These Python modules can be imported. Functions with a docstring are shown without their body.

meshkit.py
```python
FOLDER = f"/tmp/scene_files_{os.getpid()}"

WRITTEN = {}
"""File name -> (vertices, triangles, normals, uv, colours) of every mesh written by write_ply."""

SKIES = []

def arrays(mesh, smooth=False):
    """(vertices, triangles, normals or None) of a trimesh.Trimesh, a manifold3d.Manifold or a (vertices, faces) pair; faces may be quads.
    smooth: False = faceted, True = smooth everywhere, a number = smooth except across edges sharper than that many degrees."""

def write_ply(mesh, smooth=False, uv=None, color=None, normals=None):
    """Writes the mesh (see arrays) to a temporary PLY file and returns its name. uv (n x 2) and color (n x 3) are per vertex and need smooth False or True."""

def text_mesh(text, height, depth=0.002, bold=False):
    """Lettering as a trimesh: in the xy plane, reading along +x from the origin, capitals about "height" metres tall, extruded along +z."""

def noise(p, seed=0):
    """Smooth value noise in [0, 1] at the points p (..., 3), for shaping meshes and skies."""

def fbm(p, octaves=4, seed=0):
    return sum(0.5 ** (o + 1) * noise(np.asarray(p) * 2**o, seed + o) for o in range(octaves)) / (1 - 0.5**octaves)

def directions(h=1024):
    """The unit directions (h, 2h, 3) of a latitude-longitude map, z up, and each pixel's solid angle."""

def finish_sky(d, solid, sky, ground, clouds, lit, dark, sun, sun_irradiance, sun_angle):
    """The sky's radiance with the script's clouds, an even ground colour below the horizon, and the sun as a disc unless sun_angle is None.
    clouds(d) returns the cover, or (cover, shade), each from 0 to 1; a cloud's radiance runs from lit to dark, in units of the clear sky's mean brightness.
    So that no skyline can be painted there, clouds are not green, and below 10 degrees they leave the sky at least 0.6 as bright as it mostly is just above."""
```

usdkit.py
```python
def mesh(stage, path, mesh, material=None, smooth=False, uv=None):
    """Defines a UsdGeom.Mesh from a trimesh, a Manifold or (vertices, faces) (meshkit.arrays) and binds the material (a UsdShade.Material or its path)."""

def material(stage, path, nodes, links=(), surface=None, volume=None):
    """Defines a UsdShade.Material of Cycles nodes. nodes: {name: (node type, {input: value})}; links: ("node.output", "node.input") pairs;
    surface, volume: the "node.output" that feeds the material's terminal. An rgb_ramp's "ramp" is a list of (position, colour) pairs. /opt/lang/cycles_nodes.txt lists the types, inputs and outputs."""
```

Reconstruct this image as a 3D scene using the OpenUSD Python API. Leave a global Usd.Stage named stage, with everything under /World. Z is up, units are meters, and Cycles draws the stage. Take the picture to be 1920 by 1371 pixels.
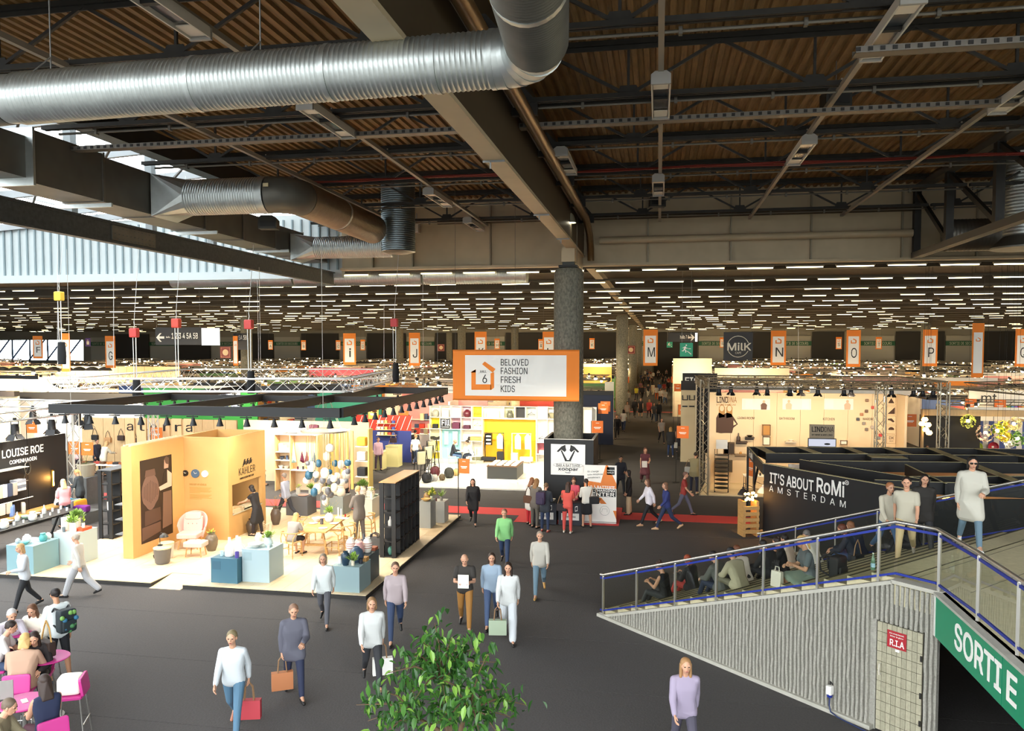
import math, random, numpy as np, trimesh, usdkit, meshkit, manifold3d as m3
from pxr import Usd, UsdGeom, UsdLux, UsdShade, Gf, Sdf, Vt
stage = Usd.Stage.CreateInMemory()
UsdGeom.SetStageUpAxis(stage, 'Z'); UsdGeom.SetStageMetersPerUnit(stage, 1.0)
PI = math.pi
# ---------------------------------------------------------------- camera, sky, exposure
FPX, PPY, EYE = 1493.0, 720.0, np.array([0, 0, 6.4])
PITCH = math.atan(70 / FPX); YAW = math.atan(275 * math.cos(PITCH) / FPX)
FW = np.array([-math.sin(YAW) * math.cos(PITCH), math.cos(YAW) * math.cos(PITCH), -math.sin(PITCH)])
RT = np.array([math.cos(YAW), math.sin(YAW), 0]); UP = np.cross(RT, FW)
cam = UsdGeom.Camera.Define(stage, '/World/camera')
cam.AddTransformOp().Set(Gf.Matrix4d(*RT, 0, *UP, 0, *(-FW), 0, *EYE, 1))
cam.CreateHorizontalApertureAttr(36.0); cam.CreateVerticalApertureAttr(36 * 1371 / 1920); cam.CreateFocalLengthAttr(36 * FPX / 1920)
cam.CreateVerticalApertureOffsetAttr((PPY - 685.5) / 1920 * 36)
cam.CreateClippingRangeAttr(Gf.Vec2f(.1, 1000)); cam.CreateExposureAttr(0.0)
sky = UsdLux.DomeLight.Define(stage, '/World/sky'); sky.CreateIntensityAttr(2.0); sky.CreateColorAttr(Gf.Vec3f(.93, .98, 1.0))
LAMPK = 1.0        # common strength of the stand lamps
TUBE = 4.0        # fluorescent tubes
# ---------------------------------------------------------------- measuring helpers: a pixel of the photograph to a point of the hall
def ray(x, y): return FW + RT * (x - 960) / FPX - UP * (y - PPY) / FPX
def G(x, y, z=0.0): d = ray(x, y); return EYE + d * (z - EYE[2]) / d[2]
def AY(x, y, Y): d = ray(x, y); return EYE + d * Y / d[1]
def AX(x, y, X): d = ray(x, y); return EYE + d * X / d[0]
# ---------------------------------------------------------------- materials
def lin(h):
    c = np.array([int(h[i:i + 2], 16) / 255 for i in (0, 2, 4)])
    return tuple(np.where(c < .04045, c / 12.92, ((c + .055) / 1.055) ** 2.4))
_mats = {}
def mt(name, h='808080', rough=.6, metal=0.0, var=0.0, scale=6.0, stretch=None, bump=0.0, emit=0.0, trans=0.0):
    if name in _mats: return _mats[name]
    c = np.array(lin(h)); n = {'p': ('principled_bsdf', dict(base_color=tuple(c), roughness=rough, metallic=metal))}; l = []
    if emit: n['p'][1].update(emission_color=tuple(c), emission_strength=emit)
    if trans: n['p'][1].update(transmission_weight=trans)
    if var or bump:
        n['t'] = ('texture_coordinate', {}); n['m'] = ('mapping', dict(scale=stretch or (1, 1, 1)))
        n['n'] = ('noise_texture', dict(scale=scale, detail=4.0, roughness=.6))
        l += [('t.object', 'm.vector'), ('m.vector', 'n.vector')]
        if var:
            n['r'] = ('rgb_ramp', dict(ramp=[(.25, tuple(np.clip(c * (1 - var), 0, 1))), (.75, tuple(np.clip(c * (1 + var), 0, 1)))]))
            l += [('n.fac', 'r.fac'), ('r.color', 'p.base_color')]
        if bump:
            n['b'] = ('bump', dict(strength=bump, distance=.02)); l += [('n.fac', 'b.height'), ('b.normal', 'p.normal')]
    _mats[name] = usdkit.material(stage, '/World/Looks/' + name, n, l, surface='p.BSDF'); return _mats[name]
def ct(h, rough=.65, metal=0.0, **k): return mt('c%s_%d%d' % (h, rough * 100, metal * 10), h, rough, metal, **k)
def pane(name, tint=(1, 1, 1), gloss=.12):
    if name not in _mats:
        _mats[name] = usdkit.material(stage, '/World/Looks/' + name, {'t': ('transparent_bsdf', dict(color=tint)), 'g': ('glossy_bsdf', dict(color=(1, 1, 1), roughness=.02)),
            'f': ('fresnel', dict(IOR=1.45)), 'x': ('mix_closure', {})}, [('f.fac', 'x.fac'), ('t.BSDF', 'x.closure1'), ('g.BSDF', 'x.closure2')], surface='x.closure')
    return _mats[name]
def glow(name, h, k):
    if name not in _mats:
        _mats[name] = usdkit.material(stage, '/World/Looks/' + name, {'e': ('emission', dict(color=lin(h), strength=k))}, surface='e.emission')
    return _mats[name]
# ---------------------------------------------------------------- mesh building
_ico = {k: trimesh.creation.icosphere(subdivisions=k, radius=1.0) for k in (1, 2, 3)}
def frame(d):
    d = np.asarray(d, float); d = d / np.linalg.norm(d)
    a = np.array([0, 0, 1.0]) if abs(d[2]) < .9 else np.array([1.0, 0, 0])
    s = np.cross(d, a); s /= np.linalg.norm(s); return d, s, np.cross(s, d)
class MB:
    def __init__(s): s.v, s.f, s.n = [], [], 0
    def raw(s, v, f):
        v = np.asarray(v, float).reshape(-1, 3); f = np.asarray(f, int)
        if f.shape[1] == 4: f = np.vstack([f[:, [0, 1, 2]], f[:, [0, 2, 3]]])
        s.v.append(v); s.f.append(f + s.n); s.n += len(v); return s
    def add(s, m, T=None):
        v, f, _ = meshkit.arrays(m)
        if T is not None: T = np.asarray(T, float); v = v @ T[:3, :3].T + T[:3, 3]
        return s.raw(v, f)
    def box(s, a, b):
        x, y, z = np.minimum(a, b); X, Y, Z = np.maximum(a, b)
        return s.raw([(x, y, z), (X, y, z), (X, Y, z), (x, Y, z), (x, y, Z), (X, y, Z), (X, Y, Z), (x, Y, Z)],
                     [(0, 3, 2, 1), (4, 5, 6, 7), (0, 1, 5, 4), (1, 2, 6, 5), (2, 3, 7, 6), (3, 0, 4, 7)])
    def cbox(s, c, d, rz=0.0):
        d = np.asarray(d, float) / 2; k = MB().box(-d, d); v = k.v[0]; ca, sa = math.cos(rz), math.sin(rz)
        return s.raw(np.c_[v[:, 0] * ca - v[:, 1] * sa, v[:, 0] * sa + v[:, 1] * ca, v[:, 2]] + np.asarray(c, float), k.f[0])
    def bar(s, p, q, w, h):           # a rectangular bar from p to q: w across, h upward
        p, q = np.asarray(p, float), np.asarray(q, float); d, a, b = frame(q - p)
        o = [a * x * w / 2 + b * y * h / 2 for x, y in ((-1, -1), (1, -1), (1, 1), (-1, 1))]
        return s.raw([p + k for k in o] + [q + k for k in o], [(0, 3, 2, 1)[::-1], (4, 5, 6, 7)[::-1], (0, 1, 5, 4)[::-1], (1, 2, 6, 5)[::-1], (2, 3, 7, 6)[::-1], (3, 0, 4, 7)[::-1]])
    def tube(s, p, q, r, n=8, r2=None, caps=True): return s.path([p, q], [r, r if r2 is None else r2], n, caps)
    def path(s, P, r, n=8, caps=True):
        P = np.asarray(P, float); k = len(P); r = np.full(k, r) if np.ndim(r) == 0 else np.asarray(r, float)
        t = np.gradient(P, axis=0); t /= np.maximum(np.linalg.norm(t, axis=1, keepdims=True), 1e-9)
        _, a, b = frame(t[0]); an = np.arange(n) / n * 2 * PI; V = []
        for i in range(k):
            a = a - t[i] * (a @ t[i]); a /= np.linalg.norm(a); b = np.cross(a, t[i])
            V.append(P[i] + r[i] * (np.cos(an)[:, None] * a + np.sin(an)[:, None] * b))
        i, j = np.meshgrid(np.arange(k - 1), np.arange(n), indexing='ij'); A = (i * n + j).ravel(); B = (i * n + (j + 1) % n).ravel()
        F = np.c_[A, A + n, B + n, B]; V = np.vstack(V)
        F = np.vstack([F[:, [0, 1, 2]], F[:, [0, 2, 3]]])
        if caps:
            m = len(V); V = np.vstack([V, P[0], P[-1]]); e = np.arange(n); e2 = (e + 1) % n
            F = np.vstack([F, np.c_[e, e2, np.full(n, m)], np.c_[e2 + (k - 1) * n, e + (k - 1) * n, np.full(n, m + 1)]])
        return s.raw(V, F)
    def lathe(s, prof, c=(0, 0, 0), n=18, sx=1.0, sy=1.0):
        an = np.arange(n) / n * 2 * PI; V = [np.c_[r * np.cos(an) * sx, r * np.sin(an) * sy, np.full(n, z)] for r, z in prof]; k = len(prof)
        i, j = np.meshgrid(np.arange(k - 1), np.arange(n), indexing='ij'); A = (i * n + j).ravel(); B = (i * n + (j + 1) % n).ravel()
        F = np.c_[A, B, B + n, A + n]; return s.raw(np.vstack(V) + np.asarray(c, float), F)
    def ball(s, c, r, k=2): return s.raw(_ico[k].vertices * r + np.asarray(c, float), _ico[k].faces)
    def prism(s, poly, a, b, T=None): # an outline (x, y) extruded from a to b along z
        from shapely.geometry import Polygon
        m = trimesh.creation.extrude_polygon(poly if hasattr(poly, 'exterior') else Polygon(poly), b - a, engine='earcut')
        M = np.eye(4); M[2, 3] = a
        return s.add(m, M if T is None else np.asarray(T) @ M)
    def hull(s, pts): return s.add(m3.Manifold.hull_points(np.asarray(pts, float)))
    def pillow(s, c, d, rz=0.0, ex=3.0, tilt=0.0):   # a soft rounded box
        v = _ico[3].vertices; v = np.sign(v) * np.abs(v) ** (1 / ex); v = v / np.maximum(np.abs(v).max(1, keepdims=True), 1e-9) * (np.linalg.norm(_ico[3].vertices, axis=1, keepdims=True) * .15 + np.abs(v).max(1, keepdims=True) * .85)
        v = v * np.asarray(d, float) / 2; ct_, st_ = math.cos(tilt), math.sin(tilt); v = np.c_[v[:, 0], v[:, 1] * ct_ - v[:, 2] * st_, v[:, 1] * st_ + v[:, 2] * ct_]
        ca, sa = math.cos(rz), math.sin(rz); return s.raw(np.c_[v[:, 0] * ca - v[:, 1] * sa, v[:, 0] * sa + v[:, 1] * ca, v[:, 2]] + np.asarray(c, float), _ico[3].faces)
    def tri(s):
        return (np.vstack(s.v), np.vstack(s.f)) if s.v else (np.zeros((0, 3)), np.zeros((0, 3), int))
# ---------------------------------------------------------------- the stage
_count = {}
def num(parent, name):
    k = parent + '/' + name; _count[k] = _count.get(k, -1) + 1
    return k if _count[k] == 0 else '%s_%03d' % (k, _count[k])
def pth(p): return '/World' if p is None else (p if isinstance(p, str) else str(p.GetPath()))
def tag(o, label=None, cat=None, group=None, kind=None):
    for k, v in (('label', label), ('category', cat), ('group', group), ('kind', kind)):
        if v: o.SetCustomDataByKey(k, v)
    return o
def part(name, mb, m, parent=None, smooth=False, label=None, kind=None):
    t = mb.tri() if isinstance(mb, MB) else mb
    return tag(usdkit.mesh(stage, num(pth(parent), name), t, m, smooth).GetPrim(), label, None, None, kind)
def place(x, loc, rz, sc=1.0):
    x.ClearXformOpOrder(); x.AddTranslateOp().Set(Gf.Vec3d(*map(float, loc))); x.AddRotateZOp().Set(float(math.degrees(rz)))
    if sc != 1.0: x.AddScaleOp().Set(Gf.Vec3f(sc, sc, sc))
def thing(name, label, cat, loc=(0, 0, 0), rz=0.0, group=None, kind=None, sc=1.0):
    x = UsdGeom.Xform.Define(stage, num('/World', name)); place(x, loc, rz, sc); return tag(x.GetPrim(), label, cat, group, kind)
def one(name, mb, m, label, cat, group=None, smooth=False, kind=None):
    return tag(part(name, mb, m, None, smooth), label, cat, group, kind)
def struct(name, mb, m, parent=None, smooth=False):
    o = part(name, mb, m, parent, smooth); o.SetCustomDataByKey('kind', 'structure') if parent is None else None; return o
def sgroup(name, label=None): return tag(UsdGeom.Xform.Define(stage, num('/World', name)).GetPrim(), label, None, None, 'structure')
def dup(root, loc, rz=0.0, label=None, group=None, sc=1.0):
    was = root.GetCustomData(); name = str(root.GetPath()).split('/')[-1]
    name = name[:-4] if name[-4:-3] == '_' and name[-3:].isdigit() else name
    solid = root.IsA(UsdGeom.Mesh); x = (UsdGeom.Mesh if solid else UsdGeom.Xform).Define(stage, num('/World', name)); p = x.GetPrim()
    p.GetReferences().AddInternalReference(root.GetPath()); p.SetInstanceable(not solid); place(x, loc, rz, sc)
    return tag(p, label or was['label'], was['category'], group or was.get('group'))
_first = {}
def stamp(key, make, loc, rz=0.0, label=None, group=None, sc=1.0):   # the first call builds, later calls copy
    if key not in _first:
        o = _first[key] = make(); place(UsdGeom.Xformable(o), loc, rz, sc); return tag(o, label, None, group)
    return dup(_first[key], loc, rz, label, group, sc)
def lamp(p, power, h='ffd9a6', r=.1, aim=None, cone=None):
    l = UsdLux.DiskLight.Define(stage, num('/World', 'lamp_light')); l.CreateRadiusAttr(r); l.CreateIntensityAttr(power * LAMPK / (PI * r * r)); l.CreateColorAttr(Gf.Vec3f(*map(float, lin(h))))
    d = np.asarray(aim, float) - np.asarray(p, float) if aim is not None else np.array([0, 0, -1.0])
    d, a, b = frame(d); l.AddTransformOp().Set(Gf.Matrix4d(*a, 0, *b, 0, *(-d), 0, *map(float, p), 1)) if np.dot(np.cross(a, b), -d) > 0 else l.AddTransformOp().Set(Gf.Matrix4d(*b, 0, *a, 0, *(-d), 0, *map(float, p), 1))
    if cone: UsdLux.ShapingAPI.Apply(l.GetPrim()).CreateShapingConeAngleAttr(cone)
    return l
def text(s, h, org, xd, m, parent, up=(0, 0, 1), width=None, bold=False, depth=.006, centre=False, name='lettering'):
    t = meshkit.text_mesh(s, h, depth, bold); v = t.vertices.copy(); w = v[:, 0].max() - v[:, 0].min()
    if width: v[:, 0] *= width / w; w = width
    if centre: v[:, 0] -= w / 2
    xd = np.asarray(xd, float); xd = xd / np.linalg.norm(xd); up = np.asarray(up, float); up = up / np.linalg.norm(up); n = np.cross(xd, up)
    return part(name, (v[:, :1] * xd + v[:, 1:2] * up + v[:, 2:] * n + np.asarray(org, float), t.faces), m, parent)
def wall_T(org, xd):     # a frame on an upright face: x along it, y up, z out of it
    xd = np.asarray(xd, float); xd = xd / np.linalg.norm(xd); up = np.array([0, 0, 1.0]); n = np.cross(xd, up); T = np.eye(4); T[:3, 0], T[:3, 1], T[:3, 2], T[:3, 3] = xd, up, n, org; return T
rng = random.Random(7)
# ================================================================ structure
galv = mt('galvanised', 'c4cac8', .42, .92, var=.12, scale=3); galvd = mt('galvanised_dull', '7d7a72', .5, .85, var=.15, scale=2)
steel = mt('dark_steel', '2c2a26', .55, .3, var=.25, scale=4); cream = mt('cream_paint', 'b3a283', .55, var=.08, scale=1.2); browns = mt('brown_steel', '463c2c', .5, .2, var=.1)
carpet = mt('carpet', '464342', .95, var=.16, scale=26, bump=.35); redc = mt('red_carpet', 'd84a48', .95, var=.08, scale=30)
floor = sgroup('floor')
ys = [3.0] + [4.35 + 2.55 * i for i in range(17)]
for a, b in zip(ys[:-1], ys[1:]): part('carpet_strip', MB().box((-45, a, -.05), (40, b - .012, 0)), carpet, floor)
part('carpet_strip', MB().box((-180, ys[-1], -.05), (90, 174, 0)), carpet, floor)
part('underlay', MB().box((-180, -2, -.12), (90, 174, -.05)), ct('1c1b1b'), floor)
part('threshold', MB().box((-45, -12, -.05), (40, 2.99, 0)), mt('stone_floor', '6a6864', .6, var=.1), floor)
one('red_carpet_runner', MB().box((-30, 29.5, .001), (3.45, 30.75, .008)), redc, 'long coral red carpet runner crossing the hall floor in front of the pillar', 'carpet runner')
one('red_carpet_mat', MB().box((-5.15, 28.34, .0085), (-1.35, 31.6, .016)), redc, 'square coral red carpet mat under the black charging counter', 'carpet')
for Y, lb in ((78.5, 'thin pink carpet runner crossing the central aisle in the middle distance'), (126, 'farthest pink carpet line crossing the central aisle')):
    one('red_carpet_runner', MB().box((-5, Y, .001), (3.2, Y + .7, .008)), redc, lb, 'carpet runner')
# corrugated roof deck over the near hall
def corrug(x0, x1, pitch, d, z):
    xs = []
    n = int((x1 - x0) / pitch)
    for i in range(n):
        x = x0 + i * pitch; xs += [(x, z), (x + pitch * .42, z), (x + pitch * .52, z + d), (x + pitch * .9, z + d)]
    return np.array(xs + [(x0 + n * pitch, z)])
prof = corrug(-14.4, 30, .26, .075, 12.62); mb = MB(); k = len(prof)
for Y0, Y1 in ((-1, 8), (8, 16.6), (16.6, 25), (25, 33.2)):
    v = np.vstack([np.c_[prof[:, 0], np.full(k, Y), prof[:, 1]] for Y in (Y0, Y1)]); i = np.arange(k - 1); mb.raw(v, np.c_[i, i + 1, i + 1 + k, i + k][:, ::-1])
mb.box((-14.4, -1, 12.75), (30, 33.2, 12.85))
struct('ceiling', mb, mt('deck', '85673f', .6, .25, var=.35, scale=5, stretch=(3, .3, 1)))
# roof trusses across the hall
TY = [9.3, 12.95, 16.6, 20.25, 23.9, 27.55, 31.2]
def truss(x0, x1, nodes):
    t = thing('roof_truss', 'x', 'roof truss')
    part('top_chord', MB().bar((x0, 0, 1.06), (x1, 0, 1.06), .14, .1).bar((x0, 0, .98), (x1, 0, .98), .03, .12), steel, t)
    part('bottom_chord', MB().bar((x0, -.05, 0), (x1, -.05, 0), .06, .09).bar((x0, .05, 0), (x1, .05, 0), .06, .09), steel, t)
    for x in nodes:
        for s in (-1.8, 1.8):
            if x0 < x + s < x1: part('diagonal', MB().bar((x, 0, 0), (x + s, 0, 1.0), .06, .06), steel, t)
        part('post', MB().bar((x, .03, 0), (x, .03, 1.0), .05, .05), steel, t)
        part('gusset', MB().prism([(-.28, -.06), (.28, -.06), (.16, .2), (-.16, .2)], -.012, .012, wall_T((x, 0, 0), (1, 0, 0))), steel, t)
    return t
OR = 'nearest second third fourth fifth sixth seventh eighth ninth tenth'.split()
spans = (('L', -14.2, -3.6, [-12, -8.4, -4.8], 'left of the cream beam'), ('R', -3.0, 9.5, [-.65, 2.95, 6.55], 'right of the cream beam'), ('F', 9.6, 27, [10.4, 14, 17.6, 21.2, 24.8], 'beyond the right-hand lattice girder'))
for key, x0, x1, nodes, say in spans:
    for i, Y in enumerate(TY):
        stamp('truss' + key, lambda: truss(x0, x1, nodes), (0, Y, 11.5), 0, '%s dark steel roof truss under the corrugated deck, %s' % (OR[i], say), 'dark roof trusses ' + say)
# thin conduits beside the bottom chords, cable trays
for i, Y in enumerate(TY[1:]):
    mb = MB().tube((-14, Y + .25, 11.42), (16, Y + .25, 11.42), .028, 6)
    for x in np.arange(-13, 15, 1.9): mb.cbox((x, Y + .25, 11.42), (.06, .1, .12))
    one('conduit_pipe', mb, ct('6b675e', .5, .4), 'thin clipped conduit running beside the %s roof truss in view' % OR[i], 'conduit pipe', 'conduits beside the roof trusses')
def tray(Y, z, x0, x1, lb):
    t = thing('cable_tray', lb, 'cable tray'); part('tray', MB().box((x0, Y - .12, z), (x1, Y + .12, z + .02)).box((x0, Y - .13, z), (x1, Y - .11, z + .1)).box((x0, Y + .11, z), (x1, Y + .13, z + .1)), ct('77726a', .5, .6), t)
    mb = MB()
    for x in np.arange(x0, x1, .18): mb.box((x, Y - .145, z + .02), (x + .07, Y - .131, z + .08))
    part('slot', mb, ct('23211f'), t, kind='stuff')
tray(17.6, 11.2, -14.2, 16, 'slotted cable tray crossing under the roof from the skylight to the right'); tray(13.6, 11.0, 3, 20, 'slotted cable tray at upper right below the nearest trusses')
mb = MB()
for k in range(4): mb.path([(-14 + i * 2.5, 23.4 + .03 * k, 11.5 + .05 * math.sin(i * 2.1 + k)) for i in range(12)], .018, 5)
one('red_cable_bundle', mb, ct('7a2a1e', .6), 'bundle of dull red cables strung along a roof truss', 'cable')
# light trunking along the hall and its switched-off luminaires
white = mt('white_enamel', 'cfc9bd', .4); tw = mt('trunking', '8f877a', .5, .2)
for X, lb in ((-10.5, 'first from the skylight'), (-7.05, 'left of the cream beam'), (0, 'right of the cream beam'), (3.45, 'right of the middle trunking'), (6.85, 'nearest to the right-hand lattice girder')):
    mb = MB().box((X - .05, 8, 11.38), (X + .05, 32.6, 11.48))
    for Y in TY: mb.box((X - .015, Y - .015, 11.45), (X + .015, Y + .015, 11.6))
    one('light_trunking', mb, tw, 'slim grey lighting trunk running down the roof, ' + lb, 'lighting trunk')
def luminaire():
    t = thing('linear_luminaire', 'x', 'ceiling light'); part('housing', MB().box((-.17, -1.15, .0), (.17, 1.15, .07)).box((-.18, -1.15, -.1), (-.15, 1.15, .05)).box((.15, -1.15, -.1), (.18, 1.15, .05)), white, t)
    for s in (-1, 1): part('end_cap', MB().prism([(-.18, -.12), (.18, -.12), (.18, .06), (.1, .12), (-.1, .12), (-.18, .06)], -.03, .03, wall_T((0, 1.15 * s, 0), (1, 0, 0))), ct('9d9a94', .4), t)
    for y in (-.9, .9): part('reflector', MB().cbox((0, y, -.06), (.28, .4, .02)), ct('e8ddcb', .3), t)
    part('louvre', MB().cbox((0, 0, -.02), (.28, 1.3, .02)), ct('585f66', .2, .6), t); part('lamp_holder', MB().cbox((0, -.1, -.06), (.26, .1, .05)), ct('222222'), t); return t
for X, Y, lb in ((0, 16.1, 'centre right, beside the cream beam'), (-.05, 24.8, 'second one in the trunking right of the cream beam'), (-7.05, 16.4, 'below the big spiral duct on the left'), (-7.15, 25.5, 'left of the cream beam above the vertical duct'), (-7.3, 31.3, 'in front of the cross girder, left of the beam'),
                 (3.45, 13.3, 'the largest, at the top right'), (3.45, 21.1, 'half-way down the right trunking'), (-2.45, 21.2, 'tucked against the right side of the cream beam'), (-7.05, 10.4, 'at the very top left'), (6.8, 17, 'cut by the right edge of the picture')):
    stamp('lumi', luminaire, (X, Y, 11.28), 0, 'unlit white linear roof luminaire ' + lb, 'unlit linear roof luminaires')
# cream box beam along the hall with its brackets and pipes
t = thing('longitudinal_beam', 'long cream steel box beam running down the roof to the pillar', 'beam')
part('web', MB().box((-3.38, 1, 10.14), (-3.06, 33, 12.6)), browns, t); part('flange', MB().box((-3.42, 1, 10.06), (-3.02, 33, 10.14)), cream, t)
for Y in TY: part('bracket', MB().prism([(0, 0), (.55, 0), (.55, .25), (.25, .6), (0, .6)], -.06, .06, wall_T((-3.06, Y, 11.2), (1, 0, 0))), ct('201d19', .6), t)
for Y in (15.5, 22, 27): part('clamp', MB().box((-3.44, Y, 10.02), (-3.0, Y + .03, 10.06)).box((-3.3, Y, 9.9), (-3.27, Y + .03, 10.04)), ct('8c8f90', .4, .6), t)
one('brown_pipe', MB().path([(-2.72, 4, 11.2), (-2.72, 30, 11.2), (-2.75, 32, 10.9), (-2.75, 32.6, 10.4), (-2.75, 32.7, 9.9)], .14, 12), mt('bronze_pipe', '7c6240', .35, .6, var=.15), 'thick bronze coloured pipe running beside the cream beam', 'pipe', smooth=40)
one('white_conduit', MB().bar((-2.98, 6, 11.45), (-2.98, 32, 11.3), .07, .05), ct('9a9082', .5), 'pale flat conduit between the cream beam and the bronze pipe', 'conduit')
# cross girder on the pillar
t = sgroup('wall_girder', None); GY = 33.0
part('web', MB().box((-13.6, GY, 9.8), (30, GY + .08, 12.8)), cream, t); part('bottom_flange', MB().box((-13.6, GY - .22, 9.7), (16, GY + .3, 9.8)), cream, t)
for px in (700, 775, 920, 1215, 1370, 1520, 1690, 1830): X = AY(px, 450, GY)[0]; part('stiffener', MB().box((X - .03, GY - .16, 9.8), (X + .03, GY, 12.4)), mt('cream_dark', '8f866f', .6), t)
one('girder_pipe', MB().tube((-9.2, 32.7, 11.62), (9.5, 32.7, 11.62), .09, 10), browns, 'brown pipe along the upper part of the cross girder', 'pipe', smooth=40)
one('girder_pipe', MB().tube((-2.4, 32.65, 10.7), (9.6, 32.65, 10.7), .14, 10), cream, 'cream pipe along the lower right part of the cross girder', 'pipe', smooth=40)
t = thing('conduit_box', 'small white electrical box on the cross girder beside the vertical duct', 'electrical box'); part('casing', MB().box(AY(774, 436, 32.6), AY(788, 420, 32.9)), ct('b9b4a8', .5), t); part('cable', MB().tube(AY(781, 420, 32.75), AY(781, 400, 32.75), .02, 6), ct('8a8a88'), t)
# concrete pillars
conc = mt('pillar_concrete', '6f6d60', .8, var=.55, scale=14, stretch=(1, 1, .6), bump=.3)
def pillar(): return one('pillar', MB().lathe([(.56, 0), (.56, 9.05), (.54, 9.2), (.47, 9.32), (.3, 9.36)], n=32).lathe([(0, 9.36), (.3, 9.36)], n=16), conc, 'x', 'pillar', smooth=40)
stamp('pillar', pillar, (-3.35, 30.05, 0), 0, 'nearest speckled grey concrete pillar behind the hanging hall banner')
t = thing('pillar_bearing', 'steel bearing shoe between the nearest pillar and the cross girder', 'bearing'); part('plate', MB().cbox((-3.35, 30.05, 9.4), (.7, .7, .08)), steel, t); part('pad', MB().cbox((-3.35, 30.05, 9.5), (.45, .45, .16)), ct('45453f'), t); part('seat_beam', MB().box((-3.6, 29.7, 9.56), (-3.1, 33, 10.1)), cream, t)
PC = ((-3.4, 76, 'speckled concrete pillar standing on the left of the central aisle'), (-3.4, 108, 'concrete pillar with a red square sign on the left of the aisle'), (-3.4, 140, 'farthest concrete pillar left of the aisle'), (-40.2, 73, 'concrete pillar beside the black halls sign, with a red square sign'),
      (33, 108, 'concrete pillar behind the letter P banner'), (-40, 120, 'far concrete pillar left of the letter i banner'), (-27, 108, 'far concrete pillar right of the letter i banner'), (-40, 150, 'faint far pillar beside the letter A banner'), (33, 150, 'faint far pillar left of the letter O banner'), (-22, 122, 'far pillar left of the hall banner'))
for X, Y, lb in PC: stamp('pillar', pillar, (X, Y, 0), 0, lb)
# skylight on the left: rafters, glazing bars, panes
t = sgroup('skylight')
gz = pane('skylight_glass', (.96, .98, 1)); SX = np.arange(-14.6, -37, -2.2)
def sz(x): return 13.2 - (-14.6 - x) * .06
for Y in TY + [33.1]: part('rafter', MB().bar((-14.6, Y, sz(-14.6) - .2), (-36.6, Y, sz(-36.6) - .2), .14, .3), ct('8d9294', .5), t)
for x in SX: part('glazing_bar', MB().bar((x, -1, sz(x)), (x, 33.1, sz(x)), .07, .1), ct('a5abad', .5), t)
for x0, x1 in zip(SX[:-1], SX[1:]):
    for Y0, Y1 in zip([-1] + TY, TY + [33.1]): part('pane', MB().raw([(x0, Y0, sz(x0) + .02), (x1, Y0, sz(x1) + .02), (x1, Y1, sz(x1) + .02), (x0, Y1, sz(x0) + .02)], [(0, 1, 2, 3)]), gz, t)
for x in (-14.6, -18.5, -24):
    for Y0, Y1 in zip(TY[1:-1], TY[2:]): part('brace', MB().bar((x, Y0, sz(x) - .3), (x - 3.6, Y1, sz(x - 3.6) - .4), .07, .07), steel, t)
part('kerb', MB().box((-14.9, -1, 12.0), (-14.4, 33.1, 13.2)), steel, t)
for x, Y in ((-16.5, 20.25), (-16.5, 23.9), (-16.5, 27.55)): part('post', MB().box((x - .12, Y - .12, 10), (x + .12, Y + .12, 13)), ct('7d8486', .5), t)
ribw = mt('white_cladding', 'aeb6b6', .5)
t = sgroup('wall_clerestory'); part('sheet', MB().box((-37, 33.2, 9.55), (-13.6, 33.3, 12.2)), ribw, t); part('sill_beam', MB().box((-37, 32.95, 9.4), (-13.6, 33.2, 9.75)), ribw, t)
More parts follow.
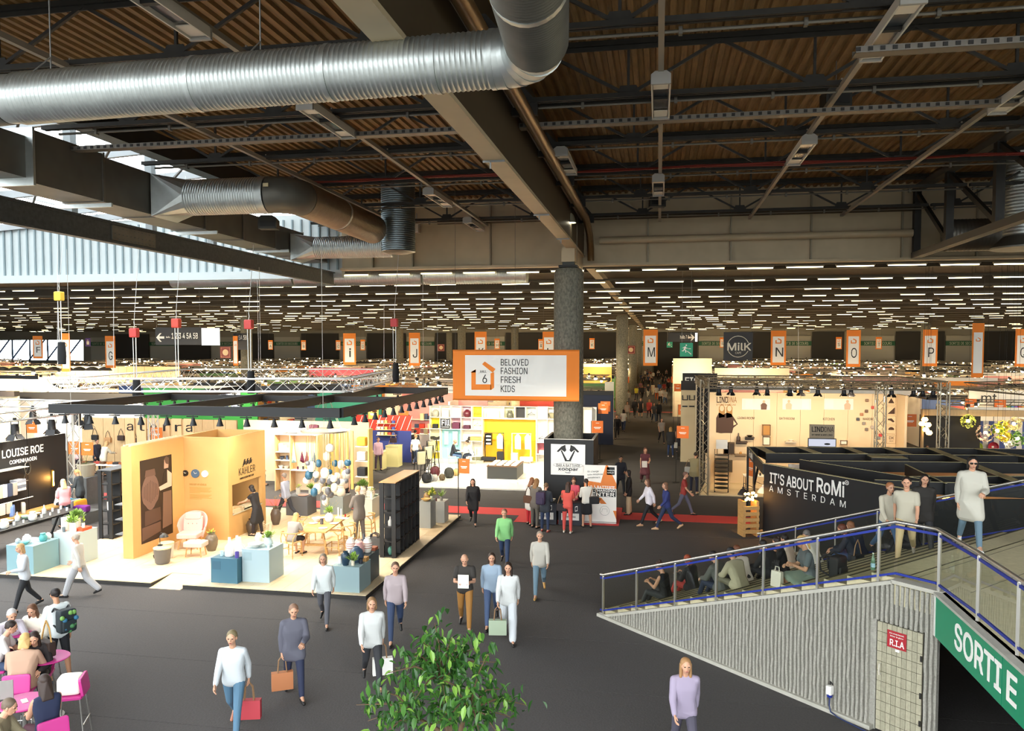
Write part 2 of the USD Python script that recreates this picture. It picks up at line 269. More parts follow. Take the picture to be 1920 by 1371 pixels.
for x in np.arange(-36.6, -13.7, .42): part('rib', MB().box((x, 33.12, 9.75), (x + .07, 33.2, 12.0)), mt('cladding_rib', '77868a', .5), t)
struct('ground', MB().box((-400, -400, -.3), (400, -12, -.06)), mt('asphalt', '55534f', .9, var=.1)); struct('wall_left', MB().box((-37.2, -1, 0), (-37, 33, 12.6)), mt('left_wall', 'b9bab6', .8)); struct('wall_right', MB().box((30, -1, 0), (30.2, 33, 12.7)), mt('dark_wall', '3a352d', .8))  # outdoor ground is unseen, added to keep low sky light off the roof
# steel I-beam and rectangular duct below the skylight
t = thing('i_beam', 'dark riveted steel I-beam hanging below the rectangular duct at left', 'beam'); mb = MB().box((-14.03, 6, 9.12), (-13.99, 33, 9.6)); mb.box((-14.12, 6, 9.08), (-13.9, 33, 9.13)).box((-14.12, 6, 9.59), (-13.9, 33, 9.64)); part('profile', mb, mt('old_steel', '4a4d4d', .5, .4, var=.3, scale=9), t)
mb = MB(); part('splice_plate', MB().box((-13.995, 18.6, 9.17), (-13.96, 20.4, 9.55)), galvd, t)
for Y in np.arange(18.7, 20.4, .16):
    for z in (9.22, 9.34, 9.5): mb.ball((-13.955, Y, z), .018, 1)
part('rivet', mb, ct('707370', .4, .6), t, kind='stuff')
ductm = mt('duct_sheet', '67655d', .5, .5, var=.15, scale=1.5)
t = thing('rectangular_duct', 'long dark rectangular ventilation duct below the skylight at left', 'ventilation duct')
part('end_face', MB().box((-15.5, 16.25, 10.12), (-14.2, 16.32, 11.45)), galv, t)
for i in range(7): Y = 16.32 + i * 2.36; s = i * .02; part('duct_section', MB().box((-15.4, Y, 10.18 - s), (-14.24, Y + 2.32, 11.4 - s * 4)), ductm, t); part('flange', MB().box((-15.43, Y + 2.3, 10.15 - s), (-14.2, Y + 2.36, 11.43 - s * 4)), galvd, t)
part('near_section', MB().box((-15.3, 6, 10.3), (-14.4, 16.25, 11.25)), ductm, t)
for Y in (18.5, 23.5, 28.5): part('support_bar', MB().box((-15.6, Y, 10.0), (-13.9, Y + .06, 10.1)), galv, t)
# spiral ducts
def spiral(P, r, ribs=.075, n=28, taper=None):
    P = np.asarray(P, float); L = np.r_[0, np.cumsum(np.linalg.norm(np.diff(P, axis=0), axis=1))]; k = max(3, int(L[-1] / ribs)) * 3
    s = np.linspace(0, L[-1], k + 1); Q = np.c_[[np.interp(s, L, P[:, i]) for i in range(3)]].T; rr = np.full(k + 1, r) if taper is None else np.interp(s, [0, L[-1]], [r, taper])
    rr = rr + np.where(np.arange(k + 1) % 3 == 0, .012, 0); return MB().path(Q, rr, n)
def arc(c, a, b, r, n=9):  # a quarter bend from direction a to direction b
    a, b, c = (np.asarray(x, float) for x in (a, b, c)); return [c + r * (a * math.cos(t) + b * math.sin(t)) for t in np.linspace(0, PI / 2, n)]
t = thing('spiral_duct', 'large shiny galvanised spiral duct crossing the top left and turning at the elbow', 'ventilation duct')
K = .655; DY = 9.5; z0, z1 = 9.73, 9.83
for a, b in ((-12.9, -8.95), (-8.95, -6.2), (-6.2, -4.1), (-4.1, -3.05)):
    f = lambda x: (x * K, DY, z0 + (x + 12.9) / 9.85 * (z1 - z0)); part('duct_section', spiral([f(a), f(b)], .5 * K, .06), galv, t, smooth=50)
    part('coupling', MB().tube(f(b), (f(b)[0] + .06, DY, f(b)[2]), .53 * K, 28), galv, t, smooth=50)
part('plain_collar', MB().tube((-13.2 * K, DY, z0), (-12.9 * K, DY, z0), .49 * K, 28), galv, t, smooth=50)
part('dark_section', MB().path([(-15.0 * K, DY + .25, z0), (-13.9 * K, DY + .06, z0), (-13.2 * K, DY, z0)], .5 * K, 28), ductm, t, smooth=50)
e = [(x * K, DY + y * K, z1) for x, y in ((-2.96, 0), (-2.75, -.02), (-2.5, -.12), (-2.3, -.3), (-2.16, -.55), (-2.1, -.8))]
for i in range(5): part('elbow_gore', MB().path([e[i], e[i + 1]], [.52 * K, .535 * K], 28), galv, t, smooth=50)
q1, q2, q3 = (-2.1 * K, DY - .8 * K, z1), (-1.9 * K, DY - 2.9 * K, z1), (-1.5 * K, DY - 7.5 * K, z1)
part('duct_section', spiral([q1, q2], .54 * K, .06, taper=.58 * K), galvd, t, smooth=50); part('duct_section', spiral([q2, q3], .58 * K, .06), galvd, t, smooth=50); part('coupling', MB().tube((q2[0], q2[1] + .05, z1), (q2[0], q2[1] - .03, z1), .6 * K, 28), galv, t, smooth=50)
for x in (-12.2, -7.6, -5.2): part('hanger', MB().tube((x * K, DY, 10.0), (x * K, DY, 12.5), .01, 5).tube((x * K - .1, DY - .2, 10.0), (x * K, DY, 10.25), .01, 5), ct('8b8b88', .4, .6), t)
def branch(x, Y, z, r, xe, lb, leg=None, side=1):
    t = thing('spiral_duct', lb, 'ventilation duct'); a = x; w = r * 1.25
    q = [(a, Y - w, z - r - .1), (a, Y + w, z - r - .1), (a, Y + w, z + r + .1), (a, Y - w, z + r + .1)]; c = [(a + .85, Y + r * math.cos(k), z + r * math.sin(k)) for k in np.linspace(0, 2 * PI, 17)[:-1]]
    part('transition', MB().hull(q + c), galv, t); part('duct_section', spiral([(a + .85, Y, z), (xe - .55, Y, z)], r), galv, t, smooth=50)
    if leg:
        part('collar', MB().tube((xe - .62, Y, z), (xe - .4, Y, z), r + .02, 28), galv, t, smooth=50)
        part('elbow', MB().path([(xe - .4, Y, z), (xe - .15, Y + .02, z), (xe + .08, Y + .14, z), (xe + .22, Y + .38, z), (xe + .25, Y + .65, z)], r + .01, 28), ductm, t, smooth=50)
        part('duct_section', spiral([(xe + .25, Y + .65, z), (xe + .25, Y + leg * .5, z - .02)], r), mt('galvanised_warm', '958a78', .38, .85, var=.12), t, smooth=50); part('duct_section', spiral([(xe + .25, Y + leg * .5 + .06, z - .02), (xe + .25, Y + leg, z - .04)], r), _mats['galvanised_warm'], t, smooth=50)
        part('coupling', MB().tube((xe + .25, Y + leg * .5 - .02, z), (xe + .25, Y + leg * .5 + .08, z - .02), r + .025, 28), galv, t, smooth=50)
        part('sticker', MB().cbox((xe - .25, Y - r - .012, z + .18), (.16, .01, .1)), ct('c9b98f'), t)
    return t
branch(-14.2, 21.2, 10.7, .5, -10.5, 'spiral duct branching off the rectangular duct and bending away, with stickers on its elbow', 6.6)
branch(-14.2, 29.8, 10.3, .42, -9.6, 'smaller far spiral duct leading from the rectangular duct to the vertical duct')
t = thing('vertical_duct', 'vertical galvanised spiral duct rising to the roof left of the cream beam', 'ventilation duct'); part('duct_section', spiral([(-9.5, 28.4, 9.9), (-9.5, 28.4, 12.6)], .62), mt('galvanised_blue', '7e8a8e', .35, .9, var=.1), t, smooth=50); part('end_cap', MB().lathe([(0, 9.82), (.4, 9.84), (.62, 9.92)], (-9.5, 28.4, 0), 28), galvd, t, smooth=50)
t = thing('spiral_duct', 'pale spiral duct low in the far hall behind the clerestory wall', 'ventilation duct')
for a, b in ((-24, -17.5), (-17.4, -11), (-10.9, -6)): part('duct_section', spiral([(a, 36.5, 9.75), (b, 36.5, 9.75)], .42, .12, 18), galv, t, smooth=50)
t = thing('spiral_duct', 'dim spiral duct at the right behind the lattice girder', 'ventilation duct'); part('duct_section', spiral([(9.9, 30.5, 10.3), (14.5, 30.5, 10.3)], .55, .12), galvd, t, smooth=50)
t = thing('vertical_duct', 'pale upright drum duct at the right edge behind the lattice girder', 'ventilation duct'); part('duct_section', spiral([(11.4, 28, 9.9), (11.4, 28, 12.5)], .6, .1), galv, t, smooth=50); part('diffuser', MB().lathe([(.6, 9.9), (.95, 9.55), (.95, 9.5), (0, 9.48)], (11.4, 28, 0), 24), galvd, t, smooth=40)
# lattice girder on the right
t = thing('lattice_girder', 'heavy dark lattice girder running down the right side of the roof', 'roof truss'); X = 9.55; ps = [17.2, 21.2, 25.2, 29.2, 32.6]
part('top_chord', MB().bar((X, 6, 12.35), (X, 32.7, 12.35), .3, .22), mt('grey_steel', '4d4a44', .55, .3), t); part('bottom_chord', MB().bar((X, 6, 9.85), (X, 32.7, 9.85), .3, .22), _mats['grey_steel'], t)
for Y in ps: part('post', MB().box((X - .12, Y - .12, 9.9), (X + .12, Y + .12, 12.3)), steel, t)
for a, b in zip(ps[:-1], ps[1:]): part('diagonal', MB().bar((X, b, 12.2), (X, a, 9.95), .12, .16), steel, t)
# loudspeakers, pendant high-bay lamp
def speaker():
    t = thing('hanging_loudspeaker', 'x', 'loudspeaker'); part('cabinet', MB().prism([(-.28, -.2), (.28, -.2), (.28, .08), (.16, .2), (-.2, .2), (-.28, .1)], -.18, .18, wall_T((0, 0, 0), (1, 0, 0))), ct('26251f', .6), t); part('grille', MB().box((-.22, -.2, -.14), (.22, -.185, .05)), ct('151515'), t); part('hanger', MB().tube((0, 0, .2), (0, 0, .8), .012, 5), ct('777777', .4, .5), t); return t
for p, lb in ((AY(504, 418, 23), 'black loudspeaker hanging under the bent spiral duct'), (AY(1232, 378, 29), 'dark loudspeaker hanging from the trunking right of the cream beam'), (AY(430, 97, 16), 'dark loudspeaker box showing above the large spiral duct'), (AY(1567, 185, 18.5), 'small black loudspeaker on the right trunking'), (AY(496, 531, 38), 'small dark loudspeaker below the clerestory wall')): stamp('speaker', speaker, p, .2, lb)
t = thing('high_bay_lamp', 'lit bell-shaped high-bay lamp hanging just above the pillar', 'lamp', (-3.15, 28, 10.72)); part('reflector', MB().lathe([(.28, 0), (.27, .05), (.2, .26), (.12, .34)], n=24), ct('b9b49a', .3, .5), t, smooth=40); part('ballast', MB().lathe([(.12, .34), (.13, .36), (.13, .6), (.05, .64), (0, .64)], n=18), ct('2a2823'), t, smooth=40); part('bulb', MB().lathe([(0, .02), (.25, .02)], n=20), glow('high_bay_bulb', 'fff6d8', 40), t); part('rod', MB().tube((0, 0, .6), (0, 0, 1.6), .015, 6), ct('333333'), t)
# ================================================================ far hall: ceiling, walls, fluorescent rows
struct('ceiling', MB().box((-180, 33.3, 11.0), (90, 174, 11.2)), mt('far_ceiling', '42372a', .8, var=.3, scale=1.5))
TB = thing('far_roof_beam', 'x', 'roof beam'); part('beam', MB().box((-175, 0, 10.2), (85, .3, 11)), browns, TB)
for i in range(10): (place(UsdGeom.Xform(TB), (0, 41 + i * 14, 0), 0), tag(TB, 'brown roof beam crossing the far hall above the fluorescent rows', None, 'cross beams of the far roof')) if i == 0 else dup(TB, (0, 41 + i * 14, 0))
one('longitudinal_beam', MB().box((-3.3, 33.4, 9.95), (-2.9, 172, 10.3)), cream, 'cream beam continuing into the far hall right of the pillar', 'beam')
tube_m = glow('tube_glow', 'ffeab4', TUBE)
def tubelight():
    t = thing('fluorescent_light', 'x', 'ceiling light'); part('housing', MB().box((-.78, -.06, .03), (.78, .06, .09)), ct('8a8578', .5), t)
    part('lamp_tube', MB().path([(-.74, 0, 0), (.74, 0, 0)], .034, 4, False), tube_m, t); return t
rows = [35.8 + 6.7 * i for i in range(20)]; cand = []
for r_, Y in enumerate(rows):
    x0, x1 = max(-172, -1.02 * Y - 4), min(82, .46 * Y + 4)
    for x in np.arange(math.floor(x0 / 2.03) * 2.03 + (r_ % 3) * .5, x1, 2.03):
        if rng.random() < (.95 if r_ < 3 else .8 if r_ < 6 else .5 if r_ < 10 else .3): cand.append((float(x), Y, 9.78 + rng.uniform(-.02, .02)))
    one('lighting_track', MB().box((x0, Y - .05, 9.88), (x1, Y + .05, 9.98)), ct('5d5648', .6), 'grey lighting trunk carrying a row of fluorescent tubes across the far hall', 'lighting trunk', 'lighting trunks of the far hall')
cand.sort(key=lambda p: math.hypot(p[0], p[1]))
for p in cand[:300]: stamp('tube', tubelight, p, 0, 'lit fluorescent tube light in the long rows under the far roof', 'fluorescent lights under the far roof')
pi_ = UsdGeom.PointInstancer.Define(stage, '/World/distant_fluorescent_lights'); proto = usdkit.mesh(stage, '/World/distant_fluorescent_lights/lamp_tube', MB().path([(-.74, 0, 0), (.74, 0, 0)], .028, 4, False).tri(), tube_m)
pi_.CreatePrototypesRel().SetTargets([proto.GetPath()]); pi_.CreatePositionsAttr(Vt.Vec3fArray.FromNumpy(np.array(cand[300:], np.float32))); pi_.CreateProtoIndicesAttr([0] * len(cand[300:]))
tag(pi_.GetPrim(), 'hundreds of distant fluorescent tubes glowing under the far roof', 'ceiling lights', None, 'stuff')
t = sgroup('wall_back'); part('base_wall', MB().box((-138, 172.3, 0), (85, 172.6, 11)).box((-180, 172.3, 0), (-138, 172.6, 3)).box((-180, 172.3, 8), (-138, 172.6, 11)), mt('back_wall', '8b877b', .8), t)
x = -136.0; k = 0
while x < 80:
    w = 9 if k % 2 else 7
    if k % 2: part('drape', MB().box((x, 171.8, 0), (x + w, 172.2, 9.4)), ct('3b3936', .9), t)
    else:
        part('shutter', MB().box((x + .3, 172, 0), (x + w - .3, 172.28, 8.6)), mt('shutter', 'a8a598', .6), t); part('green_fascia', MB().box((x + .2, 171.7, 6.6), (x + w - .2, 171.9, 7.5)), ct('1c5a3c', .6), t)
        text('SORTIE DE SECOURS', .55, (x + w / 2, 171.68, 6.78), (1, 0, 0), ct('d6dcc8'), t, width=w * .75, centre=True)
    x += w; k += 1
t = sgroup('window_1')
for x in np.arange(-178, -138, 5.0): part('mullion', MB().box((x - .15, 172.3, 3), (x + .15, 172.5, 8)), ct('5a6a80'), t); part('pane', MB().box((x + .15, 172.4, 3), (x + 4.85, 172.42, 8)), gz, t); part('brace', MB().bar((x, 172, 3), (x + 4.5, 172, 8), .25, .25), ct('31486e'), t)
struct('wall_far_left', MB().box((-180.3, 33, 0), (-180, 173, 11)), _mats['dark_wall']); struct('wall_far_right', MB().box((90, 33, 0), (90.3, 173, 11)), _mats['dark_wall']); struct('wall_gap', MB().box((16, 33.3, 9.8), (90, 33.5, 12.8)).box((-180, 33.3, 9.5), (-37, 33.5, 12.4)), _mats['dark_wall'])
# ================================================================ people
def _hp(*cr):
    return m3.Manifold.hull_points(np.vstack([_ico[1].vertices * r + np.asarray(c, float) for c, r in cr]))
def _un(L): return m3.Manifold.batch_boolean(L, m3.OpType.Add)
def _ell(c, d): return m3.Manifold.hull_points(_ico[2].vertices * np.asarray(d, float) + np.asarray(c, float))
def _soft(man, ref, it=6):
    if ref: man = man.refine_to_length(ref)
    v, f, _ = meshkit.arrays(man); t = trimesh.Trimesh(v, f, process=False)
    if it: trimesh.smoothing.filter_taubin(t, iterations=it)
    return t
def _back(t):
    m = m3.Manifold(m3.Mesh(np.asarray(t.vertices, np.float32), np.asarray(t.faces, np.uint32))); return m
HEAD = _un([_ell((0, -.008, .025), (.074, .095, .092)), _hp(((0, .035, -.07), .04), ((0, .05, -.03), .045), ((-.035, .02, .0), .04), ((.035, .02, 0), .04)), m3.Manifold.hull_points([(-.008, .09, .025), (.008, .09, .025), (-.017, .09, -.022), (.017, .09, -.022), (0, .118, -.018), (0, .07, 0)]),
    _ell((-.076, -.005, 0), (.012, .02, .032)), _ell((.076, -.005, 0), (.012, .02, .032)), _hp(((-.04, .07, .03), .014), ((.04, .07, .03), .014)), _hp(((-.022, .08, -.052), .01), ((.022, .08, -.052), .01))])
HEAD = _back(_soft(HEAD, .02, 4))
def _hand(curl):   # palm below the wrist, fingers along -z, palm facing +y, thumb on +x side
    L = [_hp(((-.022, 0, -.012), .017), ((.022, 0, -.012), .017), ((-.03, 0, -.08), .013), ((.03, 0, -.085), .013))]
    for x, ln in ((-.033, .05), (-.011, .066), (.011, .07), (.032, .062)):
        a, b = math.radians(curl), math.radians(curl * 2.2); p = np.array([x, 0, -.085]); q = p + ln * .55 * np.array([x * .8, math.sin(a), -math.cos(a)]); e = q + ln * .5 * np.array([0, math.sin(b), -math.cos(b)])
        L += [_hp((p, .0095), (q, .009)), _hp((q, .009), (e, .0078))]
    L += [_hp(((.03, .004, -.03), .013), ((.056, .02, -.062), .0105)), _hp(((.056, .02, -.062), .0105), ((.056, .03, -.095), .009))]
    return _un(L)
_hands = {c: _hand(c) for c in (22, 45)}
def _R(ax, d):
    c, s = math.cos(math.radians(d)), math.sin(math.radians(d)); i, j = [(1, 2), (2, 0), (0, 1)][ax]; M = np.eye(3); M[i, i] = c; M[j, j] = c; M[i, j] = -s; M[j, i] = s; return M
POSE = dict(
    stand=dict(l=(3, 3, 4), r=(-2, 3, 5), la=(5, 8, 15, 0), ra=(3, 8, 12, 0)),
    fold=dict(l=(2, 2, 4), r=(-2, 3, 5), la=(22, 12, 92, 70), ra=(22, 12, 95, 70)),
    front=dict(l=(3, 2, 4), r=(-3, 4, 4), la=(18, 8, 75, 18), ra=(18, 8, 78, 18), lean=6, head=(18, 0)),
    walk=dict(l=(27, 8, 2), r=(-20, 28, 2), la=(-22, 8, 18, 0), ra=(24, 8, 25, 0), lean=4),
    walk2=dict(l=(-22, 32, 2), r=(26, 6, 2), la=(24, 8, 25, 0), ra=(-20, 8, 15, 0), lean=4),
    carry=dict(l=(22, 6, 2), r=(-16, 24, 2), la=(20, 10, 70, 20), ra=(-8, 8, 15, 0), lean=4, head=(8, 0)),
    read=dict(l=(24, 8, 2), r=(-16, 24, 2), la=(28, 10, 80, 25), ra=(28, 10, 80, 25), lean=6, head=(25, 0)),
    reach=dict(l=(6, 4, 6), r=(-4, 4, 6), la=(62, 6, 25, 10), ra=(52, 6, 40, 10), lean=14, head=(16, 0)),
    sit=dict(l=(84, 82, 6), r=(84, 86, 8), la=(30, 8, 60, 15), ra=(32, 8, 62, 15), lean=6, head=(14, 0)),
    sitlean=dict(l=(82, 80, 8), r=(84, 84, 8), la=(48, 14, 50, 30), ra=(48, 14, 52, 30), lean=22, head=(10, 0)),
    step=dict(l=(100, 76, 9), r=(97, 72, 9), la=(52, 10, 45, 25), ra=(50, 10, 50, 25), lean=24, head=(16, 0)),
    stepup=dict(l=(98, 72, 8), r=(104, 82, 8), la=(36, 10, 88, 22), ra=(34, 10, 92, 22), lean=12, head=(18, 0)),
    cross=dict(l=(78, 110, 30), r=(84, 90, 26), la=(28, 10, 95, 15), ra=(26, 10, 80, 20), lean=12, head=(14, 0)),
    crossleg=dict(l=(92, 60, -6), r=(82, 84, 4), la=(28, 8, 70, 20), ra=(28, 8, 70, 20), lean=10, head=(12, 0)))
def build_person(pose='stand', h=1.72, top='tee', tc='808080', bot='trousers', bc='2a2c33', hair='short', hc='2b1f18', skin='c8977a', shoe='1c1a1a', seat=None, wide=1.0, det=2, sub=None, glasses=False, **over):
    P = dict(POSE[pose]); P.update(over); k = h / 1.74; o = np.array
    lean = P.get('lean', 0); TR = _R(2, P.get('twist', 0)) @ _R(0, -lean); pel = o([0, 0, 0.]); W = wide
    tp = lambda x, y, z: pel + TR @ (o([x, y, z]) * k)
    legs = {}
    for s, key in ((-1, 'l'), (1, 'r')):
        a, kn, ab = P[key]; ab = math.radians(ab); hip = o([s * .088 * W, 0, -.02]) * k
        def d(t): t = math.radians(t); return o([0, math.sin(t), -math.cos(t)])
        th = d(a) * math.cos(ab) + o([s * math.sin(ab), 0, 0]); th /= np.linalg.norm(th); sh = d(a - kn) * math.cos(ab * .4) + o([s * math.sin(ab) * (.4 if kn < 60 else -.5), 0, 0]); sh /= np.linalg.norm(sh)
        knee = hip + th * .435 * k; ank = knee + sh * .42 * k; fp = P.get('foot', max(0., -(a - kn)) * .55 if pose[:4] in ('walk', 'carr', 'read') else 0); fd = o([0, math.cos(math.radians(fp)), -math.sin(math.radians(fp))])
        out = o([s * .12, 0, 0]) ; fd = fd + out; fd /= np.linalg.norm(fd)
        heel = ank + o([0, 0, -.055 * k]) - fd * .05 * k; toe = ank + o([0, 0, -.055 * k]) + fd * .165 * k + (o([0, 0, -.0]))
        legs[s] = (hip, knee, ank, heel, toe)
    if seat is None: dz = -min(min(L[3][2], L[4][2]) - .028 * k for L in legs.values())
    else: dz = seat + .085 * k
    sh_l = {}
    arms = {}
    for s, key in ((-1, 'la'), (1, 'ra')):
        a, ab, el, inr = P[key]; S = tp(s * .166 * W, 0, .455)
        def d(t, out): t = math.radians(t); out = math.radians(out); return o([s * math.sin(out), math.sin(t) * math.cos(out), -math.cos(t) * math.cos(out)])
        ua = TR @ d(a, ab); fa = TR @ d(a + el, -inr); E = S + ua * .285 * k; Wr = E + fa * .245 * k; arms[s] = (S, E, Wr, fa)
    nb, hb = tp(0, -.01, .5), tp(0, .025, .635)
    HR = TR @ _R(0, lean * .6) @ _R(2, P.get('head', (0, 0))[1]) @ _R(0, -P.get('head', (0, 0))[0]); HC = hb + HR @ o([0, .01, .055]) * k
    up = lambda p: o(p) + o([0, 0, dz])
    def torso(e, lo=-.06, hi=.46):
        L = [_hp((tp(-.075 * W, 0, -.02), (.1 * W + e) * k), (tp(.075 * W, 0, -.02), (.1 * W + e) * k), (tp(-.06 * W, .01, .16), (.09 * W + e) * k), (tp(.06 * W, .01, .16), (.09 * W + e) * k)),
             _hp((tp(-.06 * W, .01, .16), (.09 * W + e) * k), (tp(.06 * W, .01, .16), (.09 * W + e) * k), (tp(-.085 * W, .01, .33), (.095 * W + e) * k), (tp(.085 * W, .01, .33), (.095 * W + e) * k)),
             _hp((tp(-.085 * W, .01, .33), (.095 * W + e) * k), (tp(.085 * W, .01, .33), (.095 * W + e) * k), (tp(-.14 * W, -.01, .45), (.05 + e) * k), (tp(.14 * W, -.01, .45), (.05 + e) * k), (tp(0, -.01, .475), (.055 + e) * k))]
        return L
    ref = {2: .034, 1: .06, 0: 0}[det] * k; it = {2: 5, 1: 4, 0: 0}[det]
    B = torso(0) + [_hp((nb, .056 * k), (hb, .05 * k))]
    for s in (-1, 1):
        hip, kn, an, he, to = legs[s]; S, E, Wr, fa = arms[s]
        B += [_hp((hip, .092 * W * k), (kn, .056 * k)), _hp((kn, .055 * k), (kn + (an - kn) * .3 , .056 * k), (an, .036 * k)), _hp((an, .036 * k), (he, .03 * k), (to, .024 * k)), _hp((S, .05 * k), (E, .038 * k)), _hp((E, .038 * k), (Wr, .027 * k))]
    body = _soft(_un(B), ref, it)
    L = [_back(body)] if det else [_un(B)]
    T = np.c_[HR * k, HC]; L.append(HEAD.transform(T))
    if det:
        for s in (-1, 1):
            S, E, Wr, fa = arms[s]; z = -fa / np.linalg.norm(fa); y = TR @ o([-s * 1., .25, 0]) if abs(fa @ o([0, 0, 1])) > .5 else TR @ o([-s * .5, 0, -1.]); y = y - z * (y @ z); y /= np.linalg.norm(y); x = np.cross(y, z)
            flip = 1 if x @ (TR @ o([0, 1., 0])) > 0 or abs(z[2]) < .6 else -1
            M = np.c_[np.c_[x * flip, y, z] * k, Wr]; hm = _hands[45 if P[('la' if s < 0 else 'ra')][2] > 50 else 22]; L.append(hm.transform(M))
    skin_m = _un(L); sh = lambda m: (lambda v, f, n: (v + o([0, 0, dz]), f))(*meshkit.arrays(m))
    out = [('body', sh(skin_m), ct(skin, .55), None)]
    e = dict(tank=.012, tee=.018, shirt=.02, jacket=.032, coat=.036, dress=.016, blouse=.023, cardigan=.032)[top]
    C = torso(e); cut = dict(tank=0, tee=.6, dress=.35)
    for s in (-1, 1):
        S, E, Wr, fa = arms[s]
        if top in ('tee', 'dress'): C.append(_hp((S, (.054 + e) * k), (S + (E - S) * cut[top], (.05 + e) * k)))
        elif top != 'tank': C += [_hp((S, (.047 + e) * k), (E, (.042 + e * .8) * k)), _hp((E, (.042 + e * .8) * k), (E + (Wr - E) * .93, (.034 + e * .5) * k))]
    if top in ('jacket', 'coat', 'dress', 'blouse', 'cardigan') and (seat is None or top != 'coat'):
        dn = dict(jacket=-.14, coat=-.34, dress=-.42, blouse=-.05, cardigan=-.3)[top]
        if seat is not None: dn = -.1
        q = [(tp(-.08 * W, 0, -.02), (.1 * W + e) * k), (tp(.08 * W, 0, -.02), (.1 * W + e) * k)]
        for s in (-1, 1):
            hip, kn = legs[s][:2]; t = min(1.0, -dn / .44); q.append((hip + (kn - hip) * t, (.088 * W + e + (.03 if top == 'dress' else 0)) * k))
        C.append(_hp(*q))
    out.append(('dress' if top == 'dress' else top if top in ('jacket', 'coat', 'blouse', 'cardigan') else 'shirt', sh(_soft(_un(C), ref, it)), ct(tc, .8), None))
    D = []
    if bot == 'skirt':
        q = [(pel + o([-.08 * W * k, 0, 0]), .105 * W * k), (pel + o([.08 * W * k, 0, 0]), .105 * W * k)]
        for s in (-1, 1): hip, kn = legs[s][:2]; q.append((hip + (kn - hip) * .92, .085 * k))
        D.append(_hp(*q))
    elif bot in ('trousers', 'shorts', 'wide'):
        D.append(_hp((o([-.075 * W * k, 0, 0]), .11 * W * k), (o([.075 * W * k, 0, 0]), .11 * W * k), (o([0, 0, .06 * k]), .1 * W * k)))
        for s in (-1, 1):
            hip, kn, an = legs[s][:3]; w2 = .03 if bot == 'wide' else 0
            D.append(_hp((hip, .1 * W * k), (kn, (.067 + w2) * k)))
            if bot != 'shorts': D.append(_hp((kn, (.066 + w2) * k), (kn + (an - kn) * .94, (.05 + w2) * k)))
    if D: out.append(('skirt' if bot == 'skirt' else 'shorts' if bot == 'shorts' else 'trousers', sh(_soft(_un(D), ref, it)), ct(bc, .8), None))
    for s in (-1, 1):
        hip, kn, an, he, to = legs[s]; out.append(('shoe', sh(_hp((he, .034 * k), (to, .028 * k), (an + o([0, .02 * k, -.02 * k]), .036 * k))), ct(shoe, .5), None))
    if hair != 'bald':
        Hh = [_ell((0, -.022, .045), (.083, .095, .085)), _hp(((-.055, -.03, .02), .035), ((.055, -.03, .02), .035), ((0, -.07, -.01), .04))]
        if hair in ('long', 'bob'):
            lo = -.12 if hair == 'bob' else -.24; Hh += [_hp(((-.06, -.03, .02), .035), ((.06, -.03, .02), .035), ((-.06, -.06, lo), .03), ((.06, -.06, lo), .03), ((0, -.08, 0), .03))]
            for s in (-1, 1): Hh.append(_hp(((s * .07, 0, .03), .022), ((s * .075, -.01, lo * .7), .024)))
        if hair == 'pony': Hh += [_hp(((0, -.1, .04), .03), ((0, -.13, 0), .032)), _hp(((0, -.13, 0), .032), ((0, -.115, -.17), .018))]
        if hair == 'bun': Hh.append(_ell((0, -.085, .1), (.042, .042, .038)))
        if hair == 'cap': Hh.append(m3.Manifold.hull_points(_ico[2].vertices * o([.07, .07, .008]) + o([0, .1, .05])))
        hm = _un(Hh); face = m3.Manifold.hull_points(_ico[2].vertices * o([.058, .06, .085]) + o([0, .085, -.03])); hm = hm - face if hair != 'cap' else hm
        out.append(('cap' if hair == 'cap' else 'hair', sh(_un([hm]).refine_to_length(.03).transform(T) if det else hm.transform(T)), ct(hc, .6), None))
    if det:
        for s in (-1, 1): out.append(('eye', sh(_ell((s * .031, .083, .018), (.013, .008, .008)).transform(T)), ct('1d1512', .3), None))
        out.append(('mouth', sh(_ell((0, .088, -.052), (.024, .01, .008)).transform(T)), ct('8e4a42', .5), None))
    if glasses: mbx = _un([_ell((s * .034, .094, .018), (.03, .006, .02)) for s in (-1, 1)]); out.append(('glasses', sh(mbx.transform(T)), ct('15130f', .2), None))
    info = dict(hands={s: up(arms[s][2] + arms[s][3] / np.linalg.norm(arms[s][3]) * .09 * k) for s in (-1, 1)}, shoulders={s: up(arms[s][0]) for s in (-1, 1)}, back=up(tp(0, -.16 * W, .3)), pel=up(pel), head=up(HC))
    return out, info
_pc = {}
def person(label, at, face, group=None, key=None, **kw):   # face: compass of the gaze in degrees, 0 = away down the hall, 90 = to the right
    kk = key or tuple(sorted((a, str(b)) for a, b in kw.items())); rz = -math.radians(face)
    if kk in _pc:
        o = dup(_pc[kk][0], at, rz, label, group)
    else:
        parts, info = build_person(**kw); o = thing('person', label, 'person', at, rz, group)
        for n, t, m, _ in parts: part(n, t, m, o, smooth=True if n != 'shoe' else 40)
        _pc[kk] = (o, info)
    I = _pc[kk][1]; c, s = math.cos(rz), math.sin(rz); w = lambda p: np.array([p[0] * c - p[1] * s, p[0] * s + p[1] * c, p[2]]) + np.asarray(at, float)
    return o, {a: ({q: w(p) for q, p in b.items()} if isinstance(b, dict) else w(b)) for a, b in I.items()}
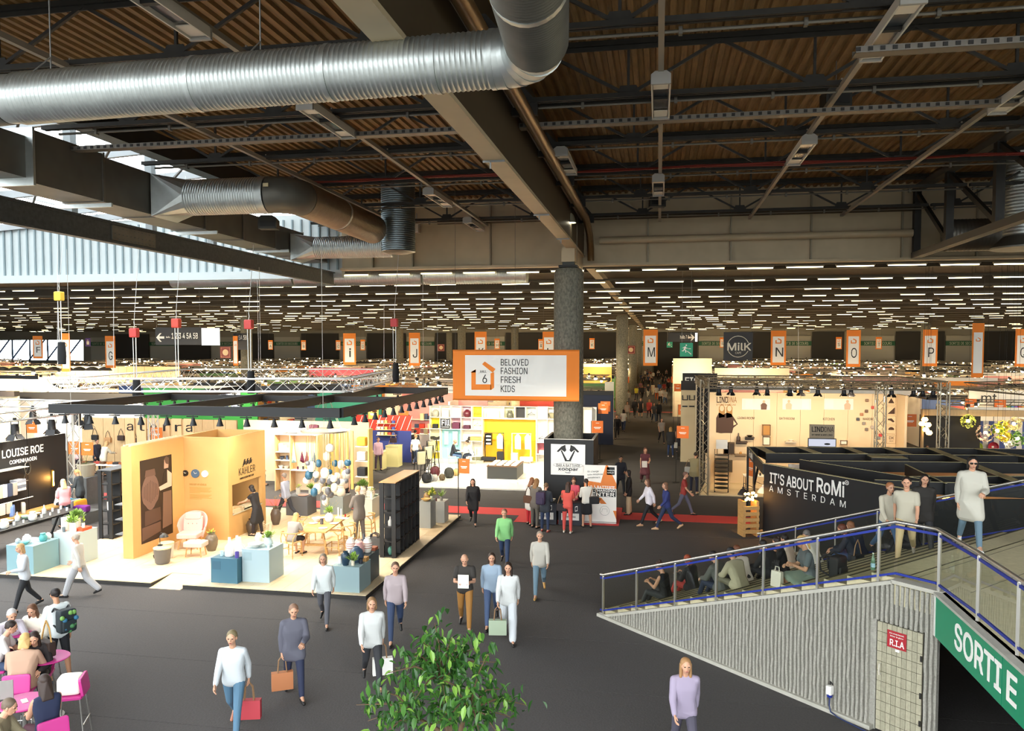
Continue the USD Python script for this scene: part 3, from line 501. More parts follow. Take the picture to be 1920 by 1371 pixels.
def bagmesh(kind='tote'):
    mb = MB()
    if kind == 'tote': mb.hull([(x * (1 - .12 * (z > -.2)), y * (1 if z < -.2 else .35), z) for x in (-.19, .19) for y in (-.06, .06) for z in (-.62, -.3)] + [(0, .09, -.5), (0, -.09, -.5)])
    elif kind == 'shoulder': mb.pillow((0, 0, -.45), (.36, .14, .26), 0, 4)
    else: mb.pillow((0, -.04, -.02), (.32, .2, .44), 0, 3.2).pillow((0, -.13, -.1), (.24, .1, .22), 0, 3)
    return mb
def bag(label, p, face, kind='tote', col='e8e4da', strap='8a6a4a'):
    t = thing('backpack' if kind == 'backpack' else 'handbag' if kind == 'shoulder' else 'tote_bag', label, 'bag', p, -math.radians(face)); part('bag_body', bagmesh(kind), ct(col, .7), t, smooth=50)
    if kind == 'backpack':
        for s in (-1, 1): part('strap', MB().path([(s * .1, .02, .18), (s * .13, .14, .2), (s * .13, .27, .08), (s * .12, .24, -.12), (s * .1, .05, -.2)], .018, 6), ct(strap, .7), t)
    elif kind == 'tote':
        for s in (-1, 1): part('strap', MB().path([(-.08, s * .03, -.31), (-.06, s * .02, -.08), (0, s * .01, 0), (.06, s * .02, -.08), (.08, s * .03, -.31)], .012, 5), ct(strap, .7), t)
    else: part('strap', MB().path([(-.15, 0, -.34), (-.08, .01, -.1), (0, .0, .02), (.08, .01, -.1), (.15, 0, -.34)], .014, 5), ct(strap, .6), t)
    return t
# ================================================================ staircase at the right, in its own axes: x up the flight, y across it
SP = np.array([-1.29, 18.74, 0]); SA = math.atan2(-.70, .71); ca_, sa_ = math.cos(SA), math.sin(SA)
def SW(x, y, z=0): return np.array([SP[0] + x * ca_ - y * sa_, SP[1] + x * sa_ + y * ca_, z])
def step_z(x): return max(0., min(16, math.floor(x / .446) + 1) * .1625)
N_ST = 16; WID = 5.9; stone = mt('stair_stone', 'c4bb98', .7, var=.1, scale=9); shade_st = mt('stair_strip', '57533f', .7); rail_b = mt('blue_paint', '1d2f8a', .4); chrome = mt('brushed_rail', 'dcd9d0', .3, .9); concw = mt('ribbed_concrete', '9c998f', .85, var=.2, scale=30, bump=.8); cop = mt('coping_stone', 'aeaba0', .6, var=.08)
st = thing('staircase', 'wide pale stone staircase at the right with shade-striped treads and a ribbed concrete side wall', 'staircase', SP, SA)
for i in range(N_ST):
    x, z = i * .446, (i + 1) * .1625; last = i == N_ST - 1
    s_ = part('step', MB().box((x, .12, z - .1625), (x + .446 + .03, WID - .05, z)), stone, st); part('nosing_strip', MB().box((x + .0, .14, z + .001), (x + .045, WID - .07, z + .004)), shade_st, s_)  # the dark strip paints riser shade onto the edge of each tread
land = [SW(7.14, 0.0)[:2], (4.34, 13.2), (4.34, 3), (22, 3), (22, 18.0), SW(7.14, WID)[:2]]
lw = [((p[0] - SP[0]) * ca_ + (p[1] - SP[1]) * sa_, -(p[0] - SP[0]) * sa_ + (p[1] - SP[1]) * ca_) for p in map(np.asarray, land)]
part('landing_slab', MB().prism(lw, 2.2, 2.6), stone, st)
for i in range(6):   # paving joints of the landing
    a, b = np.array([SW(7.3 + i * .9, .3, 2.601), SW(7.3 + i * .9, 5, 2.601)]) - SP; M = lambda p: (p[0] * ca_ + p[1] * sa_, -p[0] * sa_ + p[1] * ca_, p[2])
    part('paving_joint', MB().bar(M(a), M(b), .012, .004), ct('6f6b58'), st)
mb = MB()
for i in range(14):
    for j in range(9): p = np.array([5.35 + i * .085, 11.6 + j * .085, 2.603]) - SP; q = (p[0] * ca_ + p[1] * sa_, -p[0] * sa_ + p[1] * ca_, p[2]); mb.cbox(q, (.035, .035, .012))
part('tactile_stud', mb, ct('57543f'), st, kind='stuff')
# ribbed side wall: one mesh of split-faced ribs, cut round the door
mb = MB(); SL = 2.6 / 7.14; top = lambda x: min(2.55, -.02 + SL * max(0, x)); r2 = random.Random(3)
mb.prism([(0, 0), (6.86, 0), (6.86, 1.88), (7.66, 1.88), (7.66, 0), (7.86, 0), (7.86, 2.55), (7.1, 2.55), (0, .01)], 0.02, .1, wall_T((0, .12, 0), (1, 0, 0)))
x = .25
while x < 7.82:
    z0_ = 1.88 if 6.8 < x < 7.64 else .06; z1_ = top(x) - .02
    if z1_ > z0_ + .05:
        n = max(1, int((z1_ - z0_) / .16)); pts = [(x + r2.uniform(-.006, .006), z0_ + (z1_ - z0_) * i / n, r2.uniform(-.012, .012)) for i in range(n + 1)]; v = []
        for (px, pz, d) in pts: v += [(px - .03, .03, pz), (px - .022, -.035 + d, pz), (px + .022, -.035 + d, pz), (px + .03, .03, pz)]
        f = []
        for i in range(n): a = i * 4; f += [(a + j, a + j + 1, a + j + 5, a + j + 4) for j in range(3)]
        mb.raw(v, f)
        mb.raw([v[-4], v[-3], v[-2], v[-1]], [(0, 1, 2, 3)])
    x += .082
part('side_wall', mb, concw, st)
part('coping', MB().bar((-.03, .06, -.02), (7.14, .06, 2.57), .22, .06).bar((7.12, .06, 2.58), (7.95, .06, 2.58), .22, .06), cop, st)
part('base_kerb', MB().box((-.05, -.1, 0), (6.84, .02, .07)), cop, st)
# service door with a tiled grid and its sign
d = thing('service_door', 'concrete-faced service door with a grid of tiles in the ribbed stair wall', 'door', SP, SA); part('door_leaf', MB().box((6.88, .03, .02), (7.64, .07, 1.86)), ct('4b483f', .8), d)
for i in range(9):
    for j in range(11): part('tile', MB().box((6.885 + i * .084, .005, .03 + j * .166), (6.885 + i * .084 + .078, .04, .03 + j * .166 + .158)), mt('door_tile%d' % (i % 2), ('a7a18a', '9a957f')[i % 2], .7, var=.15, scale=20), d)
part('handle', MB().path([(6.96, 0, .98), (6.96, -.05, .98), (6.96, -.06, 1.06), (6.96, -.05, 1.16), (6.96, 0, 1.16)], .011, 7), ct('d5d0c2', .4), d)
for z in (.35, .8, 1.4): part('hinge', MB().box((7.61, -.012, z), (7.64, .01, z + .09)), ct('24211d', .5), d)
s_ = thing('door_sign', 'small red sign with white lettering on the service door', 'sign', SP, SA); T0 = (7.05, -.004, 1.42)
part('plate', MB().box((7.06, -.004, 1.48), (7.38, .004, 1.76)), ct('a3202a', .5), s_); wl = ct('f1efe9', .5)
text('R.I.A', .1, (7.22, -.006, 1.52), (1, 0, 0), wl, s_, width=.24, centre=True, bold=True); text('R.I.A. en cas d incendie', .022, (7.22, -.006, 1.71), (1, 0, 0), wl, s_, width=.24, centre=True); text('briser la glace', .022, (7.22, -.006, 1.665), (1, 0, 0), wl, s_, width=.22, centre=True); part('sticker', MB().box((7.2, -.004, 1.43), (7.27, .002, 1.47)), wl, s_)
k_ = thing('wall_socket', 'white and blue industrial socket with a blue cable low on the ribbed wall', 'socket', SP, SA); part('casing', MB().pillow((6.1, -.1, .42), (.1, .1, .16), 0, 4), wl, k_, smooth=40); part('blue_collar', MB().lathe([(.045, .3), (.05, .34), (.05, .36)], (6.1, -.1, 0), 12), rail_b, k_); part('cable', MB().path([(6.1, -.1, .31), (6.1, -.11, .15), (6.14, -.13, .06), (6.3, -.16, .03), (6.7, -.2, .02), (7.2, -.25, .02)], .012, 6), ct('22305c', .5), k_); part('hook', MB().path([(6.08, -.06, .5), (6.1, -.09, .57), (6.13, -.06, .52)], .012, 6), ct('222222'), k_)
glassp = pane('rail_glass', (.9, .93, .86))
def railing(name, pts, posts, lb, rh=.95):     # pts: the foot line of the railing
    t = thing(name, lb, 'railing'); P = np.asarray(pts, float); L = np.r_[0, np.cumsum(np.linalg.norm(np.diff(P[:, :2], axis=0), axis=1))]; at = lambda s: np.array([np.interp(s, L, P[:, i]) for i in range(3)])
    ss = sorted(set(list(np.linspace(L[0], L[-1], 30)) + list(L)))
    part('handrail', MB().path([at(s) + (0, 0, rh) for s in ss], .03, 12), chrome, t, smooth=60)
    for off, nm, h in ((rh - .08, 'blue_upper_rail', .04), (.1, 'blue_lower_rail', .035)):
        mb = MB()
        for i in range(len(P) - 1): mb.bar(P[i] + (0, 0, off), P[i + 1] + (0, 0, off), .03, h)
        part(nm, mb, rail_b, t)
    for s in posts: p = at(s); q = part('post', MB().cbox(p + (0, 0, rh / 2 - .02), (.042, .042, rh - .04), SA), chrome, t); part('cap', MB().ball(p + (0, 0, rh - .04), .024, 1), chrome, q, smooth=True)
    e = sorted(set([L[0]] + list(posts) + list(L[1:-1]) + [L[-1]]))
    for a, b in zip(e[:-1], e[1:]):
        if b - a < .2: continue
        p, q = at(a + .03), at(b - .03); z = np.array([0, 0, 1.0]); part('glass_panel', MB().raw([p + z * .12, q + z * .12, q + z * (rh - .1), p + z * (rh - .1)], [(0, 1, 2, 3)]), glassp, t)
fz = lambda x: .06 + SL * max(0, min(x, 7.14))
near = [SW(-.1, .06, .02), SW(0, .06, .02), SW(7.14, .06, 2.6), SW(7.8, .06, 2.6), (4.38, 11.9, 2.6), (4.38, 4, 2.6)]
railing('stair_railing', near, [.1, 1.23, 2.4, 3.52, 4.66, 5.81, 6.95, 8.0, 9.35, 10.6, 11.9, 13.2], 'near steel railing with glass panels and blue strips along the ribbed stair wall and landing')
far_ = [SW(-.1, WID, .04), SW(0, WID, .06), SW(7.14, WID, 2.66), SW(9.5, WID, 2.66)]
railing('stair_railing', far_, [.1, 1.23, 2.4, 3.52, 4.66, 5.81, 6.95, 8.1, 9.3], 'far steel railing with blue strips on the other side of the stairs', 1.12)
g_ = thing('exit_sign', 'long green sign with big white lettering under the landing edge', 'sign'); gr = mt('sign_green', '0c8a62', .45); part('panel', MB().box((4.26, 10.74, 1.9), (4.32, 13.16, 2.56)), gr, g_); part('panel', MB().box((4.262, 5, 1.9), (4.32, 10.725, 2.56)), gr, g_); part('edge_trim', MB().box((4.22, 5, 2.56), (4.4, 13.16, 2.6)), cop, g_); part('corner_trim', MB().box((4.25, 13.16, 1.9), (4.33, 13.22, 2.56)), ct('d9d7cf'), g_)
text('SORTI', .36, (4.256, 12.36, 2.06), (0, -1, 0), wl, g_, width=1.6, bold=True); text('E', .36, (4.256, 10.62, 2.06), (0, -1, 0), wl, g_, width=.28, bold=True)
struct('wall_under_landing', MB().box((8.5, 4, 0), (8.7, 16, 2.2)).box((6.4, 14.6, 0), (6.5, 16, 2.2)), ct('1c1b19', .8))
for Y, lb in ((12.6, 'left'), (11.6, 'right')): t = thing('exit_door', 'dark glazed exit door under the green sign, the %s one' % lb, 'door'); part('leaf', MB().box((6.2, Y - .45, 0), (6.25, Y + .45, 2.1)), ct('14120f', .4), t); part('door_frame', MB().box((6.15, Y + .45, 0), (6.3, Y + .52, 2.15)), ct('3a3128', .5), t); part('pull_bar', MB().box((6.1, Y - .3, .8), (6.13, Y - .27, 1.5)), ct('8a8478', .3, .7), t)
t = thing('waste_heap', 'dim heap of paper and rags on the floor under the green sign', 'rubbish')
for i in range(7): part('bundle', MB().pillow((5.7 + rng.uniform(-.3, .3), 10.9 + rng.uniform(-.4, .4), .15 + .12 * (i % 3)), (.4, .35, .3), i, 3), ct(('5c3a1c', '3a2a4a', '60501c', '4a1c1c')[i % 4], .9), t, smooth=50)
t = thing('glass_bottle', 'green glass water bottle standing on the coping by the stairs', 'bottle', SW(6.62, .28, 2.6)); part('glass', MB().lathe([(0, 0), (.036, .005), (.037, .15), (.03, .19), (.014, .24), (.013, .28), (0, .28)], n=14), mt('bottle_green', '8fc0a0', .1, trans=.6), t, smooth=50); part('bottle_cap', MB().lathe([(.0145, .275), (.0145, .295), (0, .296)], n=10), wl, t); part('label', MB().lathe([(.0375, .05), (.0378, .12)], n=14), ct('9fc4d8'), t)
# ================================================================ the ceramics stand on its wooden platform
ZP = .12; PX0, PX1, PYF, PYB = -17.9, -7.22, 18.85, 28.65
ochre = mt('ochre_paint', 'c99d60', .7, var=.03, scale=2); blackp = mt('black_paint', '161617', .55); wood = mt('pale_wood', 'd9bf96', .6, var=.1, scale=3, stretch=(1, 12, 4)); oak = mt('oak', 'c99a5c', .5, var=.15, scale=4, stretch=(6, 1, 6))
pf = thing('stand_platform', 'low pale wooden platform with a dark edge carrying the ochre-walled ceramics stand', 'platform')
part('base', MB().box((PX0, PYF, 0), (-13.25, PYB, ZP - .02)).box((-13.25, 19.8, 0), (-12.32, PYB, ZP - .02)).box((-12.32, PYF, 0), (PX1, PYB, ZP - .02)), ct('2b2825', .7), pf)
part('ramp', MB().raw([(-13.24, PYF - .1, .0), (-12.33, PYF - .1, .0), (-12.33, 19.79, ZP - .01), (-13.24, 19.79, ZP - .01), (-13.24, 19.79, 0), (-12.33, 19.79, 0)], [(0, 1, 2, 3), (4, 3, 2, 5), (0, 3, 4, 4), (1, 5, 2, 2)]), wood, pf)
bw, wv = .465, [mt('plank_%d' % i, h, .5, var=.06, scale=2.5, stretch=(12, 1, 4)) for i, h in enumerate(('dcc5a0', 'd6bd95', 'e0cba8'))]
x = PX0; i = 0
while x < PX1 - .01:
    X1 = min(x + bw, PX1); y = PYF - (i % 3) * .8
    while y < PYB:
        a, b = max(y, PYF), min(y + 2.4, PYB); y += 2.4
        if X1 > -13.2 and x < -12.4: a = max(a, 19.8)
        if b - a > .05: part('plank', MB().box((x + .003, a + .002, ZP - .02), (X1 - .003, b - .002, ZP)), wv[(i + int(y)) % 3], pf)
    x = X1; i += 1
# ochre display wall with the portrait poster
w1 = thing('display_wall', 'tall ochre display wall carrying the big sepia poster', 'wall panel'); part('panel', MB().box((-15.55, 20.87, ZP), (-15.22, 23.5, 3.46)), ochre, w1); part('top_batten', MB().box((-15.5, 20.9, 3.46), (-15.44, 23.5, 3.5)).box((-15.32, 20.9, 3.46), (-15.26, 23.5, 3.5)), wood, w1)
po = thing('wall_poster', 'large sepia poster of a potter standing beside a tall ribbed jar on crates', 'poster'); TP = wall_T((-15.215, 21.25, .46), (0, 1, 0)); PW, PH = 1.57, 2.52
def fl(name, pts, d, m): part(name, MB().prism([(x * PW, y * PH) for x, y in pts], d, d + .002, TP), m, po)
fl('backing', [(0, 0), (1, 0), (1, 1), (0, 1)], 0, ct('2a1d15', .5)); sep = lambda h: ct(h, .5)
fl('crate', [(.02, .03), (.6, .08), (.6, .2), (.02, .19)], .003, sep('5f4638')); fl('crate', [(.1, .2), (.62, .22), (.6, .38), (.12, .38)], .003, sep('4c382c'))
va = [(.3 + .27 * math.sin(t) * (1 if math.cos(t) < .7 else .8), .6 + .22 * -math.cos(t)) for t in np.linspace(0, 2 * PI, 26)[:-1]]; fl('jar', va, .004, sep('6c5248'))
for k in range(9): u = -.2 + k * .05; fl('jar_rib', [(.3 + u, .46 + abs(u) * .4), (.313 + u, .46 + abs(u) * .4), (.313 + u * .95, .74 - abs(u) * .3), (.3 + u * .95, .74 - abs(u) * .3)], .006, sep('503a31'))
fl('jar_neck', [(.13, .79), (.47, .79), (.44, .87), (.16, .87)], .005, sep('5f463c'))
fl('potter_skirt', [(.66, .1), (.97, .12), (.97, .56), (.7, .56)], .003, sep('705646')); fl('potter_waistcoat', [(.66, .55), (.98, .55), (.98, .8), (.86, .85), (.72, .78)], .004, sep('241a14')); fl('potter_sleeve', [(.84, .82), (.99, .76), (.98, .6), (.6, .58), (.56, .63), (.84, .66)], .006, sep('d0b09a')); fl('potter_head', [(.74, .84), (.88, .84), (.9, .93), (.84, .97), (.75, .95)], .005, sep('b08d78')); fl('potter_hair', [(.8, .9), (.9, .88), (.91, .96), (.82, .99), (.75, .965)], .006, sep('574034'))
# coffee bar box
cb = thing('coffee_bar', 'ochre box-shaped coffee bar with an open serving hatch and an open top', 'booth'); YB, X0, X1 = 23.49, -15.5, -13.65
part('front_wall', MB().box((X0, YB, ZP), (X1, YB + .1, 3.46)), ochre, cb)
hy0, hy1, hz0, hz1 = 23.72, 25.66, .92, 1.88
part('side_wall', MB().box((X1 - .1, YB + .1, ZP), (X1, hy0, 3.46)).box((X1 - .1, hy1, ZP), (X1, 25.95, 3.46)).box((X1 - .1, hy0, ZP), (X1, hy1, hz0)).box((X1 - .1, hy0, hz1), (X1, hy1, 3.46)), ochre, cb)
part('back_wall', MB().box((X0, 25.85, ZP), (X1 - .1, 25.95, 3.46)), ochre, cb); part('left_wall', MB().box((X0, YB + .1, ZP), (X0 + .1, 25.85, 3.46)), ochre, cb); part('counter', MB().box((X1 - .55, hy0, hz0 - .04), (X1 + .02, hy1, hz0)), ct('c9bda0', .4), cb)
part('back_panel', MB().box((-15.39, 23.6, .9), (-15.3, 25.84, 2.6)), ct('7d735c', .7), cb)
nrm = ct('4a3b22', .6)
text('KÄHLER', .235, (X1 + .004, 24.12, 2.12), (0, 1, 0), nrm, cb, width=1.08); text('DANISH DESIGN SINCE 1839', .06, (X1 + .004, 24.2, 1.98), (0, 1, 0), nrm, cb, width=.92, bold=True)
TL = wall_T((X1, 24.4, 2.42), (0, 1, 0))
for k in range(3): part('logo_stroke', MB().prism([(k * .2, 0), (k * .2 + .09, 0), (k * .2 + .2, .2), (k * .2 + .11, .2)], 0, .004, TL).prism([(k * .2 + .11, .02), (k * .2 + .19, .02), (k * .2 + .24, .13), (k * .2 + .17, .13)], 0, .004, TL), ct('1c1710'), cb)
text('HISTORY OF KÄHLER', .06, (-15.03, YB - .004, 1.88), (1, 0, 0), ct('b58a40', .7), cb, width=.6)
for k in range(11): part('text_line', MB().box((-15.03, YB - .004, 1.8 - k * .034 - (.03 if k > 5 else 0)), (-14.25 - (k % 3) * .05 - (.3 if k in (5, 10) else 0), YB, 1.815 - k * .034 - (.03 if k > 5 else 0))), ct('b58a40', .7), cb)
for X, r, c, h, lb in ((-15.16, .1, '17171a', 'e8e4da', 'small black wall clock, leftmost of three on the ochre wall'), (-14.8, .14, '4a637c', 'e8e4da', 'larger grey-blue wall clock, middle of the three'), (-14.46, .11, 'f2ede2', 'd8d2c4', 'white wall clock, rightmost of the three')):
    t = thing('wall_clock', lb, 'clock', (X, YB, 2.27)); part('dial', MB().add(trimesh.creation.cylinder(r, .05, sections=28), np.array([[1, 0, 0, 0], [0, 0, 1, -.026], [0, 1, 0, 0], [0, 0, 0, 1.]])), ct(c, .4), t, smooth=40); part('hand', MB().bar((0, -.054, 0), (r * .5, -.054, r * .2), .006, .012), ct(h), t); part('hand', MB().bar((0, -.056, 0), (-r * .3, -.056, r * .5), .006, .01), ct(h), t)
t = thing('coffee_machine', 'black coffee machine on the back counter of the serving hatch', 'coffee machine', (-14.6, 24.3, .92)); part('body', MB().box((-.25, -.2, 0), (.2, .25, .5)), blackp, t); part('hopper', MB().lathe([(.05, .5), (.1, .55), (.11, .72), (0, .73)], n=12), ct('3a2c20', .3), t); part('spout', MB().box((.2, -.06, .2), (.33, .06, .26)), ct('9a9a98', .3, .9), t); part('drip_tray', MB().box((.2, -.15, 0), (.4, .2, .04)), ct('77787a', .3, .8), t)
for k in range(9): one('coffee_packet', MB().box((-15.2, 24.75 + k * .11, 1.25), (-15.05, 24.84 + k * .11, 1.62)), ct(('4a3420', '2c2320')[k % 2], .6), 'brown coffee packet in the row behind the serving hatch', 'packet', 'coffee packets behind the serving hatch')
one('packet_shelf', MB().box((-15.29, 24.65, 1.21), (-14.95, 25.8, 1.25)), ct('d8cfb8'), 'pale shelf holding the coffee packets', 'shelf')
t = thing('serving_tray', 'pale wooden tray on the serving hatch counter', 'tray'); part('tray_base', MB().box((-14.0, 23.8, .921), (-13.64, 24.45, .94)), wood, t); part('rim', MB().box((-14.0, 23.8, .94), (-13.98, 24.45, 1.05)).box((-13.66, 23.8, .94), (-13.64, 24.45, 1.05)).box((-14, 24.43, .94), (-13.64, 24.45, 1.05)), wood, t)
# lounge chair, footstool, side tables
pink = mt('pink_fabric', 'e6b3a6', .85, var=.04, scale=40)
ac = thing('armchair', 'pale pink winged lounge armchair on wooden legs in front of the ochre wall', 'armchair', (-14.35, 22.45, ZP), math.radians(12))
sh = []
for a in np.linspace(-100, 100, 21):
    t_ = math.radians(a); r1, hgt = .44, 1.06 - .4 * (abs(a) / 100) ** 2.2
    sh.append((r1 * math.sin(t_), .12 + r1 * .75 * math.cos(t_), hgt))
V = []
for (x, y, z) in sh: nx, ny = x / .44, (y - .12) / .33; V += [(x * .8, y * .8, .3), (x * 1.0, y, .62), (x * 1.05, y * 1.12, z), (x * .98, y * 1.02, z + .01), (x * .88, y * .88, .6), (x * .7, y * .7, .32)]
F = []
for i in range(20):
    for j in range(6): F.append((i * 6 + j, (i + 1) * 6 + j, (i + 1) * 6 + (j + 1) % 6, i * 6 + (j + 1) % 6))
part('shell', MB().raw(V, F).raw([V[0], V[1], V[2], V[3], V[4], V[5]], [(0, 1, 4, 5), (1, 2, 3, 4)]).raw(V[-6:], [(5, 4, 1, 0), (4, 3, 2, 1)]), pink, ac, smooth=50)
part('seat_cushion', MB().pillow((0, -.06, .42), (.66, .66, .16), 0, 4), pink, ac, smooth=50); part('back_cushion', MB().pillow((0, .24, .7), (.6, .16, .5), 0, 3.5, -.15), pink, ac, smooth=50); part('head_pillow', MB().pillow((0, .24, .95), (.5, .14, .22), 0, 3, -.15), pink, ac, smooth=50)
for k in range(3): part('button', MB().ball(((k - 1) * .13, .15, .72), .016, 1), ct('c8917f'), ac)
for x, y in ((-.26, -.26), (.26, -.26), (-.24, .26), (.24, .26)): part('leg', MB().tube((x * 1.15, y * 1.15, 0), (x * .85, y * .85, .34), .017, 8, .026), oak, ac)
ot = thing('footstool', 'pale pink footstool in front of the pink armchair', 'footstool', (-13.62, 21.55, ZP), .1); part('cushion', MB().pillow((0, 0, .37), (.62, .48, .16), 0, 3.5), pink, ot, smooth=50)
for x, y in ((-.2, -.14), (.2, -.14), (-.2, .14), (.2, .14)): part('leg', MB().tube((x * 1.2, y * 1.2, 0), (x, y, .32), .016, 8, .022), oak, ot)
def tub(lb, p, c, k=1):
    t = thing('tub_table', lb, 'side table', p); part('tub', MB().lathe([(0, 0), (.17 * k, 0), (.2 * k, .04), (.245 * k, .42), (.25 * k, .44)], n=24), ct(c, .45), t, smooth=40); part('table_top', MB().lathe([(.25 * k, .44), (.25 * k, .475), (0, .48)], n=24), wood, t, smooth=30); part('handle', MB().path([(-.22, -.02, .3), (-.26, -.04, .22), (-.24, -.03, .14)], .014, 6), ct('2b2520'), t); return t
tub('dark grey tub side table with a wooden top beside the poster', (-14.1, 20.62, ZP), '5f5a55'); tub('white tub side table behind the dark grey one', (-14.32, 21.15, ZP), 'd8cfbf', .85)
t = thing('table_lamp', 'small dark table lamp on the grey tub table', 'lamp', (-14.2, 20.75, ZP + .48)); part('stem', MB().path([(-.06, 0, 0), (-.06, 0, .33), (-.02, 0, .38), (.05, 0, .37)], .01, 6), blackp, t); part('shade', MB().lathe([(.13, .26), (.11, .31), (.04, .37), (0, .38)], (.07, 0, 0), 18), mt('dark_shade', '2d2c2b', .4), t, smooth=40); part('base', MB().lathe([(.07, 0), (.07, .02), (0, .022)], (-.06, 0, 0), 14), blackp, t)
# plinths
def plinth(lb, x0, y0, x1, y1, z, c, notice=None):
    t = thing('plinth', lb, 'plinth'); part('block', MB().box((x0, y0, ZP), (x1, y1, z - .02)), ct(c, .55), t); part('top_board', MB().box((x0 - .004, y0 - .004, z - .02), (x1 + .004, y1 + .004, z)), ct(c, .5), t)
    if notice: part('notice', MB().box((x0 + .04, y0 - .003, z - .3), (x0 + .28, y0, z - .08)), ct(notice), t)
    return t
plinth('dark petrol blue plinth with white bottles near the platform edge', -11.68, 19.16, -10.92, 19.98, .78, '3f6a7c', '3a6072'); plinth('tall pale blue-grey plinth right of the dark petrol blue one', -10.9, 19.38, -10.12, 20.2, 1.0, 'a3b8bd', '95abb0')
plinth('blue-grey plinth crowded with dark vases at the front right corner of the platform', -8.2, 19.0, -7.45, 19.8, .78, '8aa2a6'); plinth('dark plinth just behind the front right one', -8.3, 19.85, -7.5, 20.6, .86, '4a5558')
plinth('teal plinth with round green vases at the left end of the platform', -17.75, 18.95, -16.9, 19.9, .9, '7b9ca2'); plinth('pale blue plinth with potted plants behind the teal one', -17.1, 19.95, -16.35, 20.8, 1.05, 'b4c4c4')
plinth('charcoal plinth behind the blurred visitor at the back of the platform', -13.6, 27.4, -12.75, 28.2, .84, '62656a'); plinth('grey plinth crowded with cream jars at the back of the platform', -12.4, 27.75, -11.5, 28.55, .8, '858c8a'); plinth('light grey plinth with striped vases right of the chandelier', -10.9, 27.28, -10.18, 28.06, .86, 'b9bbb2')
plinth('grey plinth with a gold bowl behind the black shelving', -8.1, 26.3, -7.7, 26.95, 1.04, '8b8d88'); plinth('small light grey plinth with a spiky plant at the right edge of the platform', -7.86, 27.2, -7.45, 27.75, .88, 'b4b3aa')
# ceramics
PROF = dict(round=[(0, 0), (.28, 0), (.46, .22), (.5, .48), (.4, .78), (.22, .92), (.2, 1), (.16, 1), (.18, .9)], bottle=[(0, 0), (.22, 0), (.24, .05), (.24, .5), (.09, .68), (.07, 1), (.05, 1)], tall=[(0, 0), (.2, 0), (.3, .3), (.33, .62), (.24, .85), (.15, .93), (.19, 1), (.15, 1)], cyl=[(0, 0), (.3, 0), (.32, .04), (.32, 1), (.28, 1), (.28, .2), (0, .18)],
    bowl=[(0, 0), (.4, 0), (.5, .06), (.95, .85), (1, 1), (.9, .95), (.5, .25), (0, .18)], jar=[(0, 0), (.3, 0), (.42, .15), (.44, .5), (.3, .74), (.26, .8), (.32, .86), (.3, .95), (.08, 1.0), (0, 1)], plate=[(0, 0), (.6, 0), (1, .6), (1, 1), (.6, .5), (0, .45)], candle=[(0, 0), (.3, 0), (.3, .1), (.07, .16), (.07, 1), (0, 1)])
def crock(lb, p, kind, h, c, plant=None, rough=.35, band=None, grp=None, sc=None):
    t = thing(dict(bowl='bowl', plate='plate', bottle='ceramic_bottle', candle='candle', jar='lidded_jar').get(kind, 'vase'), lb, dict(bowl='bowl', plate='plate', bottle='bottle', candle='candle', jar='jar').get(kind, 'vase'), p, 0, grp); w = sc or h
    part(dict(bowl='bowl_body', plate='plate_body', candle='candle_body').get(kind, 'vase_body'), MB().lathe([(r * w, z * h) for r, z in PROF[kind]], n=20), ct(c, rough), t, smooth=50)
    if band:
        for z in (.3, .45, .6): rr = np.interp(z, [q[1] for q in PROF[kind][:6]], [q[0] for q in PROF[kind][:6]]) * w; part('stripe', MB().lathe([(rr + .002, z * h), (rr + .004, z * h + .01), (rr + .002, z * h + .022)], n=20), ct(band), t)
    if plant: leafage(t, plant, h * .92, h)
    return t
def leafage(t, kind, z0, h):
    r3 = random.Random(int(h * 1000) + len(kind)); mb, mg = MB(), MB()
    n, ln, cols = dict(spiky=(34, .34, '7d9a3e'), bushy=(60, .22, '6f8f3c'), tulip=(9, .16, 'a8c23e'), lemon=(40, .26, '8fa53a'), dry=(16, .42, 'a08a52'), bunch=(36, .17, '8fb04a'))[kind]
    for i in range(n):
        a, e = r3.uniform(0, 2 * PI), r3.uniform(.35, 1.45); L = ln * r3.uniform(.6, 1.1); d = np.array([math.cos(a) * math.cos(e), math.sin(a) * math.cos(e), math.sin(e)]); b = np.array([0, 0, z0]); tip = b + d * L
        if kind == 'spiky': s = np.cross(d, (0, 0, 1)) * .02; mg.raw([b - s * .5, b + s * .5, b + d * L * .6 + s, tip, b + d * L * .6 - s], [(0, 1, 2, 4), (4, 2, 3, 3)]); continue
        mb.tube(b, tip, .003, 4)
        s = np.cross(d, (0.1, 0, 1)); s /= np.linalg.norm(s) + 1e-9; w = dict(tulip=.02, dry=.008).get(kind, .026); l2 = dict(tulip=.05).get(kind, .06)
        for q in range({'bushy': 3, 'bunch': 2}.get(kind, 1)):
            c = tip + np.array([r3.uniform(-.05, .05) for _ in range(3)]) * (q > 0); mg.raw([c - d * l2, c + s * w, c + d * l2, c - s * w, c + np.cross(s, d) * w * .5], [(0, 1, 4), (1, 2, 4), (2, 3, 4), (3, 0, 4)])
    if mb.v: part('stem', mb, ct('5c6b34'), t, kind='stuff')
    part('bloom' if kind in ('tulip', 'dry') else 'foliage', mg, ct(cols, .6), t, kind='stuff')
    if kind == 'lemon':
        for i in range(7): part('lemon', MB().ball((r3.uniform(-.16, .16), r3.uniform(-.16, .16), z0 + r3.uniform(.08, .2)), .045, 1), ct('d9cf4a'), t, smooth=True)
def on(px, py, z): p = G(px, py, z); return (p[0], p[1], z)
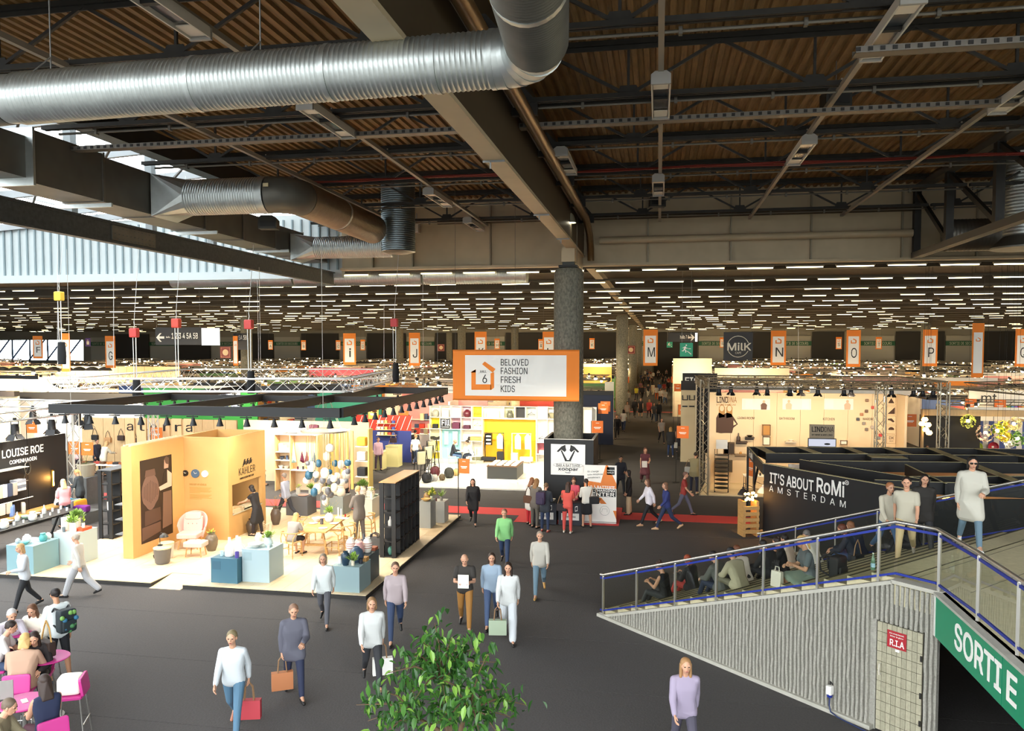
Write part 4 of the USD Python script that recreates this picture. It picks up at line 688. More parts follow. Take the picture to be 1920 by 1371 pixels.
for a in (
 ('slim white bottle vase, leftmost of the three on the petrol plinth', (-11.3, 19.45, .78), 'bottle', .5, 'efe9df'), ('slim white bottle vase, middle of the three on the petrol plinth', (-11.16, 19.6, .78), 'bottle', .52, 'efe9df'), ('slim white bottle vase, rightmost of the three on the petrol plinth', (-11.02, 19.5, .78), 'bottle', .5, 'efe9df'),
 ('white house-shaped jar at the back of the petrol plinth', (-11.4, 19.8, .78), 'cyl', .3, 'e9e6df'), ('pale blue cup at the front of the petrol plinth', (-11.5, 19.4, .78), 'cyl', .14, 'b9cfd8'), ('violet box-like pot at the right of the petrol plinth', (-11.0, 19.3, .78), 'cyl', .16, '5a4a9a'),
 ('wide white bowl full of eggs on the tall pale plinth', (-10.65, 19.65, 1.0), 'bowl', .1, 'e6e2d8', None, .35, None, None, .2), ('pale mint vase with a fern spray on the tall pale plinth', (-10.35, 19.8, 1.0), 'round', .24, 'cfe0dc', 'bunch'), ('ivory vase at the left back of the tall pale plinth', (-10.75, 20.0, 1.0), 'tall', .3, 'e8e2d2'), ('tall white vase in the middle of the tall pale plinth', (-10.5, 20.05, 1.0), 'tall', .34, 'efeae0'), ('small white cup at the right corner of the tall pale plinth', (-10.22, 19.55, 1.0), 'cyl', .09, 'f0ece4'),
 ('dark navy round vase at the front of the front right plinth', (-7.88, 19.15, .78), 'tall', .36, '233a4c'), ('slate blue round vase behind the dark navy one', (-7.72, 19.5, .78), 'round', .4, '44566a'), ('white cylinder pot at the left of the front right plinth', (-8.08, 19.3, .78), 'cyl', .18, 'dfe3df'), ('cream pot with a small succulent on the front right plinth', (-7.68, 19.15, .78), 'cyl', .14, 'd9cfb8', 'bunch'), ('dark cup on a wooden block at the right of the front right plinth', (-7.54, 19.35, .78), 'cyl', .14, '2c3038'),
 ('tall white striped jug on the dark plinth at the front right', (-8.12, 20.1, .86), 'tall', .4, 'e9e4da', None, .35, 'c08a7a'), ('white striped jug beside the orange block on the dark plinth', (-7.68, 20.2, .86), 'tall', .4, 'ece6da', None, .35, 'b07a6a'), ('pink vase behind the slate blue vase', (-7.85, 20.0, .86), 'jar', .34, 'd8a6a0'), ('pale blush vase on the dark plinth', (-8.0, 20.35, .86), 'round', .3, 'e8cfc4'), ('slim dark bottle vase at the back of the dark plinth', (-7.9, 20.5, .86), 'bottle', .42, '4a4e54'),
 ('pale round vase on the teal plinth', (-17.4, 19.3, .9), 'round', .24, 'd8dcd8', None), ('dark teal lidded pot on the teal plinth', (-17.1, 19.55, .9), 'jar', .24, '4f9a98'), ('small turquoise bowl at the front of the teal plinth', (-17.3, 19.1, .9), 'bowl', .08, '6fc0b8', None, .35, None, None, .12), ('small grey pot at the left of the teal plinth', (-17.6, 19.2, .9), 'round', .14, 'a8b4b8'), ('white pot at the back of the teal plinth', (-17.15, 19.8, .9), 'round', .18, 'e4e0d8'),
 ('tall ribbed cream vase on the pale blue plinth', (-16.95, 20.25, 1.05), 'cyl', .38, 'e6dfd0'), ('pale green vase with a leafy bunch on the pale blue plinth', (-16.75, 20.45, 1.05), 'cyl', .34, 'dbe4dc', 'bushy'), ('grey pot with green pompom flowers on the pale blue plinth', (-17.0, 20.65, 1.05), 'cyl', .3, '8f9296', 'bunch'), ('white-pink vase with sprigs at the front of the pale blue plinth', (-16.6, 20.12, 1.05), 'cyl', .28, 'f0e6e0', 'bunch'), ('tiny dark grey cup at the front of the pale blue plinth', (-16.85, 20.05, 1.05), 'cyl', .14, '70787c'), ('small white pot with a green sprout on the orange box', (-16.45, 20.35, 1.13), 'cyl', .14, 'f2eee6', 'tulip'),
 ('brown glazed vase with tulips beside the pink footstool', (-13.5, 22.2, ZP), 'tall', .55, '6f6250', 'tulip', .25, None, None, .6), ('large dark brown vase holding dry twigs by the coffee bar', (-13.25, 25.9, ZP), 'tall', .62, '5d5148', 'dry', .25, None, None, .55), ('cream ribbed jar on the floor beside the dark brown vase', (-13.3, 24.95, ZP), 'jar', .34, 'd9c9a8', None, .4, 'b09a70'), ('small cream ribbed pot right of the cream jar', (-13.0, 25.0, ZP), 'cyl', .22, 'dccdb0', None, .4, 'b09a70'), ('dark glossy vase leaning against the coffee bar behind the waitress', (-13.4, 24.5, ZP), 'tall', .5, '4a4036', None, .2, None, None, .6),
 ('clear glass vase with white flowers on the charcoal plinth', (-13.3, 27.8, .84), 'cyl', .25, 'd8d8cc', 'tulip'), ('flat pink plate on the charcoal plinth', (-13.0, 27.6, .84), 'plate', .04, 'd89a8a', None, .35, None, None, .2), ('leafy sprig vase at the right of the charcoal plinth', (-12.9, 28.0, .84), 'cyl', .22, 'c9cfc0', 'bunch'),
 ('wide cream lidded jar, left one on the grey plinth', (-12.2, 27.95, .8), 'jar', .34, 'e4d8c4'), ('tall cream ribbed jar in the middle of the grey plinth', (-11.95, 28.2, .8), 'jar', .46, 'e6dac6', None, .4, 'c9b898'), ('cream jar at the right of the grey plinth', (-11.68, 28.0, .8), 'jar', .4, 'e2d6c2'), ('cream cup at the front of the grey plinth', (-12.0, 27.85, .8), 'cyl', .16, 'ece2d0'), ('small green potted plant behind the cream jars', (-12.15, 28.4, .8), 'cyl', .16, 'd8ccb4', 'bushy'),
 ('cream striped vase with a leafy branch on the light grey plinth', (-10.7, 27.7, .86), 'tall', .42, 'e6dccb', 'bushy', .4, 'b89a88'), ('cream striped vase right of the leafy one on the light grey plinth', (-10.42, 27.75, .86), 'jar', .38, 'e8decc', None, .4, 'c0a890'), ('small white pot at the left of the light grey plinth', (-10.82, 27.4, .86), 'cyl', .14, 'efe8da'), ('tiny jug with a sprig at the right of the light grey plinth', (-10.28, 27.5, .86), 'bottle', .26, 'd9e0c8', 'tulip'), ('flat celadon dish on the light grey plinth', (-10.3, 27.9, .86), 'bowl', .07, 'b9c8b4', None, .35, None, None, .14),
 ('wide golden bowl on the grey plinth behind the shelving', (-7.9, 26.45, 1.04), 'bowl', .09, 'c9a468', None, .3, None, None, .18), ('bronze round vase behind the golden bowl', (-7.95, 26.75, 1.04), 'round', .26, '8a6a3c', None, .25), ('lemon branch in a glass vase on the grey plinth', (-7.78, 26.7, 1.04), 'cyl', .14, 'c8cdb0', 'lemon'), ('spiky green plant in a grey pot on the small light grey plinth', (-7.62, 27.4, .88), 'cyl', .16, '8f8a80', 'spiky'), ('small maroon pot left of the spiky plant', (-7.78, 27.3, .88), 'cyl', .1, '6a3a34')): crock(*a)
one('orange_box', MB().box((-16.6, 20.2, 1.05), (-16.36, 20.6, 1.13)), ct('d8552e', .6), 'flat orange box on the pale blue plinth', 'box'); one('pink_tray', MB().box((-17.05, 20.0, 1.05), (-16.85, 20.2, 1.09)), ct('e8b8a4', .6), 'small salmon pink tray at the left of the pale blue plinth', 'tray'); one('orange_block', MB().box((-7.72, 20.35, .86), (-7.52, 20.58, .94)), ct('a0563a', .6), 'rust orange wooden block on the dark plinth at the front right', 'block'); one('wooden_block', MB().box((-7.66, 19.55, .78), (-7.47, 19.75, .88)), oak, 'pale wooden block on the front right plinth', 'block')
# black open shelving
def shelving(lb, x0, x1, y0, y1, n, ck):
    t = thing('open_shelving', lb, 'shelving unit'); H = 2.36
    for i in range(1, n + 1): y = y0 + (y1 - y0 - .05) * i / n; part('upright', MB().box((x0, y, ZP), (x1, y + .05, H - .03)), blackp, t)
    for j in range(6): z = ZP + .03 + j * (H - ZP - .06) / 5; part('shelf_board', MB().box((x0, y0, z - (.015)), (x1, y1, z + .015)), blackp, t)
    part('end_post', MB().box((x0, y0 - .04, ZP), (x0 + .13, y0, H)), blackp, t); part('end_post', MB().box((x1 - .13, y0 - .04, ZP), (x1, y0, H)), blackp, t)
    part('wooden_top', MB().box((x0 - .01, y0 - .05, H), (x1 + .01, y1 + .01, H + .025)), ck, t); return t
shelving('black open shelving with a wooden top at the right edge of the platform', -8.12, -7.62, 22.4, 24.75, 6, mt('shelf_top', 'b98c5e', .5)); shelving('black open shelving with a grey top left of the ochre display wall', -17.95, -17.45, 22.95, 25.3, 6, ct('57595c'))
r4 = random.Random(11); ss = [('slim white bottle', 'bottle', .28, 'e9e4da'), ('mint green jug', 'tall', .24, '5f9a88'), ('white ribbed vase', 'round', .2, 'e4e0d6'), ('yellow round vase', 'round', .2, 'e6d65a'), ('dark blue cup', 'cyl', .13, '26356a'), ('white house-shaped lantern', 'cyl', .28, 'e8e6e0'), ('cream jar', 'jar', .22, 'e0d4bc'), ('grey teapot', 'jar', .2, '8a8f92')]
for (x0, y0, side), n in (((-7.87, 22.4, 'right-hand black shelving'), 20), ((-17.7, 22.95, 'left-hand black shelving'), 22)):
    spots = [(i, j) for j in range(5) for i in range(6)]; r4.shuffle(spots)
    for i, j in sorted(spots[:n]):
        nm, kd, hh, c = ss[r4.randrange(8)]; z = ZP + .045 + j * (2.36 - ZP - .06) / 5
        crock('%s in the %s bay of the %s shelf from below, %s' % (nm, OR[i] if i else 'front', OR[j] if j else 'lowest', side), (x0, y0 + .2 + i * .39, z), kd, hh, c)
t = thing('wall_shelf_stack', 'thin grey shelves fixed to the back of the ochre display wall', 'shelf')
for z in (.75, 1.2, 1.65): part('shelf_board', MB().box((-15.98, 21.1, z), (-15.56, 22.2, z + .03)), ct('6a6c70'), t)
crock('yellow pot on the thin grey shelves left of the ochre wall', (-15.75, 21.4, 1.68), 'round', .2, 'e8dc5a'); crock('white vase on the thin grey shelves left of the ochre wall', (-15.8, 21.5, .78), 'cyl', .26, 'eeeae2')
# dining table, chairs, table setting
dt = thing('dining_table', 'long oak dining table with splayed legs laid with plates', 'table', (-10.3, 23.35, ZP), math.radians(5)); part('table_top', MB().box((-.45, -1.2, .7), (.45, 1.2, .74)), oak, dt)
for s in (-1, 1):
    for q in (-1, 1): part('leg', MB().bar((q * .42, s * 1.0, 0), (q * .22, s * .85, .7), .09, .05), oak, dt)
    part('cross_bar', MB().box((-.33, s * .95 - .03, .25), (.33, s * .95 + .03, .31)), oak, dt)
def wishbone():
    t = thing('dining_chair', 'x', 'chair'); part('woven_seat', MB().hull([(-.25, .2, .44), (.25, .2, .44), (.2, -.2, .44), (-.2, -.2, .44), (-.24, .19, .47), (.24, .19, .47), (.19, -.19, .47), (-.19, -.19, .47)]), mt('paper_cord', 'd8bb86', .8, var=.15, scale=30), t)
    for s in (-1, 1): part('leg', MB().tube((s * .24, .21, 0), (s * .23, .19, .46), .016, 7), oak, t); part('leg', MB().path([(s * .22, -.24, 0), (s * .2, -.2, .45), (s * .22, -.2, .6), (s * .26, -.08, .74)], [.014, .019, .017, .014], 7), oak, t)
    part('back_rail', MB().path([(.29 * math.cos(a), -.02 - .24 * math.sin(a), .74 + .02 * math.sin(a)) for a in np.linspace(-.25, PI + .25, 15)], .016, 7), oak, t, smooth=50)
    part('y_splat', MB().path([(0, -.2, .45), (0, -.225, .6), (-.07, -.25, .75)], .013, 6).path([(0, -.225, .6), (.07, -.25, .75)], .013, 6), oak, t)
    for y in (.2, -.2): part('stretcher', MB().tube((-.21, y, .3), (.21, y, .3), .01, 6), oak, t)
    for s in (-1, 1): part('stretcher', MB().tube((s * .235, .2, .24), (s * .205, -.2, .24), .01, 6), oak, t)
    return t
for x, y, a, lb in ((-9.62, 22.55, 90, 'woven wishbone dining chair, nearest on the right side of the oak table'), (-9.5, 23.25, 90, 'woven wishbone dining chair, second on the right side of the oak table'), (-9.42, 24.75, 95, 'woven wishbone dining chair right behind the suited man'), (-11.02, 23.0, -90, 'woven wishbone dining chair on the left side of the oak table, behind the seated woman'), (-11.1, 23.75, -90, 'woven wishbone dining chair, farther one on the left side of the oak table'), (-10.75, 21.95, -10, 'woven wishbone dining chair that the blonde woman sits on')): stamp('wish', wishbone, (x, y, ZP), math.radians(a), lb, 'woven wishbone chairs around the oak table')
ZT = ZP + .74
for k, (x, y) in enumerate(((-10.02, 22.6), (-9.95, 23.3), (-9.9, 24.0), (-10.6, 23.2), (-10.66, 24.0))): crock('white dinner plate on the oak table, %s' % ('near the right front corner', 'right side in the middle', 'beside the suited man', 'left side in the middle', 'left side at the far end')[k], (x, y, ZT), 'plate', .02, 'f0ebe0', sc=.14)
crock('round white bowl vase with a leafy stem in the middle of the oak table', (-10.2, 23.5, ZT), 'round', .3, 'ece8de', 'bunch'); crock('dark striped cup in front of the white vase on the oak table', (-10.3, 23.15, ZT), 'cyl', .16, '55565c', None, .35, 'c9c4ba'); crock('small red cup at the suited man on the oak table', (-9.95, 24.2, ZT + .03), 'cyl', .08, 'b83a30')
crock('cream pot with orange blossom at the far end of the oak table', (-10.55, 24.35, ZT), 'cyl', .18, 'dccab0', 'dry'); crock('white serving bowl at the left of the oak table', (-10.62, 23.5, ZT), 'bowl', .12, 'f0ece4', sc=.16)
for k in range(2): crock('tall white candle on the oak table, %s one' % ('left', 'right')[k], (-10.15 + k * .1, 24.1, ZT), 'candle', .34 - k * .04, 'f2efe6')
t = thing('shopping_bag', 'dark grey felt shopping bags standing against the black shelving', 'bag', (-8.42, 22.75, ZP)); part('bag_body', MB().hull([(x * (1 - .1 * (z > .3)), y, z) for x in (-.28, .28) for y in (-.12, .12) for z in (0, .5)]), ct('4e4c4a', .9), t); text('KÄHLER', .08, (-.0, -.125, .18), (1, 0, 0), wl, t, width=.26, centre=True, bold=True)
for y in (-.08, 0, .08): part('handle', MB().path([(-.12, y, .48), (-.1, y, .6), (0, y, .64), (.1, y, .6), (.12, y, .48)], .014, 5), ct('26252a'), t)
# pendant cluster
ch = thing('pendant_cluster', 'cluster chandelier of white, teal and grey glass pendants hanging from a ring', 'chandelier'); c0 = np.array([-10.95, 25.0, 3.58])
part('ring', MB().lathe([(.82, -.02), (.82, .03), (.78, .03), (.78, -.02), (.82, -.02)], c0, 36), ct('8a8272', .5), ch); part('ceiling_plate', MB().lathe([(0, .0), (.78, .0), (.78, .02), (0, .02)], c0, 36), wood, ch)
for k in range(6): a = k * PI / 3; part('suspension_wire', MB().tube(c0 + (.6 * math.cos(a), .6 * math.sin(a), 0), c0 + (.2 * math.cos(a), .2 * math.sin(a), .95), .006, 4), ct('b0a890'), ch)
pend = [(577, 869, 2), (597, 869, 1), (613, 856, 0), (619, 840, 0), (628, 869, 1), (639, 871, 0), (652, 868, 1), (579, 891, 1), (586, 884, 1), (593, 890, 0), (592, 898, 2), (609, 887, 0), (618, 885, 1), (619, 896, 0), (605, 900, 2), (619, 903, 2), (600, 907, 0), (633, 903, 2), (640, 905, 0), (648, 891, 0), (652, 884, 2), (648, 902, 2), (589, 923, 1), (595, 917, 0), (609, 918, 0), (627, 914, 0), (615, 921, 2), (620, 928, 2), (607, 933, 2), (610, 940, 0), (575, 901, 0), (584, 875, 0), (632, 893, 0), (626, 898, 0)]
for k, (px, py, cc) in enumerate(pend):
    p = AY(px, py, 24.45 + (k * 37 % 11) * .1); r = (.13, .115, .1)[cc] * (.8 + .1 * (k % 4)); sy = 1.25 if k % 3 else .95
    q = part('pendant_shade', MB().lathe([(0, -r * sy), (r * .55, -r * sy * .95), (r * .95, -r * sy * .5), (r, 0), (r * .9, r * sy * .6), (r * .45, r * sy * .95), (0, r * sy)], p, 16), ct(('efe9dc', '2f5d78', '6c6f76')[cc], .25), ch, smooth=50); part('cord', MB().tube(p + (0, 0, r * sy), (p[0], p[1], c0[2]), .006, 4), ct('b09a5a'), q)
# black ceiling frame with its spotlights
FZ = 4.46; fr = thing('ceiling_frame', 'black timber ceiling frame hanging over the ceramics stand', 'lighting frame'); FX0, FX1, FY0, FY1 = -17.5, -8.5, 20.4, 31.5
part('front_beam', MB().box((FX0, FY0 - .06, FZ), (FX1, FY0 + .06, FZ + .26)), mt('frame_black', '1c1c1d', .5), fr); part('back_beam', MB().box((FX0, FY1 - .06, FZ), (FX1, FY1 + .06, FZ + .26)), _mats['frame_black'], fr); part('middle_beam', MB().box((FX0, 26.2, FZ), (FX1, 26.3, FZ + .2)), _mats['frame_black'], fr)
for x in (FX0, -13.9, -11.2, FX1): part('side_beam', MB().box((x - .06, FY0 + .06, FZ), (x + .06, FY1 - .06, FZ + .26)), _mats['frame_black'], fr)
for x, y in ((-16.8, FY0), (-9, FY0), (-13.9, 26.2), (-9.5, FY1), (-16.8, FY1)): part('suspension_wire', MB().tube((x, y, FZ + .26), (x, y, 9.2), .008, 4), ct('c8c4ba', .4), fr)
def spot():
    t = thing('spotlight', 'x', 'spotlight'); part('bracket', MB().box((-.2, -.02, -.05), (.14, .02, -.02)).tube((0, 0, 0), (0, 0, -.1), .012, 5), blackp, t); part('head', MB().lathe([(0, -.06), (.045, -.07), (.05, -.14), (.1, -.29), (.09, -.29)], n=14), mt('spot_black', '232527', .45), t, smooth=50); part('lens', MB().lathe([(0, -.275), (.088, -.275)], n=14), glow('spot_lens', 'ffe6bd', 30), t); return t
GS = 'black spotlights under the ceiling frame of the ceramics stand'; LS = 'black cone spotlight clipped under the black timber ceiling frame'
for x in np.arange(FX0 + .5, FX1, .82): stamp('spot', spot, (x, FY0, FZ), 0, LS, GS)
for y in np.arange(FY0 + 1, FY1, .85):
    stamp('spot', spot, (FX1, y, FZ), PI / 2, LS, GS)
    if y > 24: stamp('spot', spot, (-13.9, y, FZ), PI / 2, LS, GS); stamp('spot', spot, (FX0, y, FZ), PI / 2, LS, GS)
for x in np.arange(FX0 + .6, FX1, .9): stamp('spot', spot, (x, FY1, FZ), 0, LS, GS)
for x, y, p in ((-16.5, 20.6, 60), (-14.2, 20.5, 60), (-12.2, 20.5, 60), (-10.2, 20.6, 70), (-8.8, 21.5, 70), (-11.3, 23.2, 70), (-10, 25.2, 70), (-12.2, 26.5, 60), (-16.6, 24, 60), (-9, 28, 60), (-12.8, 23.2, 60)): lamp((x, y, FZ - .32), p * .47, 'fff0d8', .12)
# the people of the stand
person('person in a grey suit standing with folded arms at the oak table', (-9.38, 23.95, ZP), -60, pose='fold', h=1.8, top='jacket', tc='6f6760', bc='66605a', hc='c9a56a', hair='short', skin='d9a98c', glasses=True, lean=3)
person('blonde woman in a patterned blouse and black skirt seated at the oak table', (-10.75, 21.95, ZP), 10, pose='sitlean', h=1.68, seat=.47, top='tee', tc='8f8a86', bot='skirt', bc='26232a', hair='long', hc='c79a63', skin='d8a88c', shoe='1d1a1a')
person('dark-haired woman in a black dress reaching into the coffee bar hatch', (-13.1, 24.3, ZP), -85, pose='reach', h=1.68, top='dress', tc='201e20', bc='20181a', bot='trousers', hair='bob', hc='1d1512', skin='c99a7c')
person('grey-haired man in a pale lilac shirt walking behind the coffee bar', (-13.2, 26.6, ZP), -80, pose='walk', h=1.76, top='shirt', tc='aab0c4', bc='33343c', hair='short', hc='8a8078')
o, I = person('woman in a black outfit standing behind the charcoal plinths under the pendants', (-12.05, 29.3, 0), 170, pose='stand', h=1.68, top='tank', tc='c9b09a', bc='1c1a1e', hair='bun', hc='6a4a2c')
# ================================================================ neighbouring stands
alu = mt('truss_aluminium', 'c9c6bc', .35, .7); char = mt('charcoal_panel', '161719', .6); off = mt('off_white', 'efe9dc', .6); warmw = mt('warm_white_wall', 'e2caa4', .7); pine = mt('pine', 'd9b583', .6, var=.1, scale=3, stretch=(5, 5, 1))
def lattice(mb, p, q, s, r=.012, step=.35):
    p, q = np.asarray(p, float), np.asarray(q, float); d, a, b = frame(q - p); L = np.linalg.norm(q - p); n = max(2, int(L / step)); c = [(-1, -1), (1, -1), (1, 1), (-1, 1)]
    for k in range(4):
        A, B = c[k], c[(k + 1) % 4]
        for i in range(n):
            P, Q = (A, B) if (i + k) % 2 else (B, A); mb.tube(p + d * L * i / n + (a * P[0] + b * P[1]) * s / 2, p + d * L * (i + 1) / n + (a * Q[0] + b * Q[1]) * s / 2, r, 4, caps=False)
    return [(p + (a * x + b * y) * s / 2, q + (a * x + b * y) * s / 2) for x, y in c]
def box_truss(name, lb, runs, s=.32, m=None, r=.025, step=.4, group=None):
    t = thing(name, lb, 'lighting truss', group=group); mb = MB()
    for p, q in runs:
        for a, b in lattice(mb, p, q, s, .012, step): part('chord', MB().tube(a, b, r, 6), m or alu, t)
    part('lattice', mb, m or alu, t, kind='stuff'); return t
def theatre():
    t = thing('stage_spotlight', 'x', 'spotlight'); part('body', MB().lathe([(0, -.1), (.1, -.1), (.13, -.2), (.14, -.46), (.12, -.46)], n=12), mt('theatre_black', '17171a', .5), t, smooth=40); part('yoke', MB().path([(-.15, 0, -.25), (-.15, 0, 0), (.15, 0, 0), (.15, 0, -.25)], .014, 5), blackp, t); part('clamp', MB().box((-.04, -.04, 0), (.04, .04, .12)), blackp, t)
    for s in (-1, 1): part('barn_door', MB().raw([(-.14, s * .13, -.46), (.14, s * .13, -.46), (.17, s * .24, -.66), (-.17, s * .24, -.66)], [(0, 1, 2, 3)]).raw([(s * .14, -.12, -.46), (s * .14, .12, -.46), (s * .26, .16, -.62), (s * .26, -.16, -.62)], [(0, 1, 2, 3)]), _mats['theatre_black'], t)
    part('lens', MB().lathe([(0, -.44), (.12, -.44)], n=12), glow('spot_lens', 'ffe6bd', 30), t); return t
def wire(lb, p, q, r=.01, c='d6d3cc', grp=None): return one('suspension_cable', MB().tube(p, q, r, 4), ct(c, .4), lb, 'cable', grp)
def chain_hoist(lb, p, c='c23a34', bag_=True):
    t = thing('chain_hoist', lb, 'chain hoist', p); part('motor', MB().pillow((0, 0, 0), (.3, .22, .34), 0, 4), ct(c, .5), t, smooth=40); part('hook', MB().path([(0, 0, .17), (.02, 0, .3), (0, 0, .4)], .02, 5), ct('b9b7b0', .4, .6), t); part('chain', MB().tube((.06, 0, -.15), (.05, 0, -1.95), .022, 5).tube((-.06, 0, -.15), (-.04, 0, -1.95), .018, 5), ct('c6c6c2', .35, .8), t); part('cable', MB().tube((0, 0, .4), (.3, .3, 12.6 - p[2]), .012, 4), ct('c6c6c2', .4), t)
    if bag_: part('chain_bag', MB().lathe([(0, -2.5), (.13, -2.5), (.15, -2.2), (.12, -1.7), (.1, -1.68)], (.05, 0, 0), 10), ct('1d1e20', .9), t, smooth=40)
    return t
def orange_flag(lb, p, w=.5, h=.62, rz=0.0, pole=None, txt=None):
    t = thing('aisle_sign', lb, 'sign', p, rz); part('panel', MB().box((-w / 2, -.01, 0), (w / 2, .01, h)), mt('orange_sign', 'e8762a', .6), t)
    for k, (ww, z) in enumerate(((.3, .8), (.6, .42), (.45, .34))): part('lettering', MB().box((-w * ww / 2, -.013, h * z), (w * ww / 2, -.011, h * z + .025 + .02 * (k == 1))), off, t)
    if pole: part('pole', MB().tube((-w / 2 - .02, 0, -pole), (-w / 2 - .02, 0, h), .015, 6), blackp, t); part('foot', MB().lathe([(.17, 0), (.16, .02), (.02, .03)], (-w / 2 - .02, 0, -pole), 14), blackp, t)
    return t
# --- black textile stand at the left
LX = -22.5; lw_ = thing('display_wall', 'black stand wall with white lettering at the left edge of the picture', 'wall panel'); part('panel', MB().box((LX - .1, 20, 0), (LX, 25.08, 3.05)), char, lw_); part('panel', MB().box((LX - .1, 25.1, 0), (LX, 27.0, 3.05)), char, lw_)
text('LOUISE ROE', .27, (LX + .01, 23.92, 2.5), (0, 1, 0), wl, lw_, width=1.9, bold=True); text('COPENHAGEN', .13, (LX + .01, 24.25, 2.24), (0, 1, 0), wl, lw_, width=1.25, bold=True)
t = thing('wall_lamp', 'glowing brass wall lamp on the black stand wall', 'lamp'); part('bracket', MB().box((LX, 26.2, 1.1), (LX + .05, 26.27, 1.75)), ct('c9a04a', .3, .9), t); part('tube', MB().tube((LX + .08, 26.23, 1.15), (LX + .08, 26.23, 1.7), .025, 8), glow('brass_glow', 'ffc066', 14), t); lamp((LX + .2, 26.23, 1.45), 4, 'ffb45a', .06, (LX, 26.0, 1.45))
t = thing('wall_mirror', 'small octagonal mirror on the black stand wall', 'mirror'); part('mirror_frame', MB().path([(LX + .03, 25.05 + .14 * math.cos(a), 2.0 + .24 * math.sin(a)) for a in np.linspace(0, 2 * PI, 9)], .014, 5), ct('8a8578', .3, .8), t); part('glass', MB().prism([(.12 * math.cos(a), .21 * math.sin(a)) for a in np.linspace(0, 2 * PI, 9)[:-1]], 0, .01, wall_T((LX + .01, 25.05, 2.0), (0, 1, 0))), ct('3a3d42', .08, .9), t)
t = thing('wall_shelf', 'grey wall shelf with rails for towels on the black stand wall', 'shelf'); part('board', MB().box((LX, 22.4, 2.1), (LX + .4, 24.72, 2.13)), ct('9a9a98', .4), t); part('rail', MB().tube((LX + .35, 22.4, 1.62), (LX + .35, 24.7, 1.62), .012, 6), ct('b9b7b0', .3, .8), t); part('rail', MB().tube((LX + .35, 22.4, .98), (LX + .35, 24.9, 1.0), .02, 6), off, t)
for y in (22.6, 24.68): part('bracket', MB().bar((LX + .02, y, 1.2), (LX + .36, y, 2.1), .015, .015), ct('8a8986', .3, .8), t)
for i, (y, c, nm) in enumerate(((23.4, 'e6c9a0', 'sand'), (23.62, 'e9e6e0', 'white'), (23.84, '3a4258', 'navy'), (24.06, 'a3968c', 'taupe'))): one('towel', MB().pillow((LX + .35, y, 1.42), (.12, .2, .46), 0, 5), ct(c, .95), '%s towel hanging on the upper rail of the black stand wall' % nm, 'towel', smooth=50)
for i in range(4): one('folded_textile', MB().pillow((LX + .22, 24.38, 1.35 + .1 * i), (.32, .44, .1), 0, 5), ct(('c9c6c2', '6f7480', 'd8d4cc', '8a8f9a')[i], .95), '%s folded blanket in the small stack at the end of the towel rail' % ('lowest', 'second', 'third', 'top')[i], 'blanket', smooth=50)
for i, (y, c, nm) in enumerate(((22.9, 'd9d4c8', 'cream'), (23.2, '3c4450', 'slate'), (23.5, 'cfc8ba', 'beige'), (23.8, 'b9b2a4', 'grey'))): one('towel', MB().pillow((LX + .35, y, .8), (.1, .24, .4), 0, 5), ct(c, .95), '%s towel hanging on the lower white rail' % nm, 'towel', smooth=50)
t = thing('cushion_bench', 'low wooden bench with cushions along the black stand wall', 'bench'); part('bench_seat', MB().box((LX + .02, 22.2, .42), (LX + .6, 26.2, .48)), oak, t); part('support', MB().box((LX + .05, 22.3, 0), (LX + .5, 22.4, .42)).box((LX + .05, 26, 0), (LX + .5, 26.1, .42)), char, t)
for i, (y, c, nm) in enumerate(((22.5, '5a3a86', 'violet'), (22.9, 'c98a2e', 'mustard'), (23.3, '3a4250', 'slate'), (24.0, '6c8ac8', 'periwinkle'), (24.5, 'b9b4a8', 'grey'))): one('cushion', MB().pillow((LX + .3, y, .66), (.14, .42, .4), .2 * i, 2.6), ct(c, .9), '%s cushion on the wooden bench at the black stand wall' % nm, 'cushion', smooth=60)
bl = thing('display_table', 'long black table with glassware at the left edge', 'table'); part('table_top', MB().box((-20.5, 19.5, .74), (-19.6, 24.2, .79)), char, bl)
for y in (19.8, 23.9): part('trestle', MB().bar((-20.4, y - .2, 0), (-20.2, y, .74), .05, .05).bar((-19.7, y + .2, 0), (-19.8, y, .74), .05, .05), char, bl)
r5 = random.Random(5)
GL = [('clear glass dome', 'jar', .3, 'd3d8d8'), ('stacked green plates', 'plate', .1, '9fb8a0'), ('clear tumbler', 'cyl', .12, 'dfe3e3'), ('beige bowl', 'bowl', .1, 'cdb68e'), ('white cup', 'cyl', .1, 'ece8e0'), ('glass carafe', 'bottle', .3, 'c9d0d0')]
for k in range(22):
    nm, kd, hh, c = GL[k % 6] if k < 18 else GL[2]; yy = 20.0 + k * .19; crock('%s on the long black table, %s from the near end' % (nm, (OR + ['eleventh', 'twelfth', 'thirteenth', 'fourteenth', 'fifteenth', 'sixteenth', 'seventeenth', 'eighteenth', 'nineteenth', 'twentieth', 'twenty-first', 'twenty-second'])[k]), (-19.85 - .4 * (k % 2), yy, .79), kd, hh, c, rough=.15, sc=.16 if kd in ('bowl', 'plate') else None)
t = thing('concrete_bench', 'low concrete block displaying a row of coloured cushions', 'bench'); part('block', MB().box((-21.4, 24.9, 0), (-20.15, 25.9, .42)), mt('grey_concrete', '5b5c5c', .8, var=.15, scale=5), t)
for i, (x, c, nm) in enumerate(((-21.25, '2e6f9c', 'blue'), (-21.05, '3a5a58', 'dark green'), (-20.88, '7c7f88', 'grey'), (-20.7, 'e09a2e', 'amber'))): one('cushion', MB().pillow((x, 25.5, .62), (.14, .46, .42), -.35, 2.6, .1), ct(c, .9), '%s cushion standing in the row on the concrete block' % nm, 'cushion', smooth=60)
